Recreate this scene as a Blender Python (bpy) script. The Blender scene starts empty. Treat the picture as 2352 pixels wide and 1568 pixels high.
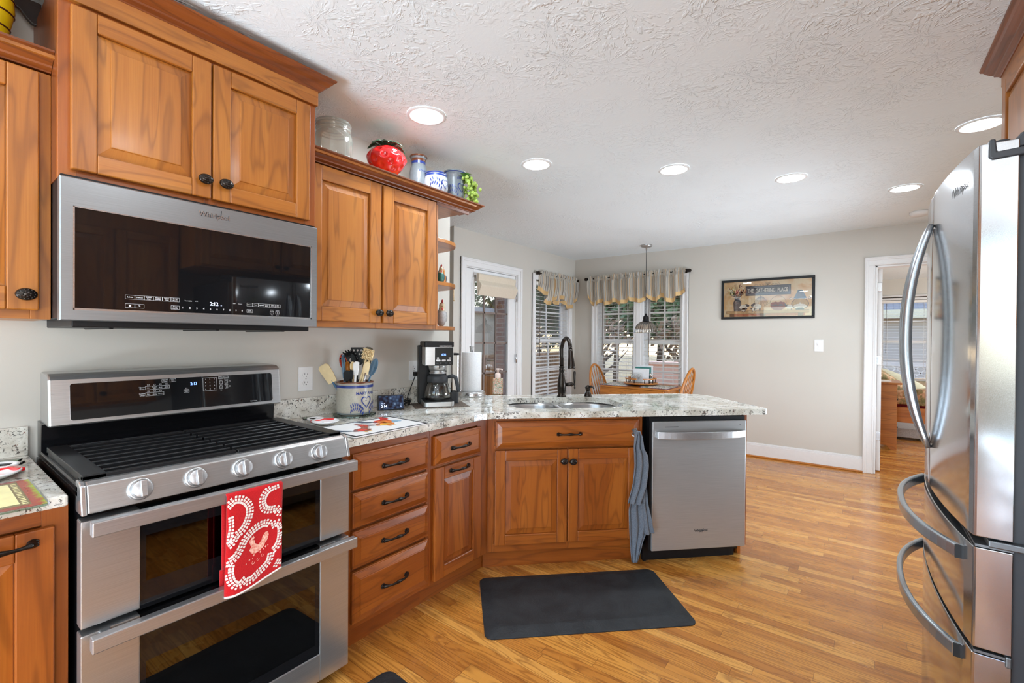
import bpy, math, random
from mathutils import Matrix, Vector, noise
from math import sin, cos, pi, radians, sqrt
random.seed(7)
SC = bpy.context.scene
COL = SC.collection

# ---------------------------------------------------------------- camera
cam_data = bpy.data.cameras.new('camera')
cam_data.sensor_width = 36.0
cam_data.lens = 36.0 * 1052.0 / 2352.0
cam_data.clip_start = 0.02
cam = bpy.data.objects.new('camera', cam_data)
COL.objects.link(cam)
_a, _t, _r = radians(37.16), radians(-0.405), radians(0.452)
_F0 = Vector((-sin(_a), cos(_a), 0)); _R0 = Vector((cos(_a), sin(_a), 0)); _U0 = Vector((0, 0, 1))
_F = _F0 * cos(_t) + _U0 * sin(_t); _U1 = _U0 * cos(_t) - _F0 * sin(_t)
_R = _R0 * cos(_r) + _U1 * sin(_r); _U = _U1 * cos(_r) - _R0 * sin(_r)
_m = Matrix.Identity(4)
for _i in range(3):
    _m[_i][0] = _R[_i]; _m[_i][1] = _U[_i]; _m[_i][2] = -_F[_i]
_m[0][3], _m[1][3], _m[2][3] = 2.2725, 0.0, 1.316
cam.matrix_world = _m
SC.camera = cam

# ---------------------------------------------------------------- sky, sun, exposure
w = bpy.data.worlds.new('sky'); SC.world = w; w.use_nodes = True
_nt = w.node_tree
_bg = _nt.nodes['Background']
_sky = _nt.nodes.new('ShaderNodeTexSky')
_sky.sky_type = 'NISHITA'; _sky.sun_disc = False
_sky.sun_elevation = radians(42); _sky.sun_rotation = radians(-48); _sky.air_density = 1.0
_nt.links.new(_sky.outputs[0], _bg.inputs[0])
_bg.inputs[1].default_value = 0.62
_sl = bpy.data.lights.new('sun', 'SUN'); _sl.energy = 1.2; _sl.angle = radians(0.6); _sl.color = (1, .95, .86)
_so = bpy.data.objects.new('sun', _sl); COL.objects.link(_so)
_so.rotation_euler = Vector((-0.55, -0.50, -0.62)).to_track_quat('-Z', 'Y').to_euler()
SC.view_settings.view_transform = 'Standard'; SC.view_settings.look = 'None'
SC.view_settings.gamma = 1.0; SC.view_settings.use_curve_mapping = False
SC.view_settings.exposure = 0.29
LAMP = 128.0          # brightness of the recessed ceiling lights
SC.cycles.max_bounces = 10; SC.cycles.diffuse_bounces = 6; SC.cycles.glossy_bounces = 4
SC.cycles.transmission_bounces = 8; SC.cycles.transparent_max_bounces = 16
SC.cycles.caustics_reflective = False; SC.cycles.caustics_refractive = False
SC.cycles.sample_clamp_indirect = 6.0

# added fill lights, all out of view, standing in for daylight
def fill_light(name, loc, rot, sx, sy, power, col):
    l = bpy.data.lights.new(name, 'AREA'); l.shape = 'RECTANGLE'; l.size = sx; l.size_y = sy; l.energy = power; l.color = col
    o = bpy.data.objects.new(name, l); COL.objects.link(o); o.location = loc; o.rotation_euler = rot; return o
fill_light('fill_rear', (4.25, -3.12, 1.15), (radians(90), 0, 0), 1.8, 2.1, 5, (.84, .96, 1.08))  # added fill at the rear opening, standing in for daylight
fill_light('fill_up_rear', (1.15, -2.5, .12), (radians(152), 0, 0), 2.2, 1.4, 265, (.76, .95, 1.12))  # added fill aimed up to brighten the ceiling, no real source
fill_light('fill_right', (6.0, -1.35, 1.25), (0, radians(94), 0), 2.0, 2.2, 118, (.88, .97, 1.04))  # added fill in front of a solid wall, brightens the stove wall
fill_light('fill_side', (3.33, 4.30, 1.0), (0, radians(100), 0), 1.5, 1.8, 50, (.82, .96, 1.10)).data.spread = radians(115)  # added fill hidden past the fridge, brightens the dining corner; no window here
fill_light('fill_bedroom', (6.0, 8.2, 1.35), (0, radians(95), 0), 1.6, 1.6, 110, (.92, .97, 1.0))  # added fill to brighten the bedroom, no window on this side

# ---------------------------------------------------------------- node helpers
class NT:
    def __init__(s, name):
        s.m = bpy.data.materials.new(name); s.m.use_nodes = True
        s.t = s.m.node_tree; s.b = s.t.nodes['Principled BSDF']; s.out = s.t.nodes['Material Output']
    def n(s, typ, **kw):
        nd = s.t.nodes.new(typ)
        for k, v in kw.items():
            if k.startswith('i_'):
                key = k[2:]
                key = int(key) if key.isdigit() else key.replace('_', ' ')
                s.put(nd.inputs[key], v)
            else: setattr(nd, k, v)
        return nd
    def put(s, sock, v):
        if hasattr(v, 'is_output'): s.t.links.new(v, sock)
        else: sock.default_value = v
    def math(s, op, a, b=0.0, c=0.0):
        nd = s.n('ShaderNodeMath', operation=op)
        for i, v in enumerate((a, b, c)): s.put(nd.inputs[i], v)
        return nd.outputs[0]
    def comb(s, x, y, z=0.0):
        nd = s.n('ShaderNodeCombineXYZ')
        for i, v in enumerate((x, y, z)): s.put(nd.inputs[i], v)
        return nd.outputs[0]
    def uv(s):
        u = s.n('ShaderNodeUVMap'); u.uv_map = 'UVMap'
        sp = s.n('ShaderNodeSeparateXYZ'); s.t.links.new(u.outputs[0], sp.inputs[0])
        return sp.outputs[0], sp.outputs[1]
    def obj(s): return s.n('ShaderNodeTexCoord').outputs['Object']
    def noise(s, vec, scale, detail=2.0, rough=.5, dist=0.0):
        return s.n('ShaderNodeTexNoise', i_Vector=vec, i_Scale=scale, i_Detail=detail, i_Roughness=rough, i_Distortion=dist).outputs[0]
    def white(s, v, dim='1D'):
        nd = s.n('ShaderNodeTexWhiteNoise', noise_dimensions=dim)
        if dim == '1D': s.put(nd.inputs['W'], v)
        else: s.put(nd.inputs['Vector'], v)
        return nd.outputs[0]
    def ramp(s, fac, stops, interp='LINEAR'):
        nd = s.n('ShaderNodeValToRGB'); cr = nd.color_ramp; cr.interpolation = interp
        while len(cr.elements) < len(stops): cr.elements.new(.5)
        for e, (p, c) in zip(cr.elements, stops):
            e.position = p; e.color = (*c, 1) if len(c) == 3 else c
        s.put(nd.inputs[0], fac); return nd.outputs[0]
    def mix(s, fac, a, b, blend='MIX'):
        nd = s.n('ShaderNodeMix', data_type='RGBA', blend_type=blend)
        s.put(nd.inputs[0], fac)
        for i, v in ((6, a), (7, b)): s.put(nd.inputs[i], (*v, 1) if isinstance(v, tuple) and len(v) == 3 else v)
        return nd.outputs[2]
    def bump(s, h, strength=.2, dist=.01):
        nd = s.n('ShaderNodeBump', i_Strength=strength, i_Distance=dist, i_Height=h)
        s.put(s.b.inputs['Normal'], nd.outputs[0])
    def set(s, **kw):
        for k, v in kw.items():
            k = k.replace('_', ' ')
            if isinstance(v, tuple) and len(v) == 3 and k != 'Normal': v = (*v, 1)
            s.put(s.b.inputs[k], v)
        return s

def srgb(r, g, b):
    f = lambda c: (c / 255 / 12.92) if c <= 10 else ((c / 255 + .055) / 1.055) ** 2.4
    return (f(r), f(g), f(b))

def simple(name, col, rough=.5, metal=0.0, coat=0.0, spec=.5, trans=0.0, noise_amt=.04, scale=30, emit=None, es=1.0):
    """plain surface with a faint procedural tone variation"""
    t = NT(name)
    nz = t.noise(t.obj(), scale, 3)
    lo = tuple(c * (1 - noise_amt) for c in col); hi = tuple(min(1, c * (1 + noise_amt)) for c in col)
    t.set(Base_Color=t.ramp(nz, [(.3, lo), (.7, hi)]), Roughness=rough, Metallic=metal, Coat_Weight=coat, Specular_IOR_Level=spec, Transmission_Weight=trans)
    if emit: t.set(Emission_Color=emit, Emission_Strength=es)
    return t.m

def wood(name, dark, mid, light, rough=.3, staves=0.0, contrast=1.0, fine=1.0):
    t = NT(name); u, v = t.uv()
    g = t.comb(t.math('MULTIPLY', u, 1.3), t.math('MULTIPLY', v, 9.0))
    big = t.noise(g, 1.0, 2.0, .5, .4)
    rings = t.math('SINE', t.math('MULTIPLY', big, 46.0))
    rings = t.math('POWER', t.math('MULTIPLY_ADD', rings, .5, .5), 6.0)
    fg = t.comb(t.math('MULTIPLY', u, 6.0), t.math('MULTIPLY', v, 260.0))
    fn = t.noise(fg, 1.0, 3.0, .6)
    f = t.math('MULTIPLY_ADD', fn, .30 * fine, t.math('MULTIPLY', big, .62))
    if staves:
        cell = t.math('FLOOR', t.math('DIVIDE', v, staves))
        f = t.math('MULTIPLY_ADD', t.math('SUBTRACT', t.white(cell), .5), .22, f)
    f = t.math('MULTIPLY_ADD', t.math('SUBTRACT', f, .46), contrast, .46)
    c = t.ramp(f, [(.15, dark), (.45, mid), (.78, light)])
    c = t.mix(t.math('MULTIPLY', rings, .38), c, tuple(x * .55 for x in dark), 'MIX')
    t.set(Base_Color=c, Roughness=rough + .06, Coat_Weight=.12, Coat_Roughness=.16)
    return t.m

def steel(name, col=(.50, .50, .50), rough=.3, axis=0, amt=.10, metal=.86):
    t = NT(name)
    sp = t.n('ShaderNodeSeparateXYZ', i_0=t.obj())
    s = [900.0] * 3; s[axis] = 6.0
    vec = t.comb(*[t.math('MULTIPLY', sp.outputs[i], s[i]) for i in range(3)])
    nz = t.noise(vec, 1.0, 2.0)
    c = t.ramp(nz, [(.3, tuple(x * (1 - amt) for x in col)), (.7, tuple(min(1, x * (1 + amt)) for x in col))])
    t.set(Base_Color=c, Metallic=metal, Roughness=t.math('MULTIPLY_ADD', nz, .10, rough - .05))
    return t.m

MAT = {}
CH_D, CH_M, CH_L = srgb(126, 68, 22), srgb(166, 100, 36), srgb(192, 128, 54)
MAT['cherry'] = wood('cherry_wood', CH_D, CH_M, CH_L)
MAT['cherry_panel'] = wood('cherry_wood_panel', CH_D, CH_M, CH_L, staves=.078, contrast=.95)
MAT['cherry_dark'] = wood('cherry_wood_moulding', srgb(84, 38, 14), srgb(126, 64, 24), srgb(150, 84, 36))
MAT['cherry_low'] = wood('cherry_wood_red', srgb(110, 48, 13), srgb(147, 76, 22), srgb(173, 100, 36))
MAT['cherry_low_panel'] = wood('cherry_wood_red_panel', srgb(110, 48, 13), srgb(148, 77, 22), srgb(175, 101, 37), staves=.078, contrast=.95)
MAT['oak'] = wood('golden_oak', srgb(150, 84, 26), srgb(190, 118, 46), srgb(214, 148, 72), rough=.32)
MAT['deckwood'] = wood('deck_wood', srgb(150, 110, 70), srgb(196, 152, 104), srgb(220, 184, 136), rough=.8)
MAT['bark'] = wood('bark', srgb(62, 48, 40), srgb(88, 70, 58), srgb(110, 92, 78), rough=.95)
MAT['steel'] = steel('stainless_steel')
MAT['steel_v'] = steel('stainless_steel_side', (.50, .50, .51), axis=1, rough=.13, metal=.95)
MAT['steel_mid'] = steel('stainless_steel_door', (.43, .43, .43), rough=.38, axis=0, metal=.68)
MAT['steel_dark'] = steel('dark_grey_steel', (.17, .18, .19), rough=.38)
MAT['steel_bright'] = steel('polished_steel', (.62, .62, .63), rough=.20)
MAT['steel_mw'] = steel('stainless_steel_microwave', (.30, .305, .31), rough=.34, metal=.8)
MAT['handle_steel'] = steel('satin_handle_steel', (.50, .50, .51), rough=.32)
MAT['fridge_handle'] = steel('fridge_handle_steel', (.40, .43, .46), rough=.24, axis=2)
MAT['black'] = simple('black_enamel', (.005, .005, .006), .16, spec=.35)
MAT['black_glass'] = simple('black_glass', (.006, .006, .007), .03, spec=.6, noise_amt=0)
MAT['iron'] = simple('cast_iron', (.008, .008, .009), .36, spec=.35, noise_amt=.3, scale=200)
MAT['plastic_black'] = simple('black_plastic', (.008, .008, .009), .42, spec=.28)
MAT['plastic_grey'] = simple('dark_grey_plastic', (.034, .036, .041), .45, spec=.35)
MAT['bronze'] = simple('oil_rubbed_bronze', (.030, .023, .019), .25, metal=.75, noise_amt=.3, scale=60)
MAT['white_paint'] = simple('white_trim_paint', srgb(231, 230, 230), .35, noise_amt=.015)
MAT['white'] = simple('white_plastic', srgb(232, 232, 232), .35, noise_amt=.01)
MAT['blind'] = simple('blind_white', srgb(236, 234, 230), .45, noise_amt=.01)
MAT['print_white'] = simple('printed_white', srgb(215, 215, 218), .5, noise_amt=0)
MAT['print_dark'] = simple('printed_dark', srgb(50, 50, 52), .5, noise_amt=0)
MAT['display_blue'] = simple('display_blue', (.05, .1, .3), .4, emit=srgb(120, 160, 255), es=2.2)
MAT['display_white'] = simple('display_white', (.3, .3, .35), .4, emit=srgb(205, 220, 255), es=1.6)
MAT['lens'] = simple('lamp_lens', (1, 1, 1), .5, emit=(.86, .97, 1.04), es=LAMP)
MAT['cobalt'] = simple('cobalt_glaze', srgb(38, 58, 128), .3, noise_amt=.15)
MAT['red'] = simple('red_glaze', srgb(206, 28, 30), .12, coat=.6)
MAT['red_cloth'] = None

def m_wall():
    t = NT('greige_wall_paint')
    nz = t.noise(t.obj(), 260, 3)
    t.set(Base_Color=t.ramp(t.noise(t.obj(), 1.2, 2), [(.3, srgb(202, 197, 188)), (.7, srgb(207, 202, 194))]), Roughness=.42, Specular_IOR_Level=.35)
    t.bump(nz, .06, .002); return t.m
MAT['wall'] = m_wall()

def m_ceiling():
    """stomp-brushed ceiling: short ridges fanning out from each stomp"""
    t = NT('textured_ceiling_paint'); o = t.obj()
    hs = []
    for k, sc in ((0.0, 4.7), (7.3, 3.9)):
        off = t.n('ShaderNodeVectorMath', operation='ADD', i_0=o, i_1=(k, k * .7, 0)).outputs[0]
        wob = t.n('ShaderNodeTexNoise', i_Vector=off, i_Scale=9.0, i_Detail=2.0).outputs[1]
        off = t.n('ShaderNodeVectorMath', operation='MULTIPLY_ADD', i_0=wob, i_1=(.05, .05, 0), i_2=off).outputs[0]
        v = t.n('ShaderNodeTexVoronoi', voronoi_dimensions='2D', i_Vector=off, i_Scale=sc)
        d = t.n('ShaderNodeVectorMath', operation='SUBTRACT', i_0=off, i_1=v.outputs['Position']).outputs[0]
        sp = t.n('ShaderNodeSeparateXYZ', i_0=d)
        ang = t.math('ARCTAN2', sp.outputs[1], sp.outputs[0])
        cell = t.white(v.outputs['Position'], '3D')
        st = t.noise(t.comb(t.math('MULTIPLY', ang, 5.5), t.math('MULTIPLY', v.outputs[0], 5.0), t.math('MULTIPLY', cell, 40.0)), 1.0, 2.0, .6)
        hs.append(t.n('ShaderNodeMapRange', i_0=st, i_1=.54, i_2=.66).outputs[0])
    st = t.math('MULTIPLY', t.math('MAXIMUM', hs[0], hs[1]), t.n('ShaderNodeMapRange', i_0=t.noise(o, 3.0, 2), i_1=.35, i_2=.6).outputs[0])
    b = t.noise(o, 90, 3, .6)
    t.set(Base_Color=srgb(236, 244, 248), Roughness=.75, Specular_IOR_Level=.2)
    t.bump(t.math('ADD', st, t.math('MULTIPLY', b, .12)), .52, .006)
    return t.m
MAT['ceiling'] = m_ceiling()

def m_floor():
    t = NT('oak_strip_floor'); o = t.obj()
    sp = t.n('ShaderNodeSeparateXYZ', i_0=o); X, Y = sp.outputs[0], sp.outputs[1]
    W = .0572
    yr = t.math('DIVIDE', Y, W); row = t.math('FLOOR', yr); fy = t.math('FRACT', yr)
    ro = t.white(row)
    L = t.math('MULTIPLY_ADD', t.white(t.math('ADD', row, 91.7)), .55, .50)
    xr = t.math('DIVIDE', t.math('MULTIPLY_ADD', ro, 9.0, t.math('ADD', X, 20.0)), L); colm = t.math('FLOOR', xr); fx = t.math('FRACT', xr)
    idv = t.comb(row, colm, 3.0)
    tone = t.white(idv, '3D'); tone2 = t.white(t.comb(row, colm, 8.5), '3D')
    gx = t.math('MULTIPLY_ADD', tone2, 40.0, t.math('MULTIPLY', X, 1.1)); gy = t.math('MULTIPLY_ADD', tone, 30.0, t.math('MULTIPLY', Y, 13.0))
    big = t.noise(t.comb(gx, gy), 1.0, 2.0, .5, .3)
    rings = t.math('POWER', t.math('MULTIPLY_ADD', t.math('SINE', t.math('MULTIPLY', big, 95.0)), .5, .5), 2.2)
    fine = t.noise(t.comb(t.math('MULTIPLY', X, 9.0), t.math('MULTIPLY', Y, 420.0)), 1.0, 3.0, .65)
    f = t.math('ADD', t.math('MULTIPLY', tone, .50), t.math('MULTIPLY', fine, .34))
    c = t.ramp(f, [(.08, srgb(150, 88, 32)), (.30, srgb(184, 118, 48)), (.55, srgb(204, 140, 62)), (.82, srgb(222, 168, 92))])
    c = t.mix(t.math('MULTIPLY', rings, .52), c, srgb(112, 58, 18))
    pore = t.n('ShaderNodeMapRange', i_0=fine, i_1=.60, i_2=.74).outputs[0]
    c = t.mix(t.math('MULTIPLY', pore, .48), c, srgb(96, 52, 18))
    e = t.math('MULTIPLY', t.math('MINIMUM', fy, t.math('SUBTRACT', 1.0, fy)), W)
    ex = t.math('MULTIPLY', t.math('MINIMUM', fx, t.math('SUBTRACT', 1.0, fx)), L)
    gap = t.math('LESS_THAN', t.math('MINIMUM', e, ex), .0007)
    c = t.mix(t.math('MULTIPLY', gap, .75), c, srgb(70, 38, 16))
    t.set(Base_Color=c, Roughness=t.math('MULTIPLY_ADD', t.noise(o, 6, 3), .14, .20), Coat_Weight=.25, Coat_Roughness=.15)
    t.bump(t.math('SUBTRACT', t.math('MULTIPLY', fine, .3), gap), .12, .002)
    return t.m
MAT['floor'] = m_floor()

def m_granite():
    t = NT('speckled_granite'); o = t.obj()
    cl = t.noise(o, 7, 4, .65, .8)
    base = t.ramp(cl, [(.30, srgb(176, 167, 152)), (.48, srgb(212, 208, 198)), (.62, srgb(231, 229, 223))])
    tan = t.n('ShaderNodeMapRange', i_0=t.noise(o, 16, 5, .7, 1.2), i_1=.60, i_2=.70).outputs[0]
    base = t.mix(t.math('MULTIPLY', tan, .7), base, srgb(146, 112, 82))
    sp1 = t.noise(o, 88, 3, .7, .6)
    clus = t.noise(o, 13, 3, .6)
    dk = t.n('ShaderNodeMapRange', i_0=t.math('MULTIPLY_ADD', t.math('SUBTRACT', clus, .5), .50, sp1), i_1=.565, i_2=.625).outputs[0]
    base = t.mix(t.math('MULTIPLY', dk, .88), base, srgb(52, 48, 46))
    rd = t.n('ShaderNodeMapRange', i_0=t.math('MULTIPLY_ADD', t.math('SUBTRACT', t.noise(o, 9, 2), .5), .5, t.noise(o, 60, 3, .7)), i_1=.66, i_2=.72).outputs[0]
    base = t.mix(t.math('MULTIPLY', rd, .8), base, srgb(120, 62, 40))
    so = t.n('ShaderNodeVectorMath', operation='MULTIPLY', i_0=o, i_1=(34.0, 9.0, 20.0)).outputs[0]
    vein = t.n('ShaderNodeMapRange', i_0=t.math('MULTIPLY_ADD', t.math('SUBTRACT', clus, .5), .5, t.noise(so, 1.0, 4, .7, .8)), i_1=.60, i_2=.68).outputs[0]
    base = t.mix(t.math('MULTIPLY', vein, .62), base, srgb(96, 88, 82))
    fleck = t.n('ShaderNodeMapRange', i_0=t.noise(o, 240, 2), i_1=.64, i_2=.70).outputs[0]
    base = t.mix(t.math('MULTIPLY', fleck, .5), base, srgb(96, 90, 84))
    t.set(Base_Color=base, Roughness=.07, Coat_Weight=.3, Coat_Roughness=.03)
    return t.m
MAT['granite'] = m_granite()

def m_pane(name, tint=(1, 1, 1), refl=.12, rough=.0, milk=0.0):
    t = NT(name)
    tr = t.n('ShaderNodeBsdfTransparent', i_Color=(*tint, 1)); gl = t.n('ShaderNodeBsdfGlossy', i_Roughness=rough)
    fr = t.n('ShaderNodeFresnel', i_IOR=1.45)
    mx = t.n('ShaderNodeMixShader', i_0=t.math('MULTIPLY_ADD', fr.outputs[0], .8, refl * .3), i_1=tr.outputs[0], i_2=gl.outputs[0])
    o = mx
    if milk:
        df = t.n('ShaderNodeBsdfDiffuse', i_Color=(.85, .84, .76, 1)); tl = t.n('ShaderNodeBsdfTranslucent', i_Color=(.85, .84, .76, 1))
        m2 = t.n('ShaderNodeMixShader', i_0=.5, i_1=df.outputs[0], i_2=tl.outputs[0])
        o = t.n('ShaderNodeMixShader', i_0=milk, i_1=mx.outputs[0], i_2=m2.outputs[0])
    t.put(t.out.inputs[0], o.outputs[0]); return t.m
MAT['pane'] = m_pane('window_pane')
MAT['clear_glass'] = m_pane('clear_glassware', (.98, .98, .97), .06, .03)
MAT['oven_glass'] = m_pane('dark_oven_glass', (.30, .29, .28), .25, .02)
MAT['jar_glass'] = m_pane('thick_jar_glass', (.97, .97, .95), .12, .05, .20)
MAT['shade_glass'] = m_pane('smoky_ribbed_glass', (.80, .76, .70), .5, .08)
MAT['green_glass'] = m_pane('green_trivet_glass', (.70, .86, .78), .3, .02)

def m_fabric(name, col, col2=None, scale=420, rough=.95, bump=.25):
    t = NT(name); o = t.obj(); nz = t.noise(o, scale, 2)
    t.set(Base_Color=t.ramp(nz, [(.3, col2 or tuple(c * .75 for c in col)), (.7, col)]), Roughness=rough, Specular_IOR_Level=.15, Sheen_Weight=.2)
    t.bump(nz, bump, .002); return t.m
MAT['red_cloth'] = m_fabric('red_terry', srgb(192, 26, 30), srgb(168, 16, 22))
MAT['white_cloth'] = m_fabric('white_terry', srgb(236, 226, 220))
MAT['pink_cloth'] = m_fabric('pale_print', srgb(236, 196, 178), srgb(214, 120, 104), 160)
MAT['grey_cloth'] = m_fabric('grey_blue_terry', srgb(116, 121, 130), srgb(84, 89, 98), 300, bump=.5)
MAT['grey_cloth_dark'] = m_fabric('grey_blue_band', srgb(92, 98, 112), srgb(64, 70, 84), 240, bump=.6)
MAT['tan_cloth'] = m_fabric('tan_valance_band', srgb(222, 190, 140), srgb(208, 172, 120))
MAT['linen'] = m_fabric('roman_shade_linen', srgb(226, 214, 196), srgb(206, 192, 172), 260)

def m_stripe(warm=1.0):
    """gathered curtain cloth: narrow stripes along the drop"""
    t = NT('striped_valance_cloth'); u, v = t.uv()
    k = t.math('FRACT', t.math('DIVIDE', u, .085))
    c = t.ramp(k, [(0, srgb(224, 218, 206)), (.17, srgb(142, 134, 126)), (.22, srgb(226, 220, 208)), (.38, srgb(192, 184, 170)), (.46, srgb(118, 112, 110)),
                   (.50, srgb(220, 216, 208)), (.66, srgb(176, 176, 176)), (.78, srgb(226, 218, 202)), (.91, srgb(214, 172, 118))], 'CONSTANT')
    t.set(Base_Color=c, Roughness=.9, Specular_IOR_Level=.1)
    tl = t.n('ShaderNodeBsdfTranslucent', i_Color=c)
    mx = t.n('ShaderNodeMixShader', i_0=.42, i_1=t.b.outputs[0], i_2=tl.outputs[0])
    t.put(t.out.inputs[0], mx.outputs[0]); return t.m
MAT['stripe'] = m_stripe()

def m_mat():
    t = NT('charcoal_rubber_mat'); o = t.obj()
    n1 = t.noise(o, 9, 5, .65, .6)
    sw = t.n('ShaderNodeTexVoronoi', feature='DISTANCE_TO_EDGE', i_Vector=o, i_Scale=11.0).outputs[0]
    t.set(Base_Color=t.ramp(n1, [(.3, (.008, .0085, .010)), (.75, (.026, .028, .031))]), Roughness=.62, Specular_IOR_Level=.3)
    t.bump(t.math('ADD', t.noise(o, 400, 2), t.math('MULTIPLY', t.math('SINE', t.math('MULTIPLY', n1, 60.0)), .35)), .30, .003)
    return t.m
MAT['mat'] = m_mat()

def m_brick():
    t = NT('red_brick'); u, v = t.uv()
    br = t.n('ShaderNodeTexBrick', i_Vector=t.comb(u, v), i_Scale=1.0, i_Mortar_Size=.006, i_Brick_Width=.21, i_Row_Height=.07)
    br.inputs['Color1'].default_value = (*srgb(134, 84, 70), 1); br.inputs['Color2'].default_value = (*srgb(168, 118, 100), 1); br.inputs['Mortar'].default_value = (*srgb(190, 180, 170), 1)
    t.set(Base_Color=br.outputs[0], Roughness=.9); return t.m
MAT['brick'] = m_brick()

def m_siding(name, c1, c2, pitch=.12):
    t = NT(name); u, v = t.uv()
    k = t.math('FRACT', t.math('DIVIDE', v, pitch))
    t.set(Base_Color=t.ramp(k, [(0, c2), (.10, c1), (1, c1)]), Roughness=.8)
    t.bump(k, .5, .02); return t.m
MAT['siding'] = m_siding('lap_siding', srgb(236, 228, 208), srgb(176, 164, 142))
MAT['siding_pink'] = m_siding('beige_siding', srgb(204, 188, 176), srgb(150, 136, 126), .1)
MAT['shingle'] = m_siding('grey_shingles', srgb(128, 128, 132), srgb(78, 78, 84), .14)
MAT['lawn'] = simple('dry_lawn', srgb(136, 120, 84), .95, noise_amt=.3, scale=3)
MAT['leaf'] = simple('evergreen_leaf', srgb(104, 124, 84), .7, noise_amt=.45, scale=9)
MAT['leaf_brown'] = simple('brown_shrub_leaf', srgb(138, 110, 84), .8, noise_amt=.4, scale=9)
MAT['concrete'] = simple('patio_concrete', srgb(226, 198, 182), .9, noise_amt=.08, scale=4)

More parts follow.
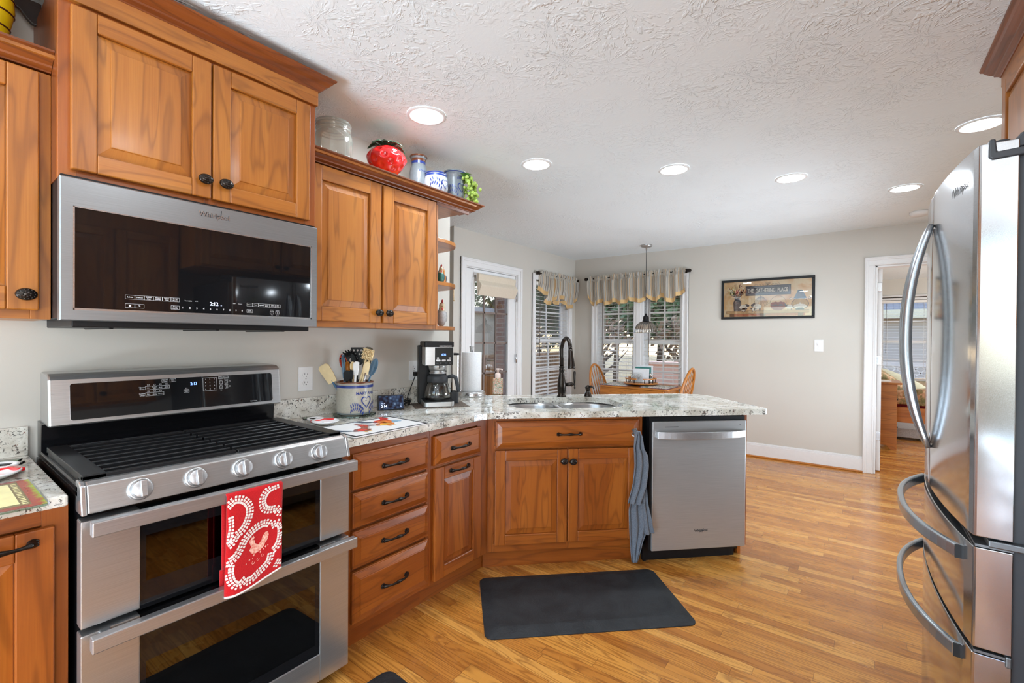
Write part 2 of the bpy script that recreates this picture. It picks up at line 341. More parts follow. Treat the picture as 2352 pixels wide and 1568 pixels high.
# ---------------------------------------------------------------- mesh helpers
class M:
    """collects shapes; build() links them as ONE mesh object"""
    def __init__(s): s.v, s.f, s.uv, s.mi, s.sm = [], [], [], [], []
    def face(s, idx, uv=None, m=0, sm=False):
        s.f.append(list(idx)); s.mi.append(m); s.sm.append(sm)
        s.uv.append(uv if uv else [(s.v[i][0] + s.v[i][1] * .31, s.v[i][2] + s.v[i][1] * .57) for i in idx])
    def box(s, x0, x1, y0, y1, z0, z1, g=0, m=0):
        """box; g is the axis the grain runs along"""
        if x0 > x1: x0, x1 = x1, x0
        if y0 > y1: y0, y1 = y1, y0
        if z0 > z1: z0, z1 = z1, z0
        b = len(s.v)
        s.v += [(x0, y0, z0), (x1, y0, z0), (x1, y1, z0), (x0, y1, z0), (x0, y0, z1), (x1, y0, z1), (x1, y1, z1), (x0, y1, z1)]
        ou, ov = random.random() * 50, random.random() * 50
        for q in ((0, 3, 2, 1), (4, 5, 6, 7), (0, 1, 5, 4), (1, 2, 6, 5), (2, 3, 7, 6), (3, 0, 4, 7)):
            o = [a for a in (0, 1, 2) if a != g]
            uv = [(s.v[b + i][g] + ou, s.v[b + i][o[0]] + s.v[b + i][o[1]] + ov) for i in q]
            s.face([b + i for i in q], uv, m)
        return s
    def rings(s, rs, m=0, sm=True, cap0=False, cap1=False, closed=True, uvs=(1.0, 1.0)):
        """skin between successive rings of equal length"""
        b = len(s.v); n = len(rs[0]); ou = random.random() * 30
        for r in rs: s.v += [tuple(p) for p in r]
        acc = 0.0
        for k in range(len(rs) - 1):
            d = (Vector(rs[k + 1][0]) - Vector(rs[k][0])).length
            for i in range(n if closed else n - 1):
                j = (i + 1) % n
                uv = [(acc + ou, i / n * uvs[1]), (acc + ou, (i + 1) / n * uvs[1]), (acc + d + ou, (i + 1) / n * uvs[1]), (acc + d + ou, i / n * uvs[1])]
                s.face((b + k * n + i, b + k * n + j, b + (k + 1) * n + j, b + (k + 1) * n + i), uv, m, sm)
            acc += d
        if cap0: s.face([b + i for i in reversed(range(n))], None, m)
        if cap1: s.face([b + (len(rs) - 1) * n + i for i in range(n)], None, m)
        return s
    def lathe(s, prof, c=(0, 0, 0), n=24, m=0, sm=True, sx=1.0, sy=1.0, cap=True, axis=2):
        rs = []
        for r, z in prof:
            ring = []
            for i in range(n):
                a = 2 * pi * i / n; p = (r * cos(a) * sx, r * sin(a) * sy, z)
                if axis == 1: p = (p[0], -p[2], p[1])         # along -y
                elif axis == 0: p = (p[2], p[0], p[1])        # along +x
                ring.append((p[0] + c[0], p[1] + c[1], p[2] + c[2]))
            rs.append(ring)
        return s.rings(rs, m, sm, cap, cap)
    def tube(s, pts, r, n=8, m=0, sm=True, cap=True, flat=None):
        """tube along pts; r a number or one per point; flat=(w,h) scales across"""
        P = [Vector(p) for p in pts]; R = r if isinstance(r, (list, tuple)) else [r] * len(P)
        rs = []; up = None
        for i, p in enumerate(P):
            t = (P[min(i + 1, len(P) - 1)] - P[max(i - 1, 0)])
            t = t.normalized() if t.length > 1e-9 else Vector((0, 0, 1))
            if up is None:
                up = Vector((0, 0, 1)) if abs(t.z) < .9 else Vector((0, 1, 0))
            a = t.cross(up)
            if a.length < 1e-6: a = t.cross(Vector((1, 0, 0)))
            a.normalize(); bb = a.cross(t).normalized(); up = bb
            fa, fb = flat or (1, 1)
            rs.append([p + a * cos(2 * pi * k / n) * R[i] * fa + bb * sin(2 * pi * k / n) * R[i] * fb for k in range(n)])
        return s.rings(rs, m, sm, cap, cap)
    def bar(s, pts, w, h, m=0, up=(0, 0, 1)):
        """rectangular bar along pts: w across, h along up"""
        P = [Vector(p) for p in pts]; U = Vector(up); rs = []
        for i, p in enumerate(P):
            t = (P[min(i + 1, len(P) - 1)] - P[max(i - 1, 0)]).normalized(); a = t.cross(U).normalized(); b2 = a.cross(t).normalized()
            rs.append([p + a * w / 2 * i1 + b2 * h / 2 * i2 for i1, i2 in ((-1, -1), (1, -1), (1, 1), (-1, 1))])
        return s.rings(rs, m, False, True, True)
    def prism(s, pts, fn, d0, d1, m=0, mside=None, sm=False):
        """extrude a 2-D outline; fn(a, b, d) gives the point"""
        b = len(s.v); n = len(pts)
        s.v += [tuple(fn(a, c, d0)) for a, c in pts] + [tuple(fn(a, c, d1)) for a, c in pts]
        ou, ov = random.random() * 40, random.random() * 40
        s.face([b + i for i in range(n)], [(a + ou, c + ov) for a, c in pts], m)
        s.face([b + n + i for i in reversed(range(n))], [(pts[i][0] + ou, pts[i][1] + ov) for i in reversed(range(n))], m)
        acc = 0
        for i in range(n):
            j = (i + 1) % n; L = math.dist(pts[i], pts[j])
            s.face((b + j, b + i, b + n + i, b + n + j), [(acc + L + ou, d0 + ov), (acc + ou, d0 + ov), (acc + ou, d1 + ov), (acc + L + ou, d1 + ov)], m if mside is None else mside, sm)
            acc += L
        return s
    def grid(s, fn, nu, nv, m=0, sm=True, uvf=None, mf=None):
        b = len(s.v)
        for j in range(nv + 1):
            for i in range(nu + 1): s.v.append(tuple(fn(i / nu, j / nv)))
        for j in range(nv):
            for i in range(nu):
                q = (b + j * (nu + 1) + i, b + j * (nu + 1) + i + 1, b + (j + 1) * (nu + 1) + i + 1, b + (j + 1) * (nu + 1) + i)
                uv = None
                if uvf: uv = [uvf(a, c) for a, c in ((i / nu, j / nv), ((i + 1) / nu, j / nv), ((i + 1) / nu, (j + 1) / nv), (i / nu, (j + 1) / nv))]
                s.face(q, uv, mf(i / nu, j / nv) if mf else m, sm)
        return s
    def ball(s, c, rx, ry, rz, n=12, m=0, fn=None):
        def f(u, v):
            th, ph = 2 * pi * u, pi * v
            d = Vector((sin(ph) * cos(th), sin(ph) * sin(th), cos(ph))); k = fn(d) if fn else 1.0
            return (c[0] + rx * d.x * k, c[1] + ry * d.y * k, c[2] + rz * d.z * k)
        return s.grid(lambda u, v: f(-u, v), n * 2, n, m)
    def poly(s, pts, m=0):
        b = len(s.v); s.v += [tuple(p) for p in pts]; s.face(range(b, b + len(pts)), None, m); return s
    def text(s, body, size, fn, m=0, align='CENTER', depth=None, bold=0.0, sx=1.0):
        """flat lettering; fn(a, b) maps text plane (a right, b up) to a point"""
        cu = bpy.data.curves.new('lettering', 'FONT'); cu.body = body; cu.size = size; cu.align_x = align; cu.align_y = 'CENTER'
        cu.resolution_u = 2; cu.offset = bold; cu.fill_mode = 'FRONT'
        ob = bpy.data.objects.new('lettering', cu); me = ob.to_mesh()
        b = len(s.v)
        s.v += [tuple(fn(v.co.x * sx, v.co.y)) for v in me.vertices]
        for p in me.polygons: s.face([b + i for i in p.vertices], None, m)
        ob.to_mesh_clear(); bpy.data.objects.remove(ob); bpy.data.curves.remove(cu)
        return s
    def merge(s, o, m=0):
        b = len(s.v); s.v += o.v
        for f, u, sm in zip(o.f, o.uv, o.sm): s.face([i + b for i in f], u, m, sm)
        return s

INV = {}
def obj(name, mb, mats, parent=None, bevel=0.0, seg=2, world=False, solid=0.0, subd=0):
    """link the collected shapes as one mesh object (part of parent, or a thing of its own)"""
    me = bpy.data.meshes.new(name)
    V = mb.v
    if world and parent is not None:
        iv = INV[parent.name]; V = [tuple(iv @ Vector(p)) for p in V]
    me.from_pydata(V, [], mb.f)
    if isinstance(mats, str): mats = [mats]
    for k in mats: me.materials.append(MAT[k])
    ul = me.uv_layers.new(name='UVMap'); li = 0
    for p, u, mi, sm in zip(me.polygons, mb.uv, mb.mi, mb.sm):
        p.material_index = min(mi, len(mats) - 1); p.use_smooth = sm
        for q in u: ul.data[li].uv = q; li += 1
    me.validate()
    o = bpy.data.objects.new(name, me); COL.objects.link(o)
    if parent is not None:
        o.parent = parent; INV[o.name] = INV[parent.name]
    else: INV[o.name] = Matrix.Identity(4)
    if solid:
        md = o.modifiers.new('solid', 'SOLIDIFY'); md.thickness = solid; md.offset = 0
    if subd:
        md = o.modifiers.new('sub', 'SUBSURF'); md.levels = subd; md.render_levels = subd
    if bevel:
        md = o.modifiers.new('bevel', 'BEVEL'); md.width = bevel; md.segments = seg; md.limit_method = 'ANGLE'; md.angle_limit = radians(40)
    return o

def thing(name, label, cat, loc=(0, 0, 0), rotz=0.0, group=None):
    """an Empty at the thing's base that parents its parts"""
    o = bpy.data.objects.new(name, None); COL.objects.link(o); o.empty_display_size = .05
    o.location = loc; o.rotation_euler = (0, 0, rotz); o['label'] = label; o['category'] = cat
    if group: o['group'] = group
    INV[o.name] = (Matrix.Translation(loc) @ Matrix.Rotation(rotz, 4, 'Z')).inverted()
    return o
def tag(o, label, cat, group=None, kind=None):
    o['label'] = label; o['category'] = cat
    if group: o['group'] = group
    if kind: o['kind'] = kind
    return o
def struct(o): o['kind'] = 'structure'; return o
def dup(root, loc, rotz, label, group=None):
    r = root.copy(); COL.objects.link(r); r.location = loc; r.rotation_euler = (0, 0, rotz); r['label'] = label
    if group: r['group'] = group
    for ch in list(root.children):
        c = ch.copy(); COL.objects.link(c); c.parent = r
        for gch in ch.children:
            d = gch.copy(); COL.objects.link(d); d.parent = c
    return r
R90 = pi / 2

# ---------------------------------------------------------------- room shell
def wall_mesh(axis, p0, p1, a0, a1, z0, z1, holes):
    """slab across `axis` (0: x, 1: y) with rectangular holes (a0,a1,z0,z1)"""
    m = M(); A = sorted({a0, a1, *[h[0] for h in holes], *[h[1] for h in holes]}); Z = sorted({z0, z1, *[h[2] for h in holes], *[h[3] for h in holes]})
    for i in range(len(A) - 1):
        for j in range(len(Z) - 1):
            ca, cz = (A[i] + A[i + 1]) / 2, (Z[j] + Z[j + 1]) / 2
            if any(h[0] < ca < h[1] and h[2] < cz < h[3] for h in holes): continue
            if axis == 0: m.box(p0, p1, A[i], A[i + 1], Z[j], Z[j + 1])
            else: m.box(A[i], A[i + 1], p0, p1, Z[j], Z[j + 1])
    return m
CE = 2.44; YF = 5.79; XD = -0.988; XR = 3.36; YB = -3.2
struct(obj('floor', M().box(-2.4, 6.2, YB, 3.4, -.12, 0).box(-1.125, 6.2, 3.4, 11.1, -.12, 0), 'floor'))
struct(obj('ceiling', M().box(-2.4, 6.2, YB, 3.4, CE, CE + .15).box(-1.125, 6.2, 3.4, 11.1, CE, CE + .15), 'ceiling'))
struct(obj('wall_left', M().box(-.13, 0, YB, 2.275, 0, CE), 'wall'))
struct(obj('wall_hall', M().box(-2.4, -2.3, 2.15, 3.5, 0, CE).box(-2.4, -.13, 2.05, 2.15, 0, CE), 'wall'))
struct(obj('wall_return', M().box(-2.4, XD, 3.325, 3.40, 0, CE).box(-.995, -.984, 3.316, 3.330, 0, CE), 'wall'))
D1 = (3.50, 4.39, 0.0, 2.065); W2 = (4.775, 5.60, .50, 2.06)
struct(obj('wall_door', wall_mesh(0, XD - .14, XD, 3.40, YF + .12, 0, CE, [D1, W2]), 'wall'))
W1 = (-.635, .525, .46, 2.06); D2 = (2.395, 3.215, 0.0, 2.062)
struct(obj('wall_far', wall_mesh(1, YF, YF + .12, XD, 6.2, 0, CE, [W1, D2]), 'wall'))
struct(obj('wall_right', wall_mesh(0, XR, XR + .12, .05, YF, 0, CE, []), 'wall'))
struct(obj('wall_rear', wall_mesh(1, YB, YB + .12, -.13, 6.2, 0, CE, [(.1, 2.3, .05, 2.25), (3.14, 5.2, .05, 2.25)]).box(6.08, 6.2, YB + .12, YF, 0, CE), 'wall'))  # rear openings invented out of view for the light they admit
BW = 10.8
W3 = (2.58, 4.10, .62, 2.06)
struct(obj('wall_bedroom', wall_mesh(1, BW, BW + .12, .6, 6.2, 0, CE, [W3]).box(.6, .72, YF + .12, BW, 0, CE).box(6.1, 6.2, YF, BW, 0, CE), 'wall'))
rd_ = struct(obj('dark_reflection_slab', M().box(2.42, 3.08, YB + .121, YB + .16, .01, 2.10, 2), 'cherry_dark', bevel=.004))  # unseen dark slab added to darken the reflection in the fridge side
# baseboard on the far wall, with oak shoe moulding
bb = M().box(XD, D2[0] - .08, YF - .014, YF, .012, .135, 0).box(XD, D2[0] - .08, YF - .010, YF, .135, .150, 0).box(XD, D2[0] - .08, YF - .006, YF, .150, .158, 0)
b_ = struct(obj('baseboard_far', bb, 'white_paint', bevel=.003))
obj('shoe_moulding', M().box(XD, D2[0] - .08, YF - .028, YF - .012, 0, .020, 0), 'oak', b_, bevel=.006)
struct(obj('baseboard_door', M().box(XD, XD + .014, 4.50, 4.67, .0, .15), 'white_paint', bevel=.003))

def casing(m, axis, p, d, a0, a1, z0, z1, wd=.085, foot=True, mul=None):
    """moulded casing boards round an opening; d is the way into the room"""
    def bx(q0, q1, c0, c1, t):
        if axis == 0: m.box(p, p + d * t, q0, q1, c0, c1, 2)
        else: m.box(q0, q1, p, p + d * t, c0, c1, 2)
    for lo, hi, t in ((0, wd, .014), (wd * .62, wd, .022), (wd * .82, wd * .96, .027), (.004, .014, .018)):
        bx(a0 - hi, a0 - lo, z0, z1 + lo, t); bx(a1 + lo, a1 + hi, z0, z1 + lo, t); bx(a0 - hi, a1 + hi, z1 + lo, z1 + hi, t)

# far double window
def sash(m, axis, p, a0, a1, z0, z1, fr=.045, nc=2, nr=2, dep=.03, mu=.018):
    def bx(q0, q1, c0, c1, t=dep, o=0.0):
        if axis == 0: m.box(p - o, p - o - t, q0, q1, c0, c1, 2)
        else: m.box(q0, q1, p + o, p + o + t, c0, c1, 2)
    bx(a0, a0 + fr, z0, z1); bx(a1 - fr, a1, z0, z1); bx(a0 + fr, a1 - fr, z0, z0 + fr); bx(a0 + fr, a1 - fr, z1 - fr, z1)
    for i in range(1, nc):
        a = a0 + fr + (a1 - a0 - 2 * fr) * i / nc; bx(a - mu / 2, a + mu / 2, z0 + fr, z1 - fr, dep * .5, dep * .25)
    for j in range(1, nr):
        z = z0 + fr + (z1 - z0 - 2 * fr) * j / nr; bx(a0 + fr, a1 - fr, z - mu / 2, z + mu / 2, dep * .4, dep * .3)

w1 = struct(thing('window_1', 'white double window with blinds over the dining table', 'window', (-.055, YF, W1[2]))); del w1['category']
m = M(); casing(m, 1, YF, -1, W1[0], W1[1], W1[2], W1[3], .075)
m.box(W1[0] - .075, W1[1] + .075, YF - .018, YF, W1[2] - .08, W1[2]); m.box(W1[0] - .09, W1[1] + .09, YF - .05, YF + .02, W1[2] - .005, W1[2] + .022)
m.box(-.095, .035, YF - .016, YF + .10, W1[2], W1[3], 2); m.box(-.06, .0, YF - .022, YF, W1[2], W1[3], 2)
for q in ((W1[0], W1[0] + .012), (W1[1] - .012, W1[1])): m.box(*q, YF, YF + .12, W1[2], W1[3], 2)
obj('window_frame', m, 'white_paint', w1, world=True, bevel=.002)
for a0, a1 in ((W1[0] + .012, -.095), (.035, W1[1] - .012)):
    m = M(); sash(m, 1, YF + .085, a0, a1, 1.27, W1[3]); obj('upper_sash', m, 'white_paint', w1, world=True)
    m = M(); sash(m, 1, YF + .050, a0, a1, W1[2] + .02, 1.305); m.box((a0 + a1) / 2 - .03, (a0 + a1) / 2 + .03, YF + .03, YF + .05, 1.30, 1.315); obj('lower_sash', m, 'white_paint', w1, world=True)
    obj('pane', M().box(a0 + .04, a1 - .04, YF + .098, YF + .101, 1.31, W1[3] - .04), 'pane', w1, world=True)
    obj('pane', M().box(a0 + .04, a1 - .04, YF + .063, YF + .066, W1[2] + .06, 1.265), 'pane', w1, world=True)

# narrow window in the door wall
w2 = struct(thing('window_2', 'narrow white window with open blind beside the glazed door', 'window', (XD, 5.19, W2[2]))); del w2['category']
m = M(); casing(m, 0, XD, 1, W2[0], W2[1], W2[2], W2[3], .075)
m.box(XD, XD + .018, W2[0] - .075, W2[1] + .075, W2[2] - .08, W2[2]); m.box(XD - .02, XD + .05, W2[0] - .09, W2[1] + .09, W2[2] - .005, W2[2] + .022)
for q in ((W2[0], W2[0] + .012), (W2[1] - .012, W2[1])): m.box(XD - .12, XD, *q, W2[2], W2[3], 2)
obj('window_frame', m, 'white_paint', w2, world=True, bevel=.002)
m = M(); sash(m, 0, XD - .085, W2[0] + .012, W2[1] - .012, 1.27, W2[3]); obj('upper_sash', m, 'white_paint', w2, world=True)
m = M(); sash(m, 0, XD - .050, W2[0] + .012, W2[1] - .012, W2[2] + .02, 1.305); obj('lower_sash', m, 'white_paint', w2, world=True)
obj('pane', M().box(XD - .101, XD - .098, W2[0] + .05, W2[1] - .05, 1.31, W2[3] - .04), 'pane', w2, world=True)
obj('pane', M().box(XD - .066, XD - .063, W2[0] + .05, W2[1] - .05, W2[2] + .06, 1.265), 'pane', w2, world=True)

# glazed door
d1 = struct(thing('door_1', 'white glazed door leading outside', 'door', (XD, 3.945, 0))); del d1['category']
m = M(); casing(m, 0, XD, 1, D1[0], D1[1], 0, D1[3], .085)
for q in ((D1[0], D1[0] + .010), (D1[1] - .010, D1[1])): m.box(XD - .13, XD, *q, 0, D1[3], 2)
m.box(XD - .13, XD, D1[0], D1[1], D1[3] - .010, D1[3]); obj('casing', m, 'white_paint', d1, world=True, bevel=.002)
g0, g1, gz0, gz1 = 3.635, 4.245, .26, 1.93
m = M(); x0, x1 = XD - .060, XD - .016
m.box(x0, x1, D1[0] + .012, g0, .01, D1[3] - .014, 2).box(x0, x1, g1, D1[1] - .012, .01, D1[3] - .014, 2).box(x0, x1, g0, g1, .01, gz0).box(x0, x1, g0, g1, gz1, D1[3] - .014)
sl = obj('slab', m, 'white_paint', d1, world=True, bevel=.003)
m = M()
for q in ((g0 - .03, g0 + .012), (g1 - .012, g1 + .03)): m.box(x1, x1 + .012, *q, gz0 - .03, gz1 + .03, 2)
m.box(x1, x1 + .012, g0, g1, gz0 - .03, gz0 + .012).box(x1, x1 + .012, g0, g1, gz1 - .012, gz1 + .03); obj('glass_moulding', m, 'white_paint', d1, world=True, bevel=.004)
m = M()
for y in (g0 + (g1 - g0) / 3, g0 + (g1 - g0) * 2 / 3): m.box(x0 + .012, x0 + .026, y - .009, y + .009, gz0, gz1, 2)
for k in range(1, 5): z = gz0 + (1.93 - gz0) * k / 5; m.box(x0 + .012, x0 + .026, g0, g1, z - .009, z + .009, 1)
MAT['muntin'] = simple('taupe_muntin', srgb(128, 112, 104), .5)
obj('muntins', m, 'muntin', d1, world=True)
obj('pane', M().box(x0 + .017, x0 + .020, g0, g1, gz0, gz1), 'pane', d1, world=True)
for z in (.25, 1.075, 1.80):
    obj('hinge', M().box(XD - .02, XD + .004, D1[1] - .022, D1[1] - .006, z - .045, z + .045).lathe([(.007, -.05), (.007, .05)], (XD + .006, D1[1] - .012, z), 10), 'steel_bright', d1, world=True)

# bedroom doorway (its leaf swung away into the bedroom)
d2 = struct(thing('door_2', 'white cased doorway to the bedroom', 'door', (2.8, YF, 0))); del d2['category']
m = M(); casing(m, 1, YF, -1, D2[0], D2[1], 0, D2[3], .085)
m.box(D2[0], D2[0] + .018, YF, YF + .12, 0, D2[3], 2).box(D2[1] - .018, D2[1], YF, YF + .12, 0, D2[3], 2).box(D2[0], D2[1], YF, YF + .12, D2[3] - .018, D2[3]); obj('casing', m, 'white_paint', d2, world=True, bevel=.003)
lf = obj('door_leaf', M().box(D2[0] + .022, D2[0] + .058, YF + .125, YF + .93, .012, D2[3] - .02, 2), 'white_paint', d2, world=True, bevel=.003)
for z in (.36, 1.12, 1.86):
    obj('hinge', M().box(D2[0] + .018, D2[0] + .056, YF + .115, YF + .124, z - .045, z + .045), 'steel_bright', d2, world=True, bevel=.004)

# blinds -------------------------------------------------------------
def blind(name, label, axis, p, sgn, a0, a1, z0, z1, tilt, pitch=.043, wd=.046, loc=None):
    b = thing(name, label, 'window blind', loc)
    m = M(); z = z0 + .03
    while z < z1 - .04:
        ca, sa = cos(tilt) * wd / 2, sin(tilt) * wd / 2
        rs = []
        for a in (a0, a1):
            pts = [(-ca, -sa * sgn), (0, .0035), (ca, sa * sgn), (0, .0005)]
            rs.append([((p + q, a, z + h) if axis == 0 else (a, p + q, z + h)) for q, h in pts])
        m.rings(rs, 0, False, True, True); z += pitch
    obj('slats', m, 'blind', b, world=True)
    def bx(q0, q1, c0, c1, e): return (M().box(p - e, p + e, q0, q1, c0, c1) if axis == 0 else M().box(q0, q1, p - e, p + e, c0, c1))
    obj('headrail', bx(a0, a1, z1 - .045, z1, .026), 'blind', b, world=True, bevel=.003)
    obj('bottom_rail', bx(a0, a1, z0, z0 + .018, .024), 'blind', b, world=True, bevel=.004)
    m = M()
    for a in (a0 + .09, a1 - .09):
        for e in (-.024, .024): m.tube([((p + e, a, z0) if axis == 0 else (a, p + e, z0)), ((p + e, a, z1) if axis == 0 else (a, p + e, z1))], .0012, 4)
    obj('cord', m, 'blind', b, world=True)
    aw = a0 + .07; q = p - .035 if axis else p + .035
    MAT.setdefault('wand', simple('brown_wand', srgb(96, 84, 76), .4))
    obj('wand', M().tube([((q, aw, z1 - .05) if axis == 0 else (aw, q, z1 - .05)), ((q, aw, z1 - .95) if axis == 0 else (aw, q, z1 - .95))], .004, 6), 'wand', b, world=True)
    return b
blind('window_blind', 'white slatted blind on the left half of the dining window', 1, YF + .018, 1, W1[0] + .02, -.10, W1[2] + .03, W1[3] - .02, radians(10), .049, .050, loc=(-.37, YF + .018, W1[2] + .03))
blind('window_blind', 'white slatted blind on the right half of the dining window', 1, YF + .018, 1, .04, W1[1] - .02, W1[2] + .03, W1[3] - .02, radians(10), .049, .050, loc=(.28, YF + .018, W1[2] + .03))
blind('window_blind', 'white slatted blind on the narrow window behind the faucet', 0, XD - .018, 1, W2[0] + .02, W2[1] - .02, W2[2] + .03, W2[3] - .02, radians(-16), .048, .050, loc=(XD - .018, 5.19, W2[2] + .03))
# ================================================================ cabinets
def door_frame(m, x0, x1, y, z0, z1, st=.058, th=.02):
    """stiles and rails, front face at y (towards -y), sticking profile inside"""
    m.box(x0, x0 + st, y, y + th, z0, z1, 2); m.box(x1 - st, x1, y, y + th, z0, z1, 2)
    m.box(x0 + st, x1 - st, y, y + th, z0, z0 + st, 0); m.box(x0 + st, x1 - st, y, y + th, z1 - st, z1, 0)
def raised(m, x0, x1, y, z0, z1, steps, g=2, back=None):
    """nested rectangles: steps = (inset, y offset)"""
    b = len(m.v); ou, ov = random.random() * 40, random.random() * 40
    R = []
    for i, d in steps:
        R.append(len(m.v)); m.v += [(x0 + i, y + d, z0 + i), (x1 - i, y + d, z0 + i), (x1 - i, y + d, z1 - i), (x0 + i, y + d, z1 - i)]
    def uv(i):
        p = m.v[i]; return (p[2] + ou, p[0] + p[1] + ov) if g == 2 else (p[0] + ou, p[2] + p[1] + ov)
    for a, c in zip(R, R[1:]):
        for k in range(4):
            j = (k + 1) % 4; q = (a + k, a + j, c + j, c + k); m.face(q, [uv(i) for i in q])
    q = [R[-1] + k for k in range(4)]; m.face(q, [uv(i) for i in q])
    return m
PANEL = ((0, .011), (.004, .011), (.004, .0085), (.033, .0035), (.034, .0005), (.036, 0.0))
DRAW = ((-.0005, .016), (0, .006), (.003, .0045), (.006, .0045), (.0075, .003), (.030, -.004), (.0305, -.0065), (.033, -.0075))
def knob(parent, x, y, z, r=.0205):
    m = M(); b = len(m.v)
    m.lathe([(.007, 0), (.0055, .008), (.006, .012), (.016, .014), (.021, .018), (.019, .024), (.010, .0285), (.001, .030)], (x, y, z), 16, axis=1)
    for i in range(14):
        a = 2 * pi * i / 14; m.ball((x + .0155 * cos(a), y - .0245, z + .0155 * sin(a)), .003, .002, .003, 4)
    for i in range(8):
        a = 2 * pi * i / 8 + .2; m.ball((x + .008 * cos(a), y - .0285, z + .008 * sin(a)), .003, .002, .003, 4)
    k = (r / .0205)
    m.v = [(x + (p[0] - x) * 1.12 * k, p[1], z + (p[2] - z) * .86 * k) for p in m.v]
    return obj('knob', m, 'bronze', parent)
def pull(parent, x, y, z, L=.126):
    m = M(); n = 16; P = []; R = []
    for i in range(n + 1):
        t = i / n * 2 - 1; a = abs(t)
        P.append((x + t * L / 2, y - .006 - .026 * max(0, 1 - a ** 3.2), z + .004 * (1 - a)))
        R.append(.0046 + .0032 * math.exp(-(t / .25) ** 2) + .0060 * max(0, (a - .72) / .28) ** 1.3 + (.0018 if .5 < a < .56 else 0))
    m.tube(P, R, 10)
    for s in (-1, 1):
        m.lathe([(.0115, 0), (.0115, .002), (.008, .006), (.004, .010)], (x + s * L / 2, y, z), 12, axis=1)
        for q in (-.4, 0, .4): m.ball((x + s * (L / 2 + .006), y - .004, z + q * .014), .006, .004, .0035, 5)
    return obj('handle', m, 'bronze', parent)
def cab_door(parent, x0, x1, y, z0, z1, fm, pm, kn=None, st=.058, hp=None, lab=None):
    m = M(); door_frame(m, x0, x1, y, z0, z1, st); d = obj('door', m, fm, parent, bevel=.0035)
    if lab: d['label'] = lab
    obj('panel', raised(M(), x0 + st - .002, x1 - st + .002, y + .003, z0 + st - .002, z1 - st + .002, PANEL), pm, d)
    if kn: knob(d, kn[0], y, kn[1])
    if hp: pull(d, hp[0], y, hp[1])
    return d
def cab_drawer(parent, x0, x1, y, z0, z1, mt, hp=True, name='drawer'):
    m = M(); m.box(x0, x1, y + .006, y + .02, z0, z1, 0); raised(m, x0, x1, y, z0, z1, DRAW, 0)
    d = obj(name, m, mt, parent)
    if hp: pull(d, (x0 + x1) / 2, y - .006, (z0 + z1) / 2)
    return d
def ff(parent, x0, x1, y, z0, z1, vs, hs, mt, th=.02):
    """face frame: vertical members vs [(x0,x1)], rails hs [(z0,z1)]"""
    m = M()
    for a, b in vs: m.box(a, b, y, y + th, z0, z1, 2)
    for c, d in hs:
        for (a, b), (a2, b2) in zip(vs, vs[1:]): m.box(b, a2, y + .0005, y + th, c, d, 0)
    return obj('face_frame', m, mt, parent, bevel=.001)
def carcass(parent, x0, x1, y0, y1, z0, z1, mt, name='carcass'):
    return obj(name, M().box(x0, x1, y0, y1, z0, z1, 2), mt, parent)

CROWN = [(0, 0), (-.004, 0), (-.006, .006), (-.014, .012), (-.020, .016), (-.022, .024), (-.032, .032), (-.044, .046), (-.050, .056), (-.052, .058), (-.060, .064), (-.062, .072)]
def crown(name, parent, x0, x1, y, z, prof, mt, end_r=None, end_l=None, scale=1.0, sz=None):
    """crown moulding along the front at depth y; end_r / end_l give how far back a mitred return runs"""
    m = M(); P = [(a * scale, b * (sz or scale)) for a, b in prof]
    path = []
    if end_l is not None: path += [(x0, end_l, -1, 0), ]
    path += [(x0, y, -1 if end_l is not None else 0, 1), (x1, y, 1 if end_r is not None else 0, 1)]
    if end_r is not None: path += [(x1, end_r, 1, 0)]
    rs = []
    for px, py, ox, oy in path:
        ring = [(px + (-a) * ox, py + a * oy, z + b) for a, b in P]
        ring += [(px - .012 * (ox or 0), py + .012 * oy, z + P[-1][1]), (px - .012 * (ox or 0), py + .012 * oy, z)]
        rs.append(ring)
    n = len(rs[0]); b = len(m.v); ou = random.random() * 30
    for r in rs: m.v += r
    acc = 0
    for k in range(len(rs) - 1):
        d = math.dist(rs[k][0], rs[k + 1][0])
        for i in range(n):
            j = (i + 1) % n
            m.face((b + k * n + i, b + (k + 1) * n + i, b + (k + 1) * n + j, b + k * n + j), [(acc + ou, i * .011), (acc + d + ou, i * .011), (acc + d + ou, i * .011 + .011), (acc + ou, i * .011 + .011)])
        acc += d
    m.face([b + i for i in range(n)]); m.face([b + (len(rs) - 1) * n + i for i in reversed(range(n))])
    return obj(name, m, mt, parent)

# --- tall cabinet over the microwave
FY = .42
hc = thing('wall_cabinet', 'tall cherry wall cabinet with two raised panel doors above the microwave', 'cabinet', (0, .262, 1.772), R90)
W = .785
carcass(hc, 0, W, -FY + .02, -.002, 0, .60, 'cherry_dark')
ff(hc, 0, W, -FY, 0, .545, [(0, .040), (W / 2 - .02, W / 2 + .02), (W - .045, W)], [(0, .045), (.495, .545)], 'cherry_low')
for x0, x1, kx in ((.0255, .3875, .365), (.3935, .7535, .430)):
    cab_door(hc, x0, x1, -FY - .02, .029, .508, 'cherry', 'cherry_panel', (kx, .089), lab='raised panel door')
obj('frieze', M().box(-.004, W + .006, -FY - .014, -FY + .01, .521, .586, 0).box(W - .012, W + .006, -FY, -.002, .521, .586, 1), 'cherry', hc, bevel=.002)
crown('crown_moulding', hc, -.004, W + .006, -FY - .012, .580, CROWN, 'cherry_dark', end_r=-.002, end_l=-.30, scale=.90, sz=.72)

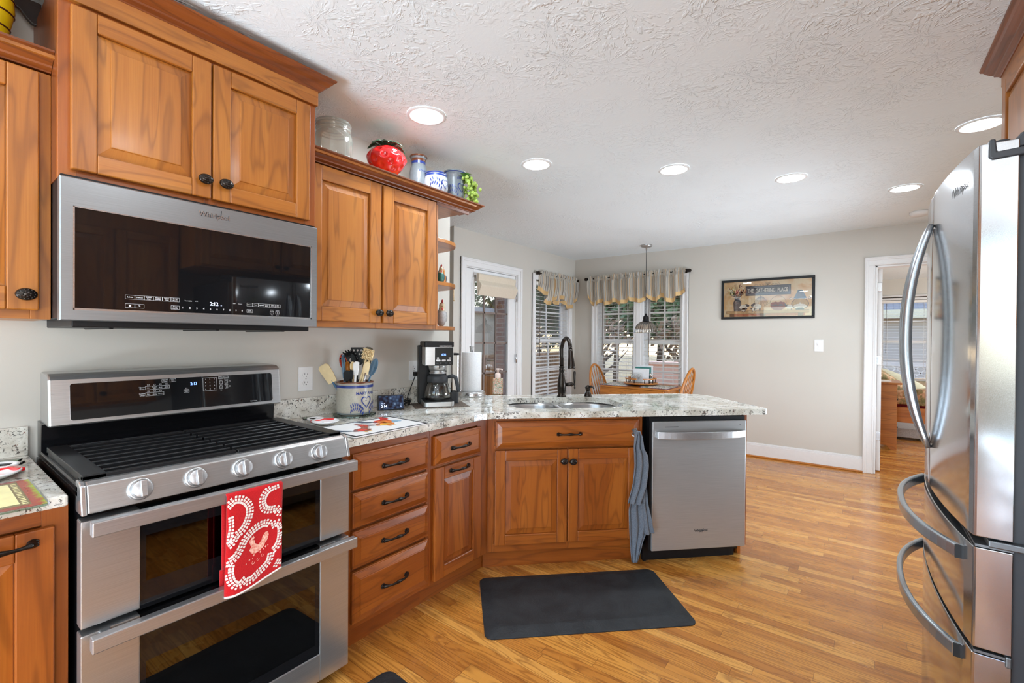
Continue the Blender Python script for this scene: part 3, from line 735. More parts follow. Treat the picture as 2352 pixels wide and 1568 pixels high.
# --- wall cabinet right of the microwave, its crown running on over the open shelves
UY = .32
rc = thing('wall_cabinet', 'cherry wall cabinet with two doors beside the open corner shelves', 'cabinet', (0, 1.050, 1.362), R90)
W = .794
carcass(rc, 0, W, -UY + .02, -.002, 0, .745, 'cherry')
ff(rc, 0, W, -UY, 0, .735, [(0, .040), (W / 2 - .02, W / 2 + .02), (W - .022, W)], [(0, .035), (.700, .735)], 'cherry')
cab_door(rc, .012, .399, -UY - .02, .026, .728, 'cherry', 'cherry_panel', (.378, .076), st=.066)
cab_door(rc, .412, .777, -UY - .02, .026, .728, 'cherry', 'cherry_panel', (.440, .077), st=.066)
crown('crown_moulding', rc, 0.0, 1.085, -UY - .004, .738, CROWN, 'cherry_dark', end_r=-.22, scale=.98, sz=.66)
obj('top_board', M().box(0, 1.080, -UY - .054, -.002, .766, .784, 0).box(W - .02, 1.074, -UY, -.002, .738, .766, 0), 'cherry', rc)
obj('soffit_lip', M().box(W, 1.068, -UY - .004, -UY + .012, .722, .738, 0), 'cherry_dark', rc)

# --- open quarter-round shelves
cs = thing('corner_shelf', 'open quarter-round cherry shelves at the end of the wall cabinets', 'shelf', (0, 1.846, 1.362), R90)
obj('back_board', M().box(.0, .29, -.012, -.002, 0, .70, 2), 'wall', cs)
obj('side_board', M().box(0, .012, -UY, -.012, 0, .722, 2), 'cherry', cs)
def quarter(m, x0, w_, dep, z0, z1):
    pts = [(x0, -.012), (x0 + w_, -.012), (x0 + w_, -.04)] + [(x0 + w_ * cos(a) ** .75, -.04 - (dep - .04) * sin(a) ** .75) for a in [i / 12 * pi / 2 for i in range(1, 12)]] + [(x0, -dep)]
    return m.prism(pts, lambda a, c, d: (a, c, d), z0, z1, sm=False)
for z in (.0, .262, .515):
    obj('shelf', quarter(M(), .012, .278, UY - .004, z, z + .022), 'cherry', cs, bevel=.002)

# --- wall cabinet left of the microwave
lc = thing('wall_cabinet', 'cherry wall cabinet cut off at the left edge of the picture', 'cabinet', (0, -.55, 1.362), R90)
W = .812
carcass(lc, 0, W, -UY + .02, -.002, 0, .745, 'cherry')
ff(lc, 0, W, -UY, 0, .735, [(0, .040), (W - .044, W)], [(0, .038), (.700, .735)], 'cherry')
cab_door(lc, .40, .785, -UY - .02, .026, .728, 'cherry', 'cherry_panel', (.757, .070), st=.066)
cab_door(lc, .010, .392, -UY - .02, .026, .728, 'cherry', 'cherry_panel', (.365, .070), st=.066)
crown('crown_moulding', lc, 0, W - .001, -UY - .004, .738, CROWN, 'cherry_dark', scale=.98, sz=.66)
obj('top_board', M().box(0, W, -UY - .054, -.002, .766, .784, 0), 'cherry', lc)

# --- base cabinets on the stove wall
BY = .62; ZB, ZT = .112, .874
bl = thing('base_cabinet', 'cherry base cabinet left of the range', 'cabinet', (0, -.36, 0), R90)
W = .615
carcass(bl, 0, W, -BY + .02, -.002, ZB, ZT, 'cherry_low'); obj('toe_kick', M().box(0, W, -.555, -.54, 0, ZB, 0), 'cherry_dark', bl)
ff(bl, 0, W, -BY, ZB, ZT, [(0, .05), (W - .05, W)], [(ZB, ZB + .04), (.83, ZT)], 'cherry_low')
cab_door(bl, .09, .587, -BY - .02, .13, .827, 'cherry_low', 'cherry_low_panel', hp=(.484, .796), st=.07)

dcab = thing('base_cabinet', 'cherry base cabinet with a stack of four drawers right of the range', 'cabinet', (0, 1.045, 0), R90)
W = .480
carcass(dcab, 0, W, -BY + .02, -.002, ZB, ZT, 'cherry_low'); obj('toe_kick', M().box(0, W + .0, -.556, -.54, 0, ZB, 0), 'cherry_low', dcab)
ff(dcab, 0, W, -BY, ZB, ZT, [(0, .050), (W - .022, W)], [(ZB, ZB + .03), (.834, ZT)], 'cherry_low')
obj('back_panel', M().box(.04, W - .02, -BY + .004, -BY + .018, ZB + .02, .84, 0), 'cherry_dark', dcab)
for z0, z1 in ((.690, .836), (.532, .676), (.366, .517), (.138, .350)):
    cab_drawer(dcab, .050, .462, -BY - .02, z0, z1, 'cherry_low')

nc_ = thing('base_cabinet', 'narrow cherry base cabinet with one drawer over one door at the inside corner', 'cabinet', (0, 1.525, 0), R90)
W = .436
carcass(nc_, 0, W, -BY + .02, -.002, ZB, ZT, 'cherry_low'); obj('toe_kick', M().box(0, W + .075, -.556, -.54, 0, ZB, 0), 'cherry_low', nc_)
ff(nc_, 0, W, -BY, ZB, ZT, [(0, .025), (.350, W)], [(ZB, ZB + .03), (.670, .696), (.840, ZT)], 'cherry_low')
cab_drawer(nc_, .022, .362, -BY - .02, .690, .834, 'cherry_low')
cab_door(nc_, .022, .362, -BY - .02, .126, .676, 'cherry_low', 'cherry_low_panel', hp=(.192, .648), st=.062)

# --- peninsula (turned 45 degrees); local x runs along it, -y faces the kitchen
SQ = sqrt(.5)
PN = -.95                                     # face of the peninsula cabinets: n.p with n = (.707,-.707)
PROT = radians(45)
def pen_loc(s, n=PN): return ((s + n) * SQ, (s - n) * SQ, 0)
S0 = 1.827
sc = thing('sink_cabinet', 'cherry sink cabinet with one wide false drawer and two doors', 'cabinet', pen_loc(S0), PROT)
W = .908
obj('carcass', M().box(.04, W, .02, .60, ZB, .62, 0), 'cherry_low', sc)
obj('toe_kick', M().box(-.02, W, .062, .078, 0, ZB, 0), 'cherry_low', sc); obj('back_panel', M().box(-.01, W - .01, .006, .019, ZB + .02, ZT - .012, 0), 'cherry_low', sc)
ff(sc, 0, W, 0, ZB, ZT, [(0, .034), (.455, .470), (W - .028, W)], [(ZB, ZB + .045), (.690, .712), (.848, ZT)], 'cherry_low')
cab_drawer(sc, .044, .880, -.02, .698, .850, 'cherry_low', name='false_drawer')
cab_door(sc, .040, .453, -.02, .155, .686, 'cherry_low', 'cherry_low_panel', (.432, .622), st=.058)
cab_door(sc, .460, .876, -.02, .155, .686, 'cherry_low', 'cherry_low_panel', (.484, .618), st=.058)
ep = thing('end_panel', 'cherry end panel closing the peninsula beside the dishwasher', 'panel', pen_loc(3.382), PROT)
obj('side_board', M().box(0, .020, .0, .66, ZB - .04, ZT, 2).box(0, .020, .05, .66, 0, ZB - .03, 2), 'cherry_low', ep)
obj('filler_strip', M().box(-.022, 0, .010, .03, .86, ZT, 0), 'cherry_low', ep)
bp = tag(obj('back_panel', M().box(.30, 1.60, .62, .64, .0, ZT, 2), 'cherry_low'), 'cherry panel closing the back of the peninsula on the dining side', 'panel')
bp.location = pen_loc(S0); bp.rotation_euler = (0, 0, PROT)

# --- dishwasher
dw = thing('dishwasher', 'stainless steel dishwasher with bowed bar handle at the end of the peninsula', 'dishwasher', pen_loc(2.745), PROT)
W = .630
obj('tub', M().box(.012, W - .004, .035, .58, .035, .870), 'black', dw)
obj('toe_panel', M().box(.020, W - .030, .030, .05, 0, .085).box(.012, .03, .02, .05, 0, .10), 'plastic_black', dw)
dy = -.040
m = M(); m.box(.036, W - .004, dy, dy + .05, .083, .838)
obj('door', m, 'steel_mid', dw, bevel=.004)
obj('door_edge', M().box(.022, .036, dy + .012, dy + .055, .083, .845).box(.022, W - .004, dy + .015, dy + .06, .838, .862), 'plastic_black', dw)
m = M(); P = []
for i in range(17):
    t = i / 16 * 2 - 1; P.append((.060 + (W - .026 - .060) * (t + 1) / 2, dy - .016 - .042 * (1 - t * t) ** .8, .762))
m.bar(P, .012, .042)
for x in (.060, W - .026 - .012): m.box(x, x + .012, dy - .018, dy, .743, .781)
dh = obj('handle', m, 'handle_steel', dw, bevel=.003)
obj('vent_slot', M().box(.112, .195, dy - .001, dy + .001, .804, .8075), 'print_dark', dw)
m = M(); m.text('Whirlpool', .020, lambda a, b: (.342 + a, dy - .0008, .192 + b), bold=.0006)
m.tube([(.334, dy - .001, .183), (.350, dy - .001, .188), (.360, dy - .001, .202)], .0012, 5)
obj('badge', m, 'print_dark', dw)
obj('sensor', M().lathe([(.002, 0), (.002, .001)], (W - .045, dy, .812), 8, axis=1), 'print_dark', dw)

# ================================================================ worktops
GR = .030; ZC = .905
def top_outline():
    sE = 3.50; nF, nB = -.888, -1.655
    def P(s, n): return ((s + n) * SQ, (s - n) * SQ)
    pts = [(.001, 1.046), (.654, 1.046)]
    c = (.654, .654 - nF / SQ)                       # inner corner, eased
    for k in range(-6, 7):
        t = k / 6
        a = (.654, c[1] - .10) if t < 0 else None
        pts.append((c[0] + (.07 * t if t > 0 else 0) - .004 * (1 - abs(t)) * 0 + .010 * (1 - abs(t)) * 1, c[1] + (.10 * t if t < 0 else .07 * t) - .008 * (1 - abs(t))))
    def arc(s, n, r, a0, a1, k=6):
        for i in range(k + 1):
            a = a0 + (a1 - a0) * i / k; pts.append(P(s + r * cos(a), n + r * sin(a)))
    arc(sE - .02, nF - .02, .02, pi / 2, 0, 3)
    arc(sE - .16, nB + .16, .16, 0, -pi / 2, 10)
    pts.append(P(.001 / SQ - nB * 0 + 1.66, nB)); pts.append((.001, .001 - nB / SQ - .002))
    return pts, P
TOP, PP = top_outline()
SINK = (1.972, 2.694, -1.490, -1.018)                 # s0, s1, n0, n1 of the cut-out
def rrect(s0, s1, n0, n1, r, k=6):
    out = []
    for cx_, cy_, a0 in ((s1 - r, n1 - r, 0), (s0 + r, n1 - r, pi / 2), (s0 + r, n0 + r, pi), (s1 - r, n0 + r, 3 * pi / 2)):
        for i in range(k + 1):
            a = a0 + pi / 2 * i / k; out.append((cx_ + r * cos(a), cy_ + r * sin(a)))
    return out
def holed_slab(m, outer, hole, z0, z1):
    """slab with a hole: triangulated ring, walls inside and out"""
    bm_ = __import__('bmesh').new()
    vo = [bm_.verts.new((x, y, z1)) for x, y in outer]; loops = [[bm_.verts.new((x, y, z1)) for x, y in h] for h in (hole if isinstance(hole[0][0], (tuple, list)) else [hole])]
    eo = [bm_.edges.new((vo[i], vo[(i + 1) % len(vo)])) for i in range(len(vo))]
    eh = [bm_.edges.new((vh[i], vh[(i + 1) % len(vh)])) for vh in loops for i in range(len(vh))]
    r = __import__('bmesh').ops.triangle_fill(bm_, use_beauty=True, edges=eo + eh)
    bm_.verts.index_update(); b = len(m.v)
    vs = list(bm_.verts)
    m.v += [tuple(v.co) for v in vs]; n = len(vs); m.v += [(v.co.x, v.co.y, z0) for v in vs]
    for f in bm_.faces:
        idx = [v.index for v in f.verts]
        if f.normal.z < 0: idx.reverse()
        m.face([b + i for i in idx]); m.face([b + n + i for i in reversed(idx)])
    for loop in (vo, *loops):
        k = len(loop)
        for i in range(k):
            a, c = loop[i].index, loop[(i + 1) % k].index; m.face((b + a, b + c, b + n + c, b + n + a), None, 0, False)
    bm_.free(); return m
sh = rrect(SINK[0], SINK[1], SINK[2], SINK[3], .15, 8)
hole = [PP(a, c) for a, c in sh]
ct = thing('countertop', 'speckled granite countertop running from the range round onto the peninsula', 'countertop', (.5, 2.0, .875))
m = holed_slab(M(), TOP, hole, ZC - GR, ZC)
obj('slab', m, 'granite', ct, world=True, bevel=.004, seg=3)
obj('backsplash', M().box(.001, .022, 1.046, 2.272, ZC, ZC + .098, 1), 'granite', ct, world=True, bevel=.002)
cl_ = thing('countertop', 'speckled granite countertop on the left side of the range', 'countertop', (.3, -.1, .875))
obj('slab', M().box(.001, .654, -.60, .250, ZC - GR, ZC, 1), 'granite', cl_, world=True, bevel=.006, seg=3)
obj('backsplash', M().box(.001, .022, -.60, .248, ZC, ZC + .098, 1), 'granite', cl_, world=True, bevel=.002)

# --- undermount double sink
sk = thing('sink', 'stainless steel double bowl sink set under the granite', 'sink', pen_loc(2.33, -1.25)[:2] + (.70,), PROT)
def bowl(s0, s1, n0, n1, r, dep):
    m = M(); zt = ZC - GR - .002
    rs = []
    for ins, z in ((-.016, zt), (0, zt), (.004, zt - .02), (.010, zt - dep + .03), (.035, zt - dep)):
        rs.append([(*PP(a, c), z) for a, c in rrect(s0 + ins, s1 - ins, n0 + ins, n1 - ins, max(.02, r - ins * .6), 6)])
    m.rings(rs, 0, True, False, True); return m
obj('bowl', bowl(SINK[0] - .004, 2.318, SINK[2] - .004, SINK[3] + .004, .13, .19), 'steel', sk, world=True)
obj('bowl', bowl(2.346, SINK[1] + .004, SINK[2] - .004, SINK[3] + .004, .13, .17), 'steel', sk, world=True)
m = M(); m.box(2.306, 2.358, SINK[2] + .0, SINK[3] - .0, .855, .8725)
m.v = [(*PP(p[0], p[1]), p[2]) for p in m.v]
obj('divider', m, 'steel', sk, world=True, bevel=.003)
for s_, z in ((2.145, .684), (2.52, .704)):
    c = PP(s_, -1.24); obj('drain', M().lathe([(.045, 0), (.043, .003), (.03, .001), (.002, -.004)], (c[0], c[1], z), 20), 'steel_bright', sk, world=True)

# --- faucet
fx, fy_ = PP(2.400, -1.558)
fa = thing('faucet', 'oil-rubbed bronze gooseneck kitchen faucet behind the sink', 'faucet', (fx, fy_, ZC), PROT)
m = M(); m.lathe([(.033, 0), (.034, .004), (.028, .010), (.026, .016), (.028, .035), (.031, .065), (.030, .095), (.024, .130), (.019, .160), (.017, .185), (.020, .188), (.020, .194), (.017, .197), (.017, .203), (.020, .206), (.020, .211), (.0165, .216)], (0, 0, 0), 24)
obj('body', m, 'bronze', fa)
P = [(0, 0, .21), (0, 0, .30)] + [(.010 * (1 - cos(a)), -.078 * (1 - cos(a)), .33 + .085 * sin(a)) for a in [i / 14 * pi * .96 for i in range(15)]]
obj('spout', M().tube(P, .0135, 14), 'bronze', fa)
e = Vector(P[-1]); e2 = e + Vector((.004, -.018, -.13))
ts = [0, .12, .3, .5, .8, .97, 1.0]
obj('spray_head', M().tube([e + (e2 - e) * t for t in ts], [.0145, .016, .017, .0195, .024, .027, .025], 16), 'bronze', fa)
m = M(); m.tube([(.02, 0, .085), (.062, -.006, .088), (.070, -.007, .088), (.082, -.008, .088)], [.0125, .0135, .017, .010], 12)
m.ball((.090, -.008, .088), .009, .009, .009, 8)
obj('lever_hub', m, 'bronze', fa)
obj('lever', M().tube([(.094, -.008, .055), (.093, -.008, .064), (.093, -.008, .072), (.092, -.008, .10), (.092, -.008, .135), (.092, -.008, .172), (.092, -.008, .182)], [.004, .007, .004, .0065, .0085, .010, .006], 10), 'bronze', fa)
sx_, sy_ = PP(2.592, -1.555)
sd = thing('soap_dispenser', 'short black soap dispenser to the right of the faucet', 'soap dispenser', (sx_, sy_, ZC), PROT)
obj('base', M().lathe([(.027, 0), (.027, .004), (.020, .030), (.014, .034), (.013, .042)], (0, 0, 0), 20), 'bronze', sd)
m = M().lathe([(.013, .042), (.016, .048), (.021, .060), (.022, .066), (.012, .076), (.004, .082)], (0, 0, 0), 18)
m.tube([(0, -.004, .068), (.016, -.020, .074), (.030, -.034, .066), (.032, -.036, .058)], [.009, .008, .0065, .005], 10)
obj('pump_head', m, 'bronze', sd)

# ================================================================ microwave
mw = thing('microwave', 'stainless steel over-the-range microwave with black glass door', 'microwave', (0, .2605, 1.357), R90)
W = .777; MF = -.46
obj('body', M().box(.004, W - .004, -.445, -.004, .008, .422), 'plastic_black', mw)
m = M()
x0, x1, z0, z1 = .028, W - .025, .031, .332
def rect4(a0, a1, c0, c1, y): return [(a0, y, c0), (a1, y, c0), (a1, y, c1), (a0, y, c1)]
m.rings([rect4(.001, W - .001, .001, .413, MF + .035), rect4(0, W, 0, .414, MF + .003), rect4(.003, W - .003, .003, .411, MF), rect4(x0, x1, z0, z1, MF), rect4(x0, x1, z0, z1, MF + .012)], 0, False)
obj('door', m, 'steel_mw', mw)
obj('window', M().box(x0 - .002, x1 + .002, MF + .004, MF + .03, z0 - .002, z1 + .002), 'black_glass', mw)
m = M()
for a0, a1, c0, c1 in ((x0, x0 + .004, z0, z1), (x1 - .004, x1, z0, z1), (x0, x1, z0, z0 + .006), (x0, x1, z1 - .003, z1)): m.box(a0, a1, MF + .0005, MF + .006, c0, c1)
obj('window_trim', m, 'steel_bright', mw)
TY = MF + .0033
def tx(x): return .9316 * x - .0076
def T(mm, s_, size, x, z, **k): mm.text(s_, size * .93, lambda a, b: (tx(x) + a, TY, z - .017 + b), **k)
def rectline(mm, xa, xb, za, zb, t=.0006, y=None):
    y = TY if y is None else y; xa, xb, za, zb = tx(xa), tx(xb), za - .017, zb - .017
    for a0, a1, c0, c1 in ((xa, xb, za, za + t), (xa, xb, zb - t, zb), (xa, xa + t, za, zb), (xb - t, xb, za, zb)):
        mm.poly([(a0, y, c0), (a1, y, c0), (a1, y, c1), (a0, y, c1)])
m = M(); bx = .166; w_ = .0255
for i, s_ in enumerate(('Reheat', 'Defrost', 'Soften/\nMelt', 'Steam/\nSimmer', 'Warm\nHold', 'Temp/\nPower')):
    rectline(m, bx + i * w_, bx + (i + 1) * w_, .0885, .1015); T(m, s_, .0058, bx + (i + .5) * w_, .095, bold=.0001)
for i in range(2): rectline(m, bx + i * w_, bx + (i + 1) * w_, .0615, .0745)
m.lathe([(.003, 0), (.0022, .0002)], (tx(bx + w_ / 2), TY, .051), 10, axis=1); T(m, '%', .008, bx + w_ * 1.5, .068)
rectline(m, bx + 5 * w_, bx + 6 * w_, .0630, .0755); T(m, 'Timer\nSet/Off', .0056, bx + 5.5 * w_, .0692, bold=.0001)
T(m, 'Turntable', .0058, .346, .0940); T(m, '<<', .0085, .372, .0940)
for i, ch in enumerate('1234567890'): T(m, ch, .0088, .329 + i * .0222, .0700 - i * .0001, bold=.0002)
T(m, '>>', .0085, .500, .0940); T(m, 'Select', .0058, .522, .0940)
bx = .546; w_ = .0222
for i, s_ in enumerate(('Popcorn', 'Potato', 'Vegetable', 'Frozen\nEntree', 'Auto\nCook', 'Kids\nMenu')):
    rectline(m, bx + i * w_, bx + (i + 1) * w_, .0875, .1000); T(m, s_, .0050, bx + (i + .5) * w_, .0938, bold=.0001)
rectline(m, bx, bx + w_, .0635, .0755); T(m, 'Clock/\nOptions', .0048, bx + w_ / 2, .0695, bold=.0001)
for i, (a, b_) in enumerate((('START', '>'), ('CANCEL', 'x'))):
    xx = bx + (4.25 + i) * w_ + .004
    rectline(m, xx - .0075, xx + .0075, .0625, .0735, .0009); T(m, a, .0042, xx, .0770); T(m, b_, .008, xx, .068); T(m, '+30 sec' if i == 0 else 'hold 3 sec', .0028, xx, .0590)
obj('control_lettering', m, 'print_white', mw)
m = M(); T(m, '2:12', .0185, .430, .0880, bold=.0003, sx=.9); T(m, 'PM', .004, .4545, .0835); obj('clock_display', m, 'display_white', mw)
m = M(); m.text('Whirlpool', .0225, lambda a, b: (.393 + a, MF - .0008, .380 + b), bold=.0008)
m.tube([(.395, MF - .001, .378), (.412, MF - .001, .385), (.414, MF - .001, .402)], .0014, 5)
obj('badge', m, 'print_dark', mw)
obj('badge_shine', M().text('Whirlpool', .0235, lambda a, b: (.3925 + a, MF - .0012, .3806 + b)), 'steel_bright', mw)
m = M().box(.03, W - .02, -.43, -.03, -.018, .010)
for x in (.12, .42, .66): m.box(x, x + .012, -.40, -.06, -.022, -.016)
obj('underside', m, 'plastic_black', mw, bevel=.004)

# ================================================================ range
rg = thing('range', 'stainless steel gas range with double oven and five knobs', 'stove', (0, .265, 0), R90)
W = .770; RF = -.70
obj('body', M().box(.002, .03, -.655, -.02, .02, .895).box(W - .03, W - .002, -.655, -.02, .02, .895).box(.03, W - .03, -.36, -.02, .02, .895).box(.03, W - .03, -.655, -.36, .02, .10).box(.03, W - .03, -.655, -.36, .80, .895).box(.03, W - .03, -.655, -.36, .535, .575), 'black', rg)
m = M().box(.0, W, -.665, -.10, .893, .912).box(0, .012, -.665, -.10, .905, .925).box(W - .012, W, -.665, -.10, .905, .925)
obj('cooktop', m, 'black', rg, bevel=.004)
# backguard
m = M(); m.prism([(-.025, .90), (-.095, .90), (-.105, 1.015), (-.12, 1.016), (-.025, 1.02)], lambda a, c, d: (d, a, c), .004, W - .004); obj('backguard_base', m, 'black', rg)
bgp = [(-.030, 1.012), (-.178, 1.012), (-.182, 1.018), (-.166, 1.166), (-.158, 1.178), (-.140, 1.186), (-.030, 1.188)]
obj('backguard', M().prism(bgp, lambda a, c, d: (d, a, c), .010, W - .010), 'steel', rg, bevel=.006, seg=3)
def bgy(z): return -.182 + (z - 1.018) / (1.166 - 1.018) * .016 - .0008
m = M(); gp = rrect(.062, W - .048, 1.030, 1.152, .008, 3)
m.prism(gp, lambda a, c, d: (a, bgy(c) - d, c), -.002, .0012); obj('control_glass', m, 'black_glass', rg)
m = M()
def TB(s_, size, x, z, **k):
    x = .905 * x + .008; m.text(s_, size * .92, lambda a, b: (x + a, bgy(z + b) - .0018, z + b), **k)
def RB(xa, xb, za, zb, t=.0007):
    xa, xb = .905 * xa + .008, .905 * xb + .008
    for a0, a1, c0, c1 in ((xa, xb, za, za + t), (xa, xb, zb - t, zb), (xa, xa + t, za, zb), (xb - t, xb, za, zb)):
        m.poly([(a0, bgy(c0) - .0018, c0), (a1, bgy(c0) - .0018, c0), (a1, bgy(c1) - .0018, c1), (a0, bgy(c1) - .0018, c1)])
TB('Upper\nOven', .0075, .273, 1.1205); TB('Lower\nOven', .0075, .273, 1.0975)
RB(.284, .366, 1.1145, 1.1275); RB(.284, .346, 1.0915, 1.1045)
for i, s_ in enumerate(('Bake', 'Frozen\nBake', 'Broil', 'Keep\nWarm')):
    TB(s_, .0055, .294 + i * .0205, 1.121); RB(.2905 + i * .0205, .2975 + i * .0205, 1.130, 1.1345, .0005)
for i, s_ in enumerate(('Bake', 'Keep\nWarm', 'Convect')):
    TB(s_, .0055, .294 + i * .0205, 1.098); RB(.2905 + i * .0205, .2975 + i * .0205, 1.1065, 1.111, .0005)
RB(.340, .362, 1.138, 1.150); TB('Cook\nTime', .0055, .351, 1.144); RB(.368, .390, 1.138, 1.150); TB('Start\nTime', .0055, .379, 1.144)
RB(.417, .437, 1.094, 1.106); TB('Options\nClear', .0050, .427, 1.100); RB(.423, .430, 1.108, 1.112, .0005)
RB(.490, .545, 1.094, 1.1465)
for i, ch in enumerate('123456789'): TB(ch, .0070, .500 + (i % 3) * .0175, 1.140 - (i // 3) * .013)
TB('0', .0070, .5175, 1.101); TB('o', .0080, .500, 1.101); TB('v', .0080, .535, 1.101)
RB(.552, .571, 1.139, 1.1495); TB('Timer\nSet/Off', .0046, .5615, 1.1442); RB(.574, .593, 1.139, 1.1495); TB('Settings', .0046, .5835, 1.1442)
for z in (1.1245, 1.1045):
    for x, a, b_ in ((.562, 'Start', '>'), (.5835, 'Cancel', 'x')):
        TB(a, .0055, x, z + .0095); RB(x - .0062, x + .0062, z - .0058, z + .0058, .0008); TB(b_, .008, x, z)
    RB(.594, .600, z, z + .005, .0005)
TB('USB', .004, .562, 1.093); TB('Gold Series', .0065, .700, 1.0365)
obj('control_lettering', m, 'print_white', rg)
m = M(); TB('2:13', .0165, .455, 1.126, bold=.0003, sx=.9); obj('clock_display', m, 'display_blue', rg)
# front control panel
prof = [(-.640, .934), (-.672, .934), (-.688, .926), (-.706, .856), (-.640, .856)]
obj('front_panel', M().prism(prof, lambda a, c, d: (d, a, c), .012, W - .012), 'steel', rg, bevel=.004, seg=3)
pe = [(-.640, .936), (-.673, .936), (-.690, .927), (-.708, .854), (-.640, .854)]
obj('panel_end_cap', M().prism(pe, lambda a, c, d: (d, a, c), 0, .012), 'steel_bright', rg, bevel=.003)
obj('panel_end_cap', M().prism(pe, lambda a, c, d: (d, a, c), W - .012, W), 'steel_bright', rg, bevel=.003)
kn_n = Vector((0, -.969, .249)); kn_u = Vector((0, .249, .969))
for kx in (.122, .254, .383, .513, .643):
    c0 = Vector((kx, -.6965, .893))
    def K(p): return tuple(c0 + Vector((p[0], 0, 0)) + kn_u * p[1] + kn_n * p[2])
    m = M().lathe([(.030, -.002), (.030, .003), (.028, .006), (.0255, .007)], (0, 0, 0), 28); m.v = [K(p) for p in m.v]
    bz = obj('knob', m, 'steel', rg)
    m = M().lathe([(.0245, .004), (.0245, .020), (.0228, .027), (.021, .028), (.001, .028)], (0, 0, 0), 28)
    m.v = [K(p) for p in m.v]; obj('dial', m, 'handle_steel', bz)
    m = M().lathe([(.0262, .0035), (.0262, .006)], (0, 0, 0), 28); m.v = [K(p) for p in m.v]; obj('ring', m, 'plastic_black', bz)
    m = M().prism([(-.0065, -.0215), (.0065, -.0215), (.0075, .0215), (-.0075, .0215)], lambda a, c, d: K((a, c, d)), .0275, .040); obj('grip', m, 'handle_steel', bz, bevel=.0015)
# oven doors
def oven_door(z0, z1, gz0, gz1, hz, wz, full, slot):
    yf = RF; m = M(); xa, xb = .122, .652
    m.box(0, xa, yf, yf + .045, z0, z1)
    m.box(xb, W, yf, yf + .045, z0, z1)
    if full: m.box(xa, xb, yf, yf + .045, z0, gz0 - .004)
    m.box(xa - .01, xb + .01, yf + .038, yf + .045, z1 - .012, z1 - .002)
    d = obj('oven_door', m, 'steel', rg, bevel=.003)
    m = M()
    fy0, fy1 = yf + .004, yf + .045; wx0, wx1 = .136, .634
    m.box(xa, wx0, fy0, fy1, gz0 - .004, z1).box(wx1, xb, fy0, fy1, gz0 - .004, z1).box(wx0, wx1, fy0, fy1, wz[1], z1).box(wx0, wx1, fy0, fy1, gz0 - .004, wz[0])
    obj('glass_border', m, 'black_glass', d)
    obj('window', M().box(wx0, wx1, fy0, fy0 + .004, wz[0], wz[1]), 'oven_glass', d)
    obj('inner_window_rim', M().prism(rrect(wx0 - .0, wx1 + .0, wz[0], wz[1], .012, 4), lambda a, c, q: (a, fy0 + .006 + q, c), 0, .001), 'oven_glass', d)
    m = M()
    for sgn, xx in ((0, wx0 + .003), (1, wx1 - .003)): m.box(xx - .0012, xx + .0012, fy0 + .012, fy0 + .016, wz[0], wz[1])
    for zz in (wz[0] + .003, wz[1] - .003): m.box(wx0, wx1, fy0 + .012, fy0 + .016, zz - .0012, zz + .0012)
    obj('window_trim', m, 'steel_dark', d)
    m = M(); m.box(wx0, wx1, yf + .30, yf + .305, wz[0], wz[1])
    m.box(wx0, wx1, yf + .05, yf + .30, wz[0] - .002, wz[0]); m.box(wx0, wx1, yf + .05, yf + .30, wz[1], wz[1] + .002)
    obj('cavity', m, 'black', d)
    m = M()
    for k in range(2):
        zz = wz[0] + (wz[1] - wz[0]) * (.30 + .38 * k)
        m.tube([(wx0, yf + .07, zz), (wx1, yf + .07, zz)], .003, 6)
        for i in range(14): xx = wx0 + .02 + i * (wx1 - wx0 - .04) / 13; m.tube([(xx, yf + .07, zz), (xx, yf + .28, zz)], .0016, 5)
    obj('rack', m, 'steel', d)
    m = M(); m.box(.012, W + .0, yf - .058, yf - .030, hz - .019, hz + .019)
    for xx in (.035, W - .06): m.box(xx, xx + .022, yf - .035, yf + .002, hz - .012, hz + .012)
    obj('handle', m, 'handle_steel', d, bevel=.003)
    if slot:
        m = M()
        for xa2, xb2 in ((.134, .245), (.290, .470), (.520, .632)): m.prism(rrect(xa2, xb2, z1 - .027, z1 - .011, .007, 3), lambda a, c, q: (a, fy0 - .0006 - q, c), 0, .001)
        obj('vent_slot', m, 'steel_dark', d)
    return d
# oven interiors are recessed: the range body is hollowed by keeping it behind the cavities
oven_door(.562, .838, .562, .780, .828, (.633, .760), False, True)
oven_door(.045, .545, .150, .50, .535, (.185, .408), True, False)
obj('kick_panel', M().box(.01, W - .01, RF + .06, RF + .10, .0, .05), 'black', rg)
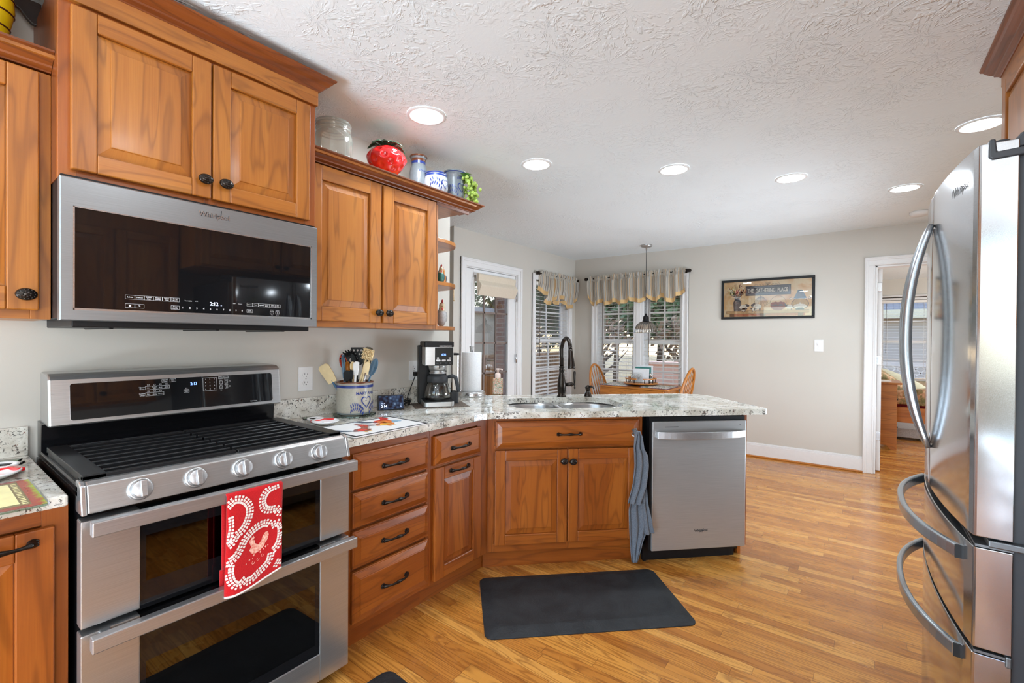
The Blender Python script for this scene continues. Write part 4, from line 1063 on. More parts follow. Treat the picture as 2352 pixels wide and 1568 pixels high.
# burners and grates
bc = M()
for bx_, by_, br_ in ((.165, -.50, .042), (.165, -.27, .034), (.385, -.385, .046), (.605, -.50, .040), (.605, -.27, .034)):
    bm2 = M().lathe([(br_ + .014, .912), (br_ + .012, .918), (br_, .920), (br_, .928), (br_ - .004, .931), (.001, .931)], (bx_, by_, 0), 20); obj('burner', bm2, 'iron', rg)
for x0, x1 in ((.010, .383), (.389, W - .010)):
    m = M(); zt = .946; left = x0 < .2
    y0, y1 = -.655, -.150
    fl0, fl1 = (x0, x0 + .050) if left else (x1 - .050, x1)
    m.prism([(fl0, y0), (fl1, y0), (fl1, y1), (fl0, y1)], lambda a, c, d: (a, c, d), zt - .014, zt)
    m.box(*( (x0, x0 + .012) if left else (x1 - .012, x1)), y0 + .05, y1 - .03, .914, zt - .010)
    m.box(x0, x1, y0, y0 + .016, zt - .020, zt - .002); m.box(x0, x1, y1 - .014, y1, zt - .018, zt - .002)
    e0, e1 = (fl1, x1) if left else (x0, fl0)
    for k in range(8):
        yy = y0 + .050 + k * (y1 - y0 - .088) / 7
        m.prism([(-.0045, zt - .014), (.0045, zt - .014), (.0045, zt - .003), (.0025, zt), (-.0025, zt), (-.0045, zt - .003)], lambda a, c, d: (d, yy + a, c), e0, e1)
    xm = (e0 + e1) / 2 + (.035 if left else -.035)
    m.box(xm - .012, xm + .012, y0 + .02, y1 - .02, zt - .030, zt - .014)
    for xx, yy in ((x0 + .02, y0 + .02), (x1 - .03, y0 + .02), (x0 + .02, y1 - .03), (x1 - .03, y1 - .03)): m.box(xx, xx + .012, yy, yy + .012, .911, zt - .014)
    obj('grate', m, 'iron', rg, bevel=.0018)

# ================================================================ fridge
fr_ = thing('refrigerator', 'stainless steel french door refrigerator with curved front and two lower drawers', 'refrigerator', (2.95, 1.965, 0))
obj('body', M().box(2.578, 3.30, 1.515, 2.415, .03, 1.745), 'steel_dark', fr_, world=True, bevel=.004)
def bow(y): return 2.490 - .036 * (1 - ((y - 1.965) / .455) ** 2)
def front_slab(name, ya, yb, z0, z1, mt, tilt=0):
    pts = [(2.556, ya), (bow(ya) + .006, ya), (bow(ya) + .001, ya + .003)] + [(bow(ya + (yb - ya) * i / 18), ya + (yb - ya) * i / 18) for i in range(1, 18)] + [(bow(yb) + .001, yb - .003), (bow(yb) + .006, yb), (2.556, yb)]
    b = M()
    b.prism([(a, c) for a, c in pts], lambda a, c, d: (a, c, d), z0, z1, 0, 0, False)
    for i, f in enumerate(b.f):
        if len(f) == 4 and 3 <= i - 2 <= 18: b.sm[i] = True
    return obj(name, b, mt, fr_, world=True, bevel=.002)
dn = front_slab('door', 1.510, 1.961, .862, 1.775, 'steel_v'); df = front_slab('door', 1.967, 2.418, .862, 1.775, 'steel_v')
r1 = front_slab('drawer', 1.510, 2.418, .602, .836, 'steel_v'); r2 = front_slab('drawer', 1.510, 2.418, .13, .588, 'steel_v')
obj('gasket', M().box(2.556, 2.579, 1.522, 2.41, .14, 1.76), 'plastic_grey', fr_, world=True)
for dd, yy in ((dn, 1.925), (df, 2.003)):
    P = []; z0, z1 = .985, 1.680
    for i in range(25):
        t = i / 24 * 2 - 1; k = (1 - abs(t) ** 2.2)
        P.append((bow(yy) - .006 - .056 * k, yy, (z0 + z1) / 2 + t * (z1 - z0) / 2))
    obj('handle', M().tube(P, [.008 + .006 * (1 - abs(i / 12 - 1) ** 3) for i in range(25)], 14, flat=(1.0, 1.15)), 'fridge_handle', dd, world=True)
for dd, zz in ((r1, .795), (r2, .548)):
    P = []
    for i in range(29):
        t = i / 28 * 2 - 1; yy = 1.965 + t * .385
        P.append((bow(yy) - .004 - .062 * (1 - abs(t) ** 2.6), yy, zz))
    obj('handle', M().bar(P, .016, .034), 'fridge_handle', dd, world=True, bevel=.005, seg=3)
    e = P[0]; obj('handle_end_cap', M().box(e[0] - .008, e[0] + .009, e[1] - .004, e[1] + .001, zz - .016, zz + .016), 'plastic_black', dd, world=True)
for zz in (.838, .590): obj('top_lip', M().box(2.494, 2.556, 1.511, 2.417, zz, zz + .006), 'steel_dark', fr_, world=True)
m = M().prism([(2.506, 1.742), (2.512, 1.735), (2.70, 1.745), (2.70, 1.762), (2.520, 1.752), (2.517, 1.782), (2.507, 1.782)], lambda a, c, d: (a, d, c), 1.504, 1.60)
m.lathe([(.017, 1.752), (.017, 1.776), (.013, 1.782)], (2.530, 1.53, 0), 16); m.prism([(2.535, 1.757), (2.72, 1.770), (2.72, 1.812), (2.56, 1.790)], lambda a, c, d: (a, d, c), 1.515, 1.64)
obj('hinge_cover', m, 'plastic_grey', fr_, world=True, bevel=.003)
obj('lower_hinge', M().box(2.515, 2.60, 1.506, 1.60, .842, .858), 'steel_dark', fr_, world=True, bevel=.003); obj('drawer_bracket', M().box(2.545, 2.556, 1.506, 1.53, .575, .60), 'steel_dark', fr_, world=True, bevel=.003)
m = M()
def FB(a, b): y = 1.625 - a; return (bow(y) - .0012, y, 1.706 + b)
m.text('Whirlpool', .030, FB, bold=.0006); obj('badge', m, 'print_dark', dn, world=True)

# --- cabinet above the fridge (faces the stove wall)
oc = thing('wall_cabinet', 'cherry cabinet with crown moulding above the refrigerator at the right edge', 'cabinet', (XR, 2.640, 1.86), -R90)
carcass(oc, 0, 1.30, -.61, -.002, 0, .50, 'cherry')
ff(oc, 0, 1.30, -.63, 0, .50, [(0, .045), (.63, .67), (1.255, 1.30)], [(0, .03), (.46, .50)], 'cherry')
cab_door(oc, .035, .640, -.65, .015, .470, 'cherry', 'cherry_panel', (.61, .06)); cab_door(oc, .660, 1.265, -.65, .015, .470, 'cherry', 'cherry_panel', (.69, .06))
obj('frieze', M().box(-.005, 1.30, -.645, -.62, .475, .53, 0), 'cherry', oc)
crown('crown_moulding', oc, -.006, 1.30, -.645, .515, CROWN, 'cherry_dark', end_l=-.01, scale=.9)
pc = thing('pantry_cabinet', 'tall cherry pantry cabinet standing on the near side of the refrigerator', 'cabinet', (XR, 1.33, 0), -R90)
carcass(pc, 0, 1.20, -.31, -.002, 1.36, 2.40, 'cherry'); carcass(pc, 0, 1.20, -.60, -.002, .1, .874, 'cherry_low', 'base')
obj('worktop', M().box(0, 1.2, -.64, -.002, .875, .905, 0), 'granite', pc)
for a in (.01, .41, .81):
    cab_door(pc, a, a + .385, -.33, 1.38, 2.10, 'cherry', 'cherry_panel', (a + .35, 1.45)); cab_door(pc, a, a + .385, -.62, .13, .68, 'cherry_low', 'cherry_low_panel', (a + .35, .64)); cab_drawer(pc, a, a + .385, -.62, .70, .84, 'cherry_low')
# ================================================================ lamps in the ceiling
def downlight(x, y, label):
    t = thing('recessed_light', label, 'ceiling light', (x, y, CE), 0, 'recessed ceiling lights')
    obj('trim_ring', M().lathe([(.098, -.0005), (.098, -.004), (.092, -.008), (.078, -.007), (.074, -.003), (.074, -.0005)], (0, 0, 0), 40, cap=False), 'white', t)
    obj('lens', M().lathe([(.076, -.002), (.074, -.006), (.050, -.009), (.001, -.010)], (0, 0, 0), 32, cap=False), 'lens', t)
    return t
for x, y, l in ((.515, 1.588, 'lit recessed light over the range, nearest the tall cabinet'), (.600, 2.452, 'lit recessed light above the sink corner, second from the tall cabinet'),
                (1.285, 3.060, 'lit recessed light over the peninsula, left of the pendant cord'), (1.885, 3.690, 'lit recessed light above the far end of the peninsula'),
                (2.528, 4.415, 'lit recessed light nearest the smoke detector'), (2.765, 3.35, 'lit recessed light beside the crown above the refrigerator')):
    downlight(x, y, l)
for x, y in ((2.05, .75), (1.25, -.75), (2.6, -.75), (1.35, -2.2), (3.4, -2.0)): downlight(x, y, 'lit recessed light added out of view in the ceiling behind the viewer')  # unseen lamps continuing the rows, added to brighten the room
t = thing('smoke_detector', 'white round smoke detector on the ceiling near the doorway', 'smoke detector', (2.68, 5.30, CE))
obj('housing', M().lathe([(.070, -.001), (.070, -.014), (.062, -.030), (.052, -.036), (.001, -.037)], (0, 0, 0), 28), 'white', t)
obj('vent_ring', M().lathe([(.0665, -.018), (.0665, -.021), (.064, -.021), (.064, -.018)], (0, 0, 0), 28, cap=False), 'print_dark', t)

# pendant
pl = thing('pendant_lamp', 'pendant lamp with ribbed glass shade hanging over the dining table', 'pendant lamp', (.235, 5.335, 1.39))
obj('canopy', M().lathe([(.066, 1.05), (.066, 1.040), (.058, 1.028), (.020, 1.020), (.010, 1.012), (.008, .99)], (0, 0, 0), 28), 'steel', pl)
obj('cord', M().tube([(0, 0, .20), (0, 0, 1.03)], .0035, 6), 'plastic_grey', pl)
obj('socket', M().lathe([(.006, .235), (.012, .225), (.018, .205), (.030, .200), (.034, .185), (.034, .155), (.040, .150), (.040, .138)], (0, 0, 0), 24), 'plastic_black', pl)
def ribbed(u, v):
    a = 2 * pi * u; prof = [(.036, .140), (.060, .134), (.085, .115), (.108, .085), (.122, .050), (.128, .018), (.131, .0)]
    k = v * (len(prof) - 1); i = min(int(k), len(prof) - 2); f = k - i
    r = prof[i][0] * (1 - f) + prof[i + 1][0] * f; z = prof[i][1] * (1 - f) + prof[i + 1][1] * f
    r *= 1 + .035 * cos(a * 26) * min(1, v * 3)
    return (r * cos(a), r * sin(a), z)
obj('shade', M().grid(lambda u, v: ribbed(-u, v), 156, 12), 'shade_glass', pl, solid=.003)
MAT['bulb'] = simple('frosted_bulb', (.8, .8, .76), .4)
obj('bulb', M().ball((0, 0, .085), .028, .028, .036, 10), 'bulb', pl)

# ================================================================ curtains
def valance(name, label, axis, p, d, a0, a1, zt, pts, loc, folds, amp, seed, rise=.0):
    """pts: (t, length) drop of the scalloped hem along the width"""
    random.seed(seed); ph = [random.random() * 6 for _ in range(6)]
    t = thing(name, label, 'valance', loc)
    def drop(u):
        for (u0, l0), (u1, l1) in zip(pts, pts[1:]):
            if u0 <= u <= u1:
                f = (u - u0) / (u1 - u0)
                return l0 + (l1 - l0) * (f * f * (3 - 2 * f))
        return pts[-1][1]
    def at(u, v):
        L = drop(u); z = zt + rise * u + .035 - v * (L + .035)
        if v < .06: z += (.06 - v) / .06 * (.010 * sin(u * folds * 15 + ph[3]) + .008 * sin(u * folds * 38 + ph[5]))
        k = min(1, max(.0, (v - .02) / .25)); w_ = amp * (.45 + .75 * k)
        o = w_ * (sin(u * folds * 2 * pi + ph[0]) + .45 * sin(u * folds * 4.3 * pi + ph[1]) + .35 * sin(u * folds * 1.1 * pi + ph[2])) * (.30 if .10 < v < .19 else 1) + (.006 * sin(u * folds * 25 + ph[3]) if v < .10 else 0)
        o = o + .072 - .030 * min(1, max(0, (v - .5) / .5))
        sl = .012 * sin(u * folds * 2 * pi + ph[4]) * k
        a = a0 + (a1 - a0) * u + sl
        return (p + d * o, a, z) if axis == 0 else (a, p + d * o, z)
    L = a1 - a0
    band = lambda u, v: 1 if v > 1 - .052 / max(.12, drop(u) + .035) else 0
    nu = int(folds * 26)
    m = M().grid(at, nu, 40, uvf=lambda u, v: (u * L * 2.2, v * .4), mf=lambda u, v: 0)
    m2 = M(); bw = lambda u: 1 - .052 / (drop(u) + .035)
    m2.grid(lambda u, v: [at(u, bw(u) + (1 - bw(u)) * v)[i] + (.0015 * d if i == axis else 0) for i in range(3)], nu, 4)
    obj('cloth', m, 'stripe', t, world=True); obj('hem_band', m2, 'tan_cloth', t, world=True)
    m3 = M(); hp = [at(i / nu, 1.0) for i in range(nu + 1)]; m3.tube(hp, .0022, 5); MAT.setdefault('piping', m_fabric('brown_piping', srgb(140, 122, 110))); obj('piping', m3, 'piping', t, world=True)
    return t
def rod(label, axis, p, d, a0, a1, z, loc, rise=0.0):
    t = thing('curtain_rod', label, 'curtain rod', loc)
    o = p + d * .052
    def q(a, z_, oo=o): return (oo, a, z_) if axis == 0 else (a, oo, z_)
    obj('rod', M().tube([q(a0, z), q(a1, z + rise)], .0075, 10), 'bronze', t, world=True)
    for a, s, zz in ((a0, -1, z), (a1, 1, z + rise)):
        m = M(); c = q(a + s * .012, zz); m.box(c[0] - .020, c[0] + .020, c[1] - .020, c[1] + .020, c[2] - .020, c[2] + .020)
        c2 = q(a + s * .03, zz); m.ball(c2, .014, .014, .017, 8)
        obj('finial', m, 'bronze', t, world=True, bevel=.004)
        m = M(); ai = a - s * .03; m.tube([q(ai, zz), q(ai, zz, p + d * .002)], .005, 8); c = q(ai, zz, p + d * .004); e = .012
        m.box(c[0] - (.003 if axis == 0 else e), c[0] + (.003 if axis == 0 else e), c[1] - (.003 if axis == 1 else e), c[1] + (.003 if axis == 1 else e), c[2] - .03, c[2] + .03)
        obj('bracket', m, 'bronze', t, world=True)
rod('dark curtain rod with square finials above the dining window', 1, YF, -1, -.765, .60, 2.145, (-.08, YF, 2.14), .012)
valance('valance', 'striped valance with scalloped tan hem over the dining window', 1, YF, -1, -.735, .585, 2.145,
        [(0, .26), (.04, .37), (.06, .385), (.15, .325), (.165, .33), (.18, .38), (.24, .35), (.30, .335), (.32, .37), (.40, .36), (.44, .275), (.47, .34), (.56, .36), (.63, .30), (.69, .35), (.72, .37), (.745, .34), (.765, .30), (.80, .36), (.86, .375), (.93, .30), (1, .24)], (-.08, YF, 1.8), 11, .020, 3, .012)
rod('short dark curtain rod above the narrow window', 0, XD, 1, 4.775, 5.745, 2.135, (XD, 5.25, 2.13))
valance('valance', 'striped valance with pointed hem over the narrow window', 0, XD, 1, 4.84, 5.72, 2.135,
        [(0, .20), (.08, .27), (.14, .36), (.20, .385), (.28, .34), (.36, .29), (.43, .37), (.47, .35), (.52, .29), (.62, .30), (.68, .36), (.72, .42), (.82, .40), (.92, .33), (1, .24)], (XD, 5.25, 1.8), 8, .026, 5)
# roman shade on the glazed door
rs_ = thing('roman_shade', 'folded cream roman shade at the top of the glazed door', 'roman shade', (XD + .05, 3.95, 1.76))
prof = [(.012, 2.005), (.060, 2.000), (.066, 1.985), (.056, 1.930), (.088, 1.890), (.096, 1.875), (.090, 1.862), (.052, 1.775), (.048, 1.770), (.036, 1.775), (.030, 1.87), (.020, 1.97)]
m = M().prism(prof, lambda a, c, dd: (XD + a - .004, dd, c), 3.642, 4.290)
obj('cloth', m, 'linen', rs_, world=True, bevel=.004)
obj('cord', M().tube([(XD + .03, 3.632, 2.0), (XD + .045, 3.630, 1.80), (XD + .03, 3.634, 1.70)], .002, 5), 'white', rs_, world=True)
obj('headrail', M().box(XD - .012, XD + .020, 3.64, 4.29, 1.985, 2.008), 'white', rs_, world=True)

# ================================================================ wall things
pic = thing('framed_picture', 'black framed print reading THE GATHERING PLACE on the far wall', 'picture', (1.437, YF, 1.556))
W, H = .918, .452; fw = .026
m = M().box(0, W, -.022, -.001, 0, fw).box(0, W, -.022, -.001, H - fw, H).box(0, fw, -.022, -.001, fw, H - fw, 2).box(W - fw, W, -.022, -.001, fw, H - fw, 2)
m.v = [(p[0] - W / 2, p[1], p[2]) for p in m.v]; obj('frame', m, 'plastic_black', pic, bevel=.003)
def m_print():
    t = NT('painted_print_ground'); u, v = t.uv(); o = t.obj()
    n = t.noise(o, 7, 4, .6, .5)
    t.set(Base_Color=t.ramp(n, [(.28, srgb(206, 142, 84)), (.45, srgb(226, 178, 120)), (.62, srgb(232, 204, 158))]), Roughness=.4); return t.m
MAT['print_bg'] = m_print()
for k, c in dict(p_dark=(44, 48, 56), p_grey=(96, 100, 108), p_wood=(196, 156, 104), p_brown=(120, 78, 46), p_cream=(236, 226, 208), p_red=(150, 56, 46), p_blue=(84, 104, 120), p_rust=(184, 100, 54)).items():
    MAT[k] = simple('print_' + k[2:], srgb(*c), .45, noise_amt=.12, scale=60)
m = M()
def pq(x, z, k=0): return (x - W / 2, -.0120 - .0003 * k, z)
def PP2(pts, mi, k=1): m.poly([pq(x, z, k) for x, z in pts], mi)
def ell(cx_, cz, rx, rz, mi, k=1, n=20): PP2([(cx_ + rx * cos(2 * pi * i / n), cz + rz * sin(2 * pi * i / n)) for i in range(n)], mi, k)
def rc_(x0, x1, z0, z1, mi, k=1): PP2([(x0, z0), (x1, z0), (x1, z1), (x0, z1)], mi, k)
def ln(a, b, w_, mi, k=2):
    d = Vector((b[0] - a[0], b[1] - a[1])); 
    if d.length < 1e-6: return
    n = Vector((-d.y, d.x)).normalized() * w_ / 2; PP2([(a[0] + n.x, a[1] + n.y), (a[0] - n.x, a[1] - n.y), (b[0] - n.x, b[1] - n.y), (b[0] + n.x, b[1] + n.y)], mi, k)
# materials: 0 bg 1 dark 2 grey 3 wood 4 brown 5 cream 6 red 7 blue 8 rust
rc_(fw - .004, W - fw + .004, fw - .004, H - fw + .004, 0, 0)
rc_(.055, W - .05, .060, .092, 3); ln((.055, .092), (W - .05, .092), .003, 4, 2); ln((.055, .060), (W - .05, .060), .003, 4, 2); ln((.055, .06), (.055, .092), .003, 4, 2)
rc_(.09, W - .09, .030, .058, 8); rc_(.09, .14, .028, .058, 4, 2); rc_(.40, .46, .028, .058, 4, 2); rc_(W - .15, W - .10, .028, .058, 4, 2)
PP2([(.135, .090), (.205, .090), (.212, .19), (.196, .225), (.190, .245), (.148, .245), (.143, .225), (.127, .19)], 1)
for i in range(6): ln((.135, .105 + i * .016), (.207, .105 + i * .016), .0025, 2, 2)
random.seed(4)
for i in range(60):
    a = random.uniform(-1.15, 1.15); L = random.uniform(.07, .17); x = .17 + random.uniform(-.02, .02); e = (x + sin(a) * L * .75, .245 + cos(a) * L)
    ln((x, .243), e, .0022, 4); 
    for q in range(3): f = random.uniform(.4, 1); ell(x + (e[0] - x) * f, .243 + (e[1] - .243) * f, .005, .006, random.choice((8, 4, 5, 6)), 3, 8)
for i in range(16): ell(.140 + i * .004, .248 + random.uniform(-.01, .01), .006, .006, 5, 4, 8)
rc_(.255, .700, .262, .372, 1, 2); rc_(.268, .687, .275, .359, 2, 3); rc_(.274, .681, .281, .353, 1, 4)
for s_, x in (('THE', .306), ('GATHERING', .455), ('PLACE', .623)): m.text(s_, .062, lambda a, b: pq(x + a * .80, .316 + b, 6), 5, bold=.0004, sx=.70)
for i in range(9):
    c = .36 + i * .028
    for q in range(10): a0 = q / 10 * pi * 1.6; ln((c + .011 * cos(a0), .380 + .010 * sin(a0)), (c + .011 * cos(a0 + .5), .380 + .010 * sin(a0 + .5)), .003, 4)
for q in range(8): ln((.478, .372), (.478 + (q - 3.5) * .008, .405), .0025, 4)
for i in range(15):
    a = (i - 7) * .16; x = .41; pts = [(x + sin(a) * .085 * f, .262 - .12 * f * f * abs(cos(a * .7)) - .01 + (0.0) + .0) for f in (0, .33, .66, 1)]
    for p0, p1 in zip(pts, pts[1:]): ln(p0, p1, .003, 4)
rc_(.407, .413, .092, .262, 4)
for cx_, cz, sc_, fl in ((.235, .135, 1, 1), (.238, .108, .62, 1), (.375, .138, 1.05, -1), (.345, .106, .62, -1), (.690, .125, .75, -1)):
    ell(cx_, cz, .042 * sc_, .028 * sc_, 5, 3); ell(cx_ + fl * .045 * sc_, cz + .016 * sc_, .016 * sc_, .013 * sc_, 1, 4); ell(cx_ + fl * .03 * sc_, cz + .03 * sc_, .014 * sc_, .006 * sc_, 1, 4)
    for q in (-.6, .5): ln((cx_ + q * .04 * sc_, cz - .02 * sc_), (cx_ + q * .04 * sc_, cz - .045 * sc_), .006 * sc_, 1, 3)
PP2([(.505, .150)] + [(.580 + .075 * cos(a), .150 + .062 * sin(a)) for a in [pi + i / 10 * pi for i in range(11)]], 6, 3); ell(.580, .155, .076, .018, 7, 3)
for i in range(5): ell(.530 + i * .025, .165 + (i % 2) * .006, .018, .016, 6, 4)
for q in range(16): a0 = q / 16 * pi; ln((.58 + .078 * cos(a0), .165 + .085 * sin(a0)), (.58 + .078 * cos(a0 + pi / 16), .165 + .085 * sin(a0 + pi / 16)), .0035, 4, 3)
for q in range(26): a0 = q / 26 * 2 * pi; ln((.785 + .078 * cos(a0), .155 + .060 * sin(a0)), (.785 + .078 * cos(a0 + .25), .155 + .060 * sin(a0 + .25)), .005, 1, 3)
ell(.785, .155, .074, .055, 3, 2); ell(.785, .13, .06, .025, 5, 3); PP2([(.775, .14), (.785, .175), (.795, .14)], 5, 4)
PP2([(.745, .092), (.825, .092), (.812, .112), (.758, .112)], 1, 4); PP2([(.725, .212), (.845, .212), (.805, .305), (.765, .305)], 7, 4); PP2([(.745, .222), (.825, .222), (.800, .295), (.770, .295)], 2, 5)
for a in (-1, 1): ell(.785 + a * .085, .215, .013, .013, 1, 3); ell(.785 + a * .085, .215, .009, .009, 0, 4)
obj('print', m, ['print_bg', 'p_dark', 'p_grey', 'p_wood', 'p_brown', 'p_cream', 'p_red', 'p_blue', 'p_rust'], pic)
obj('glass', M().box(fw - W / 2, W / 2 - fw, -.0175, -.0165, fw, H - fw), 'pane', pic)

sw = thing('light_switch', 'white light switch plate on the far wall beside the doorway', 'light switch', (1.934, YF, 1.264))
obj('plate', M().box(-.040, .040, -.006, 0, -.062, .062), 'white', sw, bevel=.003)
obj('toggle', M().box(-.006, .006, -.018, -.005, -.004, .014), 'white', sw, bevel=.002)
obj('screw', M().lathe([(.003, 0), (.003, .001)], (0, -.006, .035), 8, axis=1).lathe([(.003, 0), (.003, .001)], (0, -.006, -.035), 8, axis=1), 'steel_bright', sw)
def outlet(name, label, y, z, plug=False):
    t = thing(name, label, 'power outlet', (0, y, z), R90)
    obj('plate', M().box(-.039, .039, -.006, 0, -.062, .062), 'white', t, bevel=.003)
    for dz in (.021, -.021):
        f = obj('socket', M().prism(rrect(-.017, .017, -.014, .014, .012, 4), lambda a, c, d: (a, d, dz + c), -.0085, -.005), 'white', t)
        m = M().box(-.0085, -.0062, -.0090, -.0080, dz - .001, dz + .008).box(.0062, .0085, -.0090, -.0080, dz - .000, dz + .007).lathe([(.003, 0), (.003, .0006)], (0, -.0085, dz - .008), 10, axis=1)
        obj('slots', m, 'print_dark', f)
    obj('screw', M().lathe([(.003, 0), (.003, .001)], (0, -.006, 0), 8, axis=1), 'steel_bright', t)
    return t
outlet('wall_outlet', 'white duplex outlet on the wall between the range and the crock', 1.237, 1.099)
outlet('wall_outlet', 'white duplex outlet half hidden behind the coffee maker', 1.955, 1.105)

# ================================================================ towels
tw = thing('dish_towel', 'red towel with white mosaic scallops and a rooster hanging on the oven handle', 'towel', (.758, .66, .838))
TY0, TY1 = .578, .745
def tw_front(u, v):
    y = TY0 + (TY1 - TY0) * u - .004 * v; zb = .530 + .030 * (u ** 1.5) - .010 * u * (1 - u)
    z = .8345 + (zb - .8345) * v
    x = .7655 + .006 * sin(u * 5 + 1) * v + .010 * v * (u < .12) * (1 - u / .12) * -1 + .004 * sin(v * 6 + u * 3) * v
    return Vector((x, y, z))
def tw_all(u, v):
    if v < .16:        # back layer, hanging behind the bar
        k = v / .16; return Vector((.7255 + .002 * sin(u * 6), TY0 + .001 + (TY1 - TY0 - .004) * u, .60 + (.829 - .60) * k))
    if v < .24:
        k = (v - .16) / .08; a = pi * (1 - k)
        return Vector((.7455 + .020 * cos(a), TY0 + (TY1 - TY0) * u, .832 + .0085 * sin(a)))
    return tw_front(u, (v - .24) / .76)
obj('cloth', M().grid(tw_all, 22, 60), 'red_cloth', tw, world=True, solid=.0035)
back = M().grid(lambda u, v: Vector((.7235, TY0 - .003 + (TY1 - TY0 - .05) * u, .60 + (.508 - .60) * v + .018 * u * v)), 10, 10); obj('back_layer', back, 'red_cloth', tw, world=True, solid=.003)
obj('white_hem', M().tube([tw_front(i / 16, 1.0) + Vector((.001, 0, -.001)) for i in range(17)], .0034, 6), 'white_cloth', tw, world=True)
m = M(); FH = .30
def onT(a, b, o=.0026):
    """a across 0..1, b down 0..1 of the towel front"""
    p = tw_front(a, b); return (p.x + o, p.y, p.z)
asp = (TY1 - TY0) / .29
def tile(a, b, ang, s_=.0064):
    if not (.015 < a < .985 and .0 < b < .965): return
    q = []
    for i, j in ((-1, -1), (1, -1), (1, 1), (-1, 1)):
        dx, dy = i * s_ / 2, j * s_ / 2; rx, ry = dx * cos(ang) - dy * sin(ang), dx * sin(ang) + dy * cos(ang)
        q.append(onT(min(.999, max(.001, a + rx / (TY1 - TY0))), min(.999, max(0, b + ry / .29))))
    m.poly(q[::-1])
def scallop(path_pts):
    """three rows of tiles along a polyline in towel units"""
    P = [Vector((a * (TY1 - TY0), b * .29)) for a, b in path_pts]
    for row in (-1, 0, 1):
        acc = 0.0
        for p0, p1 in zip(P, P[1:]):
            d = p1 - p0; L = d.length
            if L < 1e-6: continue
            n = Vector((-d.y, d.x)) / L; s_ = -acc
            while s_ < L:
                if s_ >= 0:
                    c = p0 + d * (s_ / L) + n * row * .0084; tile(c.x / (TY1 - TY0), c.y / .29, math.atan2(d.y, d.x))
                s_ += .0086
            acc = (L + acc) % .0086
def arcp(cx_, cy_, rx, ry, a0, a1, n=14): return [(cx_ + rx * cos(radians(a0 + (a1 - a0) * i / n)), cy_ + ry * sin(radians(a0 + (a1 - a0) * i / n))) for i in range(n + 1)]
def smooth(P, k=6):
    out = []
    for i in range(len(P) - 1):
        p0, p1, p2, p3 = P[max(i - 1, 0)], P[i], P[i + 1], P[min(i + 2, len(P) - 1)]
        for q in range(k):
            t = q / k
            out.append(tuple(.5 * ((2 * p1[d]) + (-p0[d] + p2[d]) * t + (2 * p0[d] - 5 * p1[d] + 4 * p2[d] - p3[d]) * t * t + (-p0[d] + 3 * p1[d] - 3 * p2[d] + p3[d]) * t ** 3) for d in (0, 1)))
    return out + [P[-1]]
scallop(smooth([(.02, .10), (.12, .055), (.26, .07), (.36, .13), (.39, .21), (.35, .30), (.27, .37), (.16, .41), (.09, .47), (.02, .50)]))
scallop(smooth([(.04, .22), (.05, .32), (.03, .40), (.02, .46)]))
scallop(smooth([(.90, .01), (.74, .03), (.64, .09), (.62, .17), (.67, .24), (.78, .27), (.88, .28), (.93, .33), (.99, .35)]))
scallop(smooth([(.03, .66), (.14, .63), (.23, .57), (.31, .49), (.43, .43), (.57, .40), (.70, .40), (.79, .44)]))
scallop(smooth([(.82, .46), (.91, .45), (.97, .49), (.985, .57), (.96, .66), (.90, .72), (.82, .75)]))
scallop(smooth([(.80, .77), (.77, .83), (.69, .87), (.56, .90), (.43, .925), (.34, .92)]))
scallop(smooth([(.32, .89), (.22, .92), (.13, .89), (.08, .83), (.06, .75), (.08, .69)]))
scallop(smooth([(.90, .95), (.95, .91), (.99, .88)]))
obj('mosaic_print', m, 'white_cloth', tw, world=True)
m = M()
def TP(pts): m.poly([onT(a, b, .0028) for a, b in pts][::-1])
TP([(.40, .545), (.44, .52), (.49, .535), (.50, .57), (.56, .60), (.62, .575), (.64, .53), (.69, .50), (.74, .505), (.755, .545), (.73, .59), (.70, .61), (.66, .65), (.58, .675), (.50, .68), (.43, .66), (.40, .62), (.43, .59)])
for a, b in ((.41, .53), (.44, .51), (.47, .505)): TP([(a - .02, b), (a, b - .02), (a + .02, b), (a, b + .02)])
for a, b, e in ((.48, .69, .02), (.60, .69, .018), (.70, .66, .02), (.74, .655, .012), (.40, .72, .015), (.46, .72, .012), (.34, .745, .012), (.66, .675, .012)): TP([(a - e, b), (a, b - e * .7), (a + e, b), (a, b + e * .7)])
for cx_, cy_, r_ in ((.47, .765, .03), (.56, .755, .026), (.64, .735, .026)):
    for i in range(8):
        a0 = i / 8 * 4.6; TP([(cx_ + r_ * cos(a0), cy_ + r_ * .6 * sin(a0)), (cx_ + r_ * cos(a0 + .6), cy_ + r_ * .6 * sin(a0 + .6)), (cx_ + r_ * .7 * cos(a0 + .6), cy_ + r_ * .4 * sin(a0 + .6)), (cx_ + r_ * .7 * cos(a0), cy_ + r_ * .4 * sin(a0))])
obj('rooster_print', m, 'pink_cloth', tw, world=True)

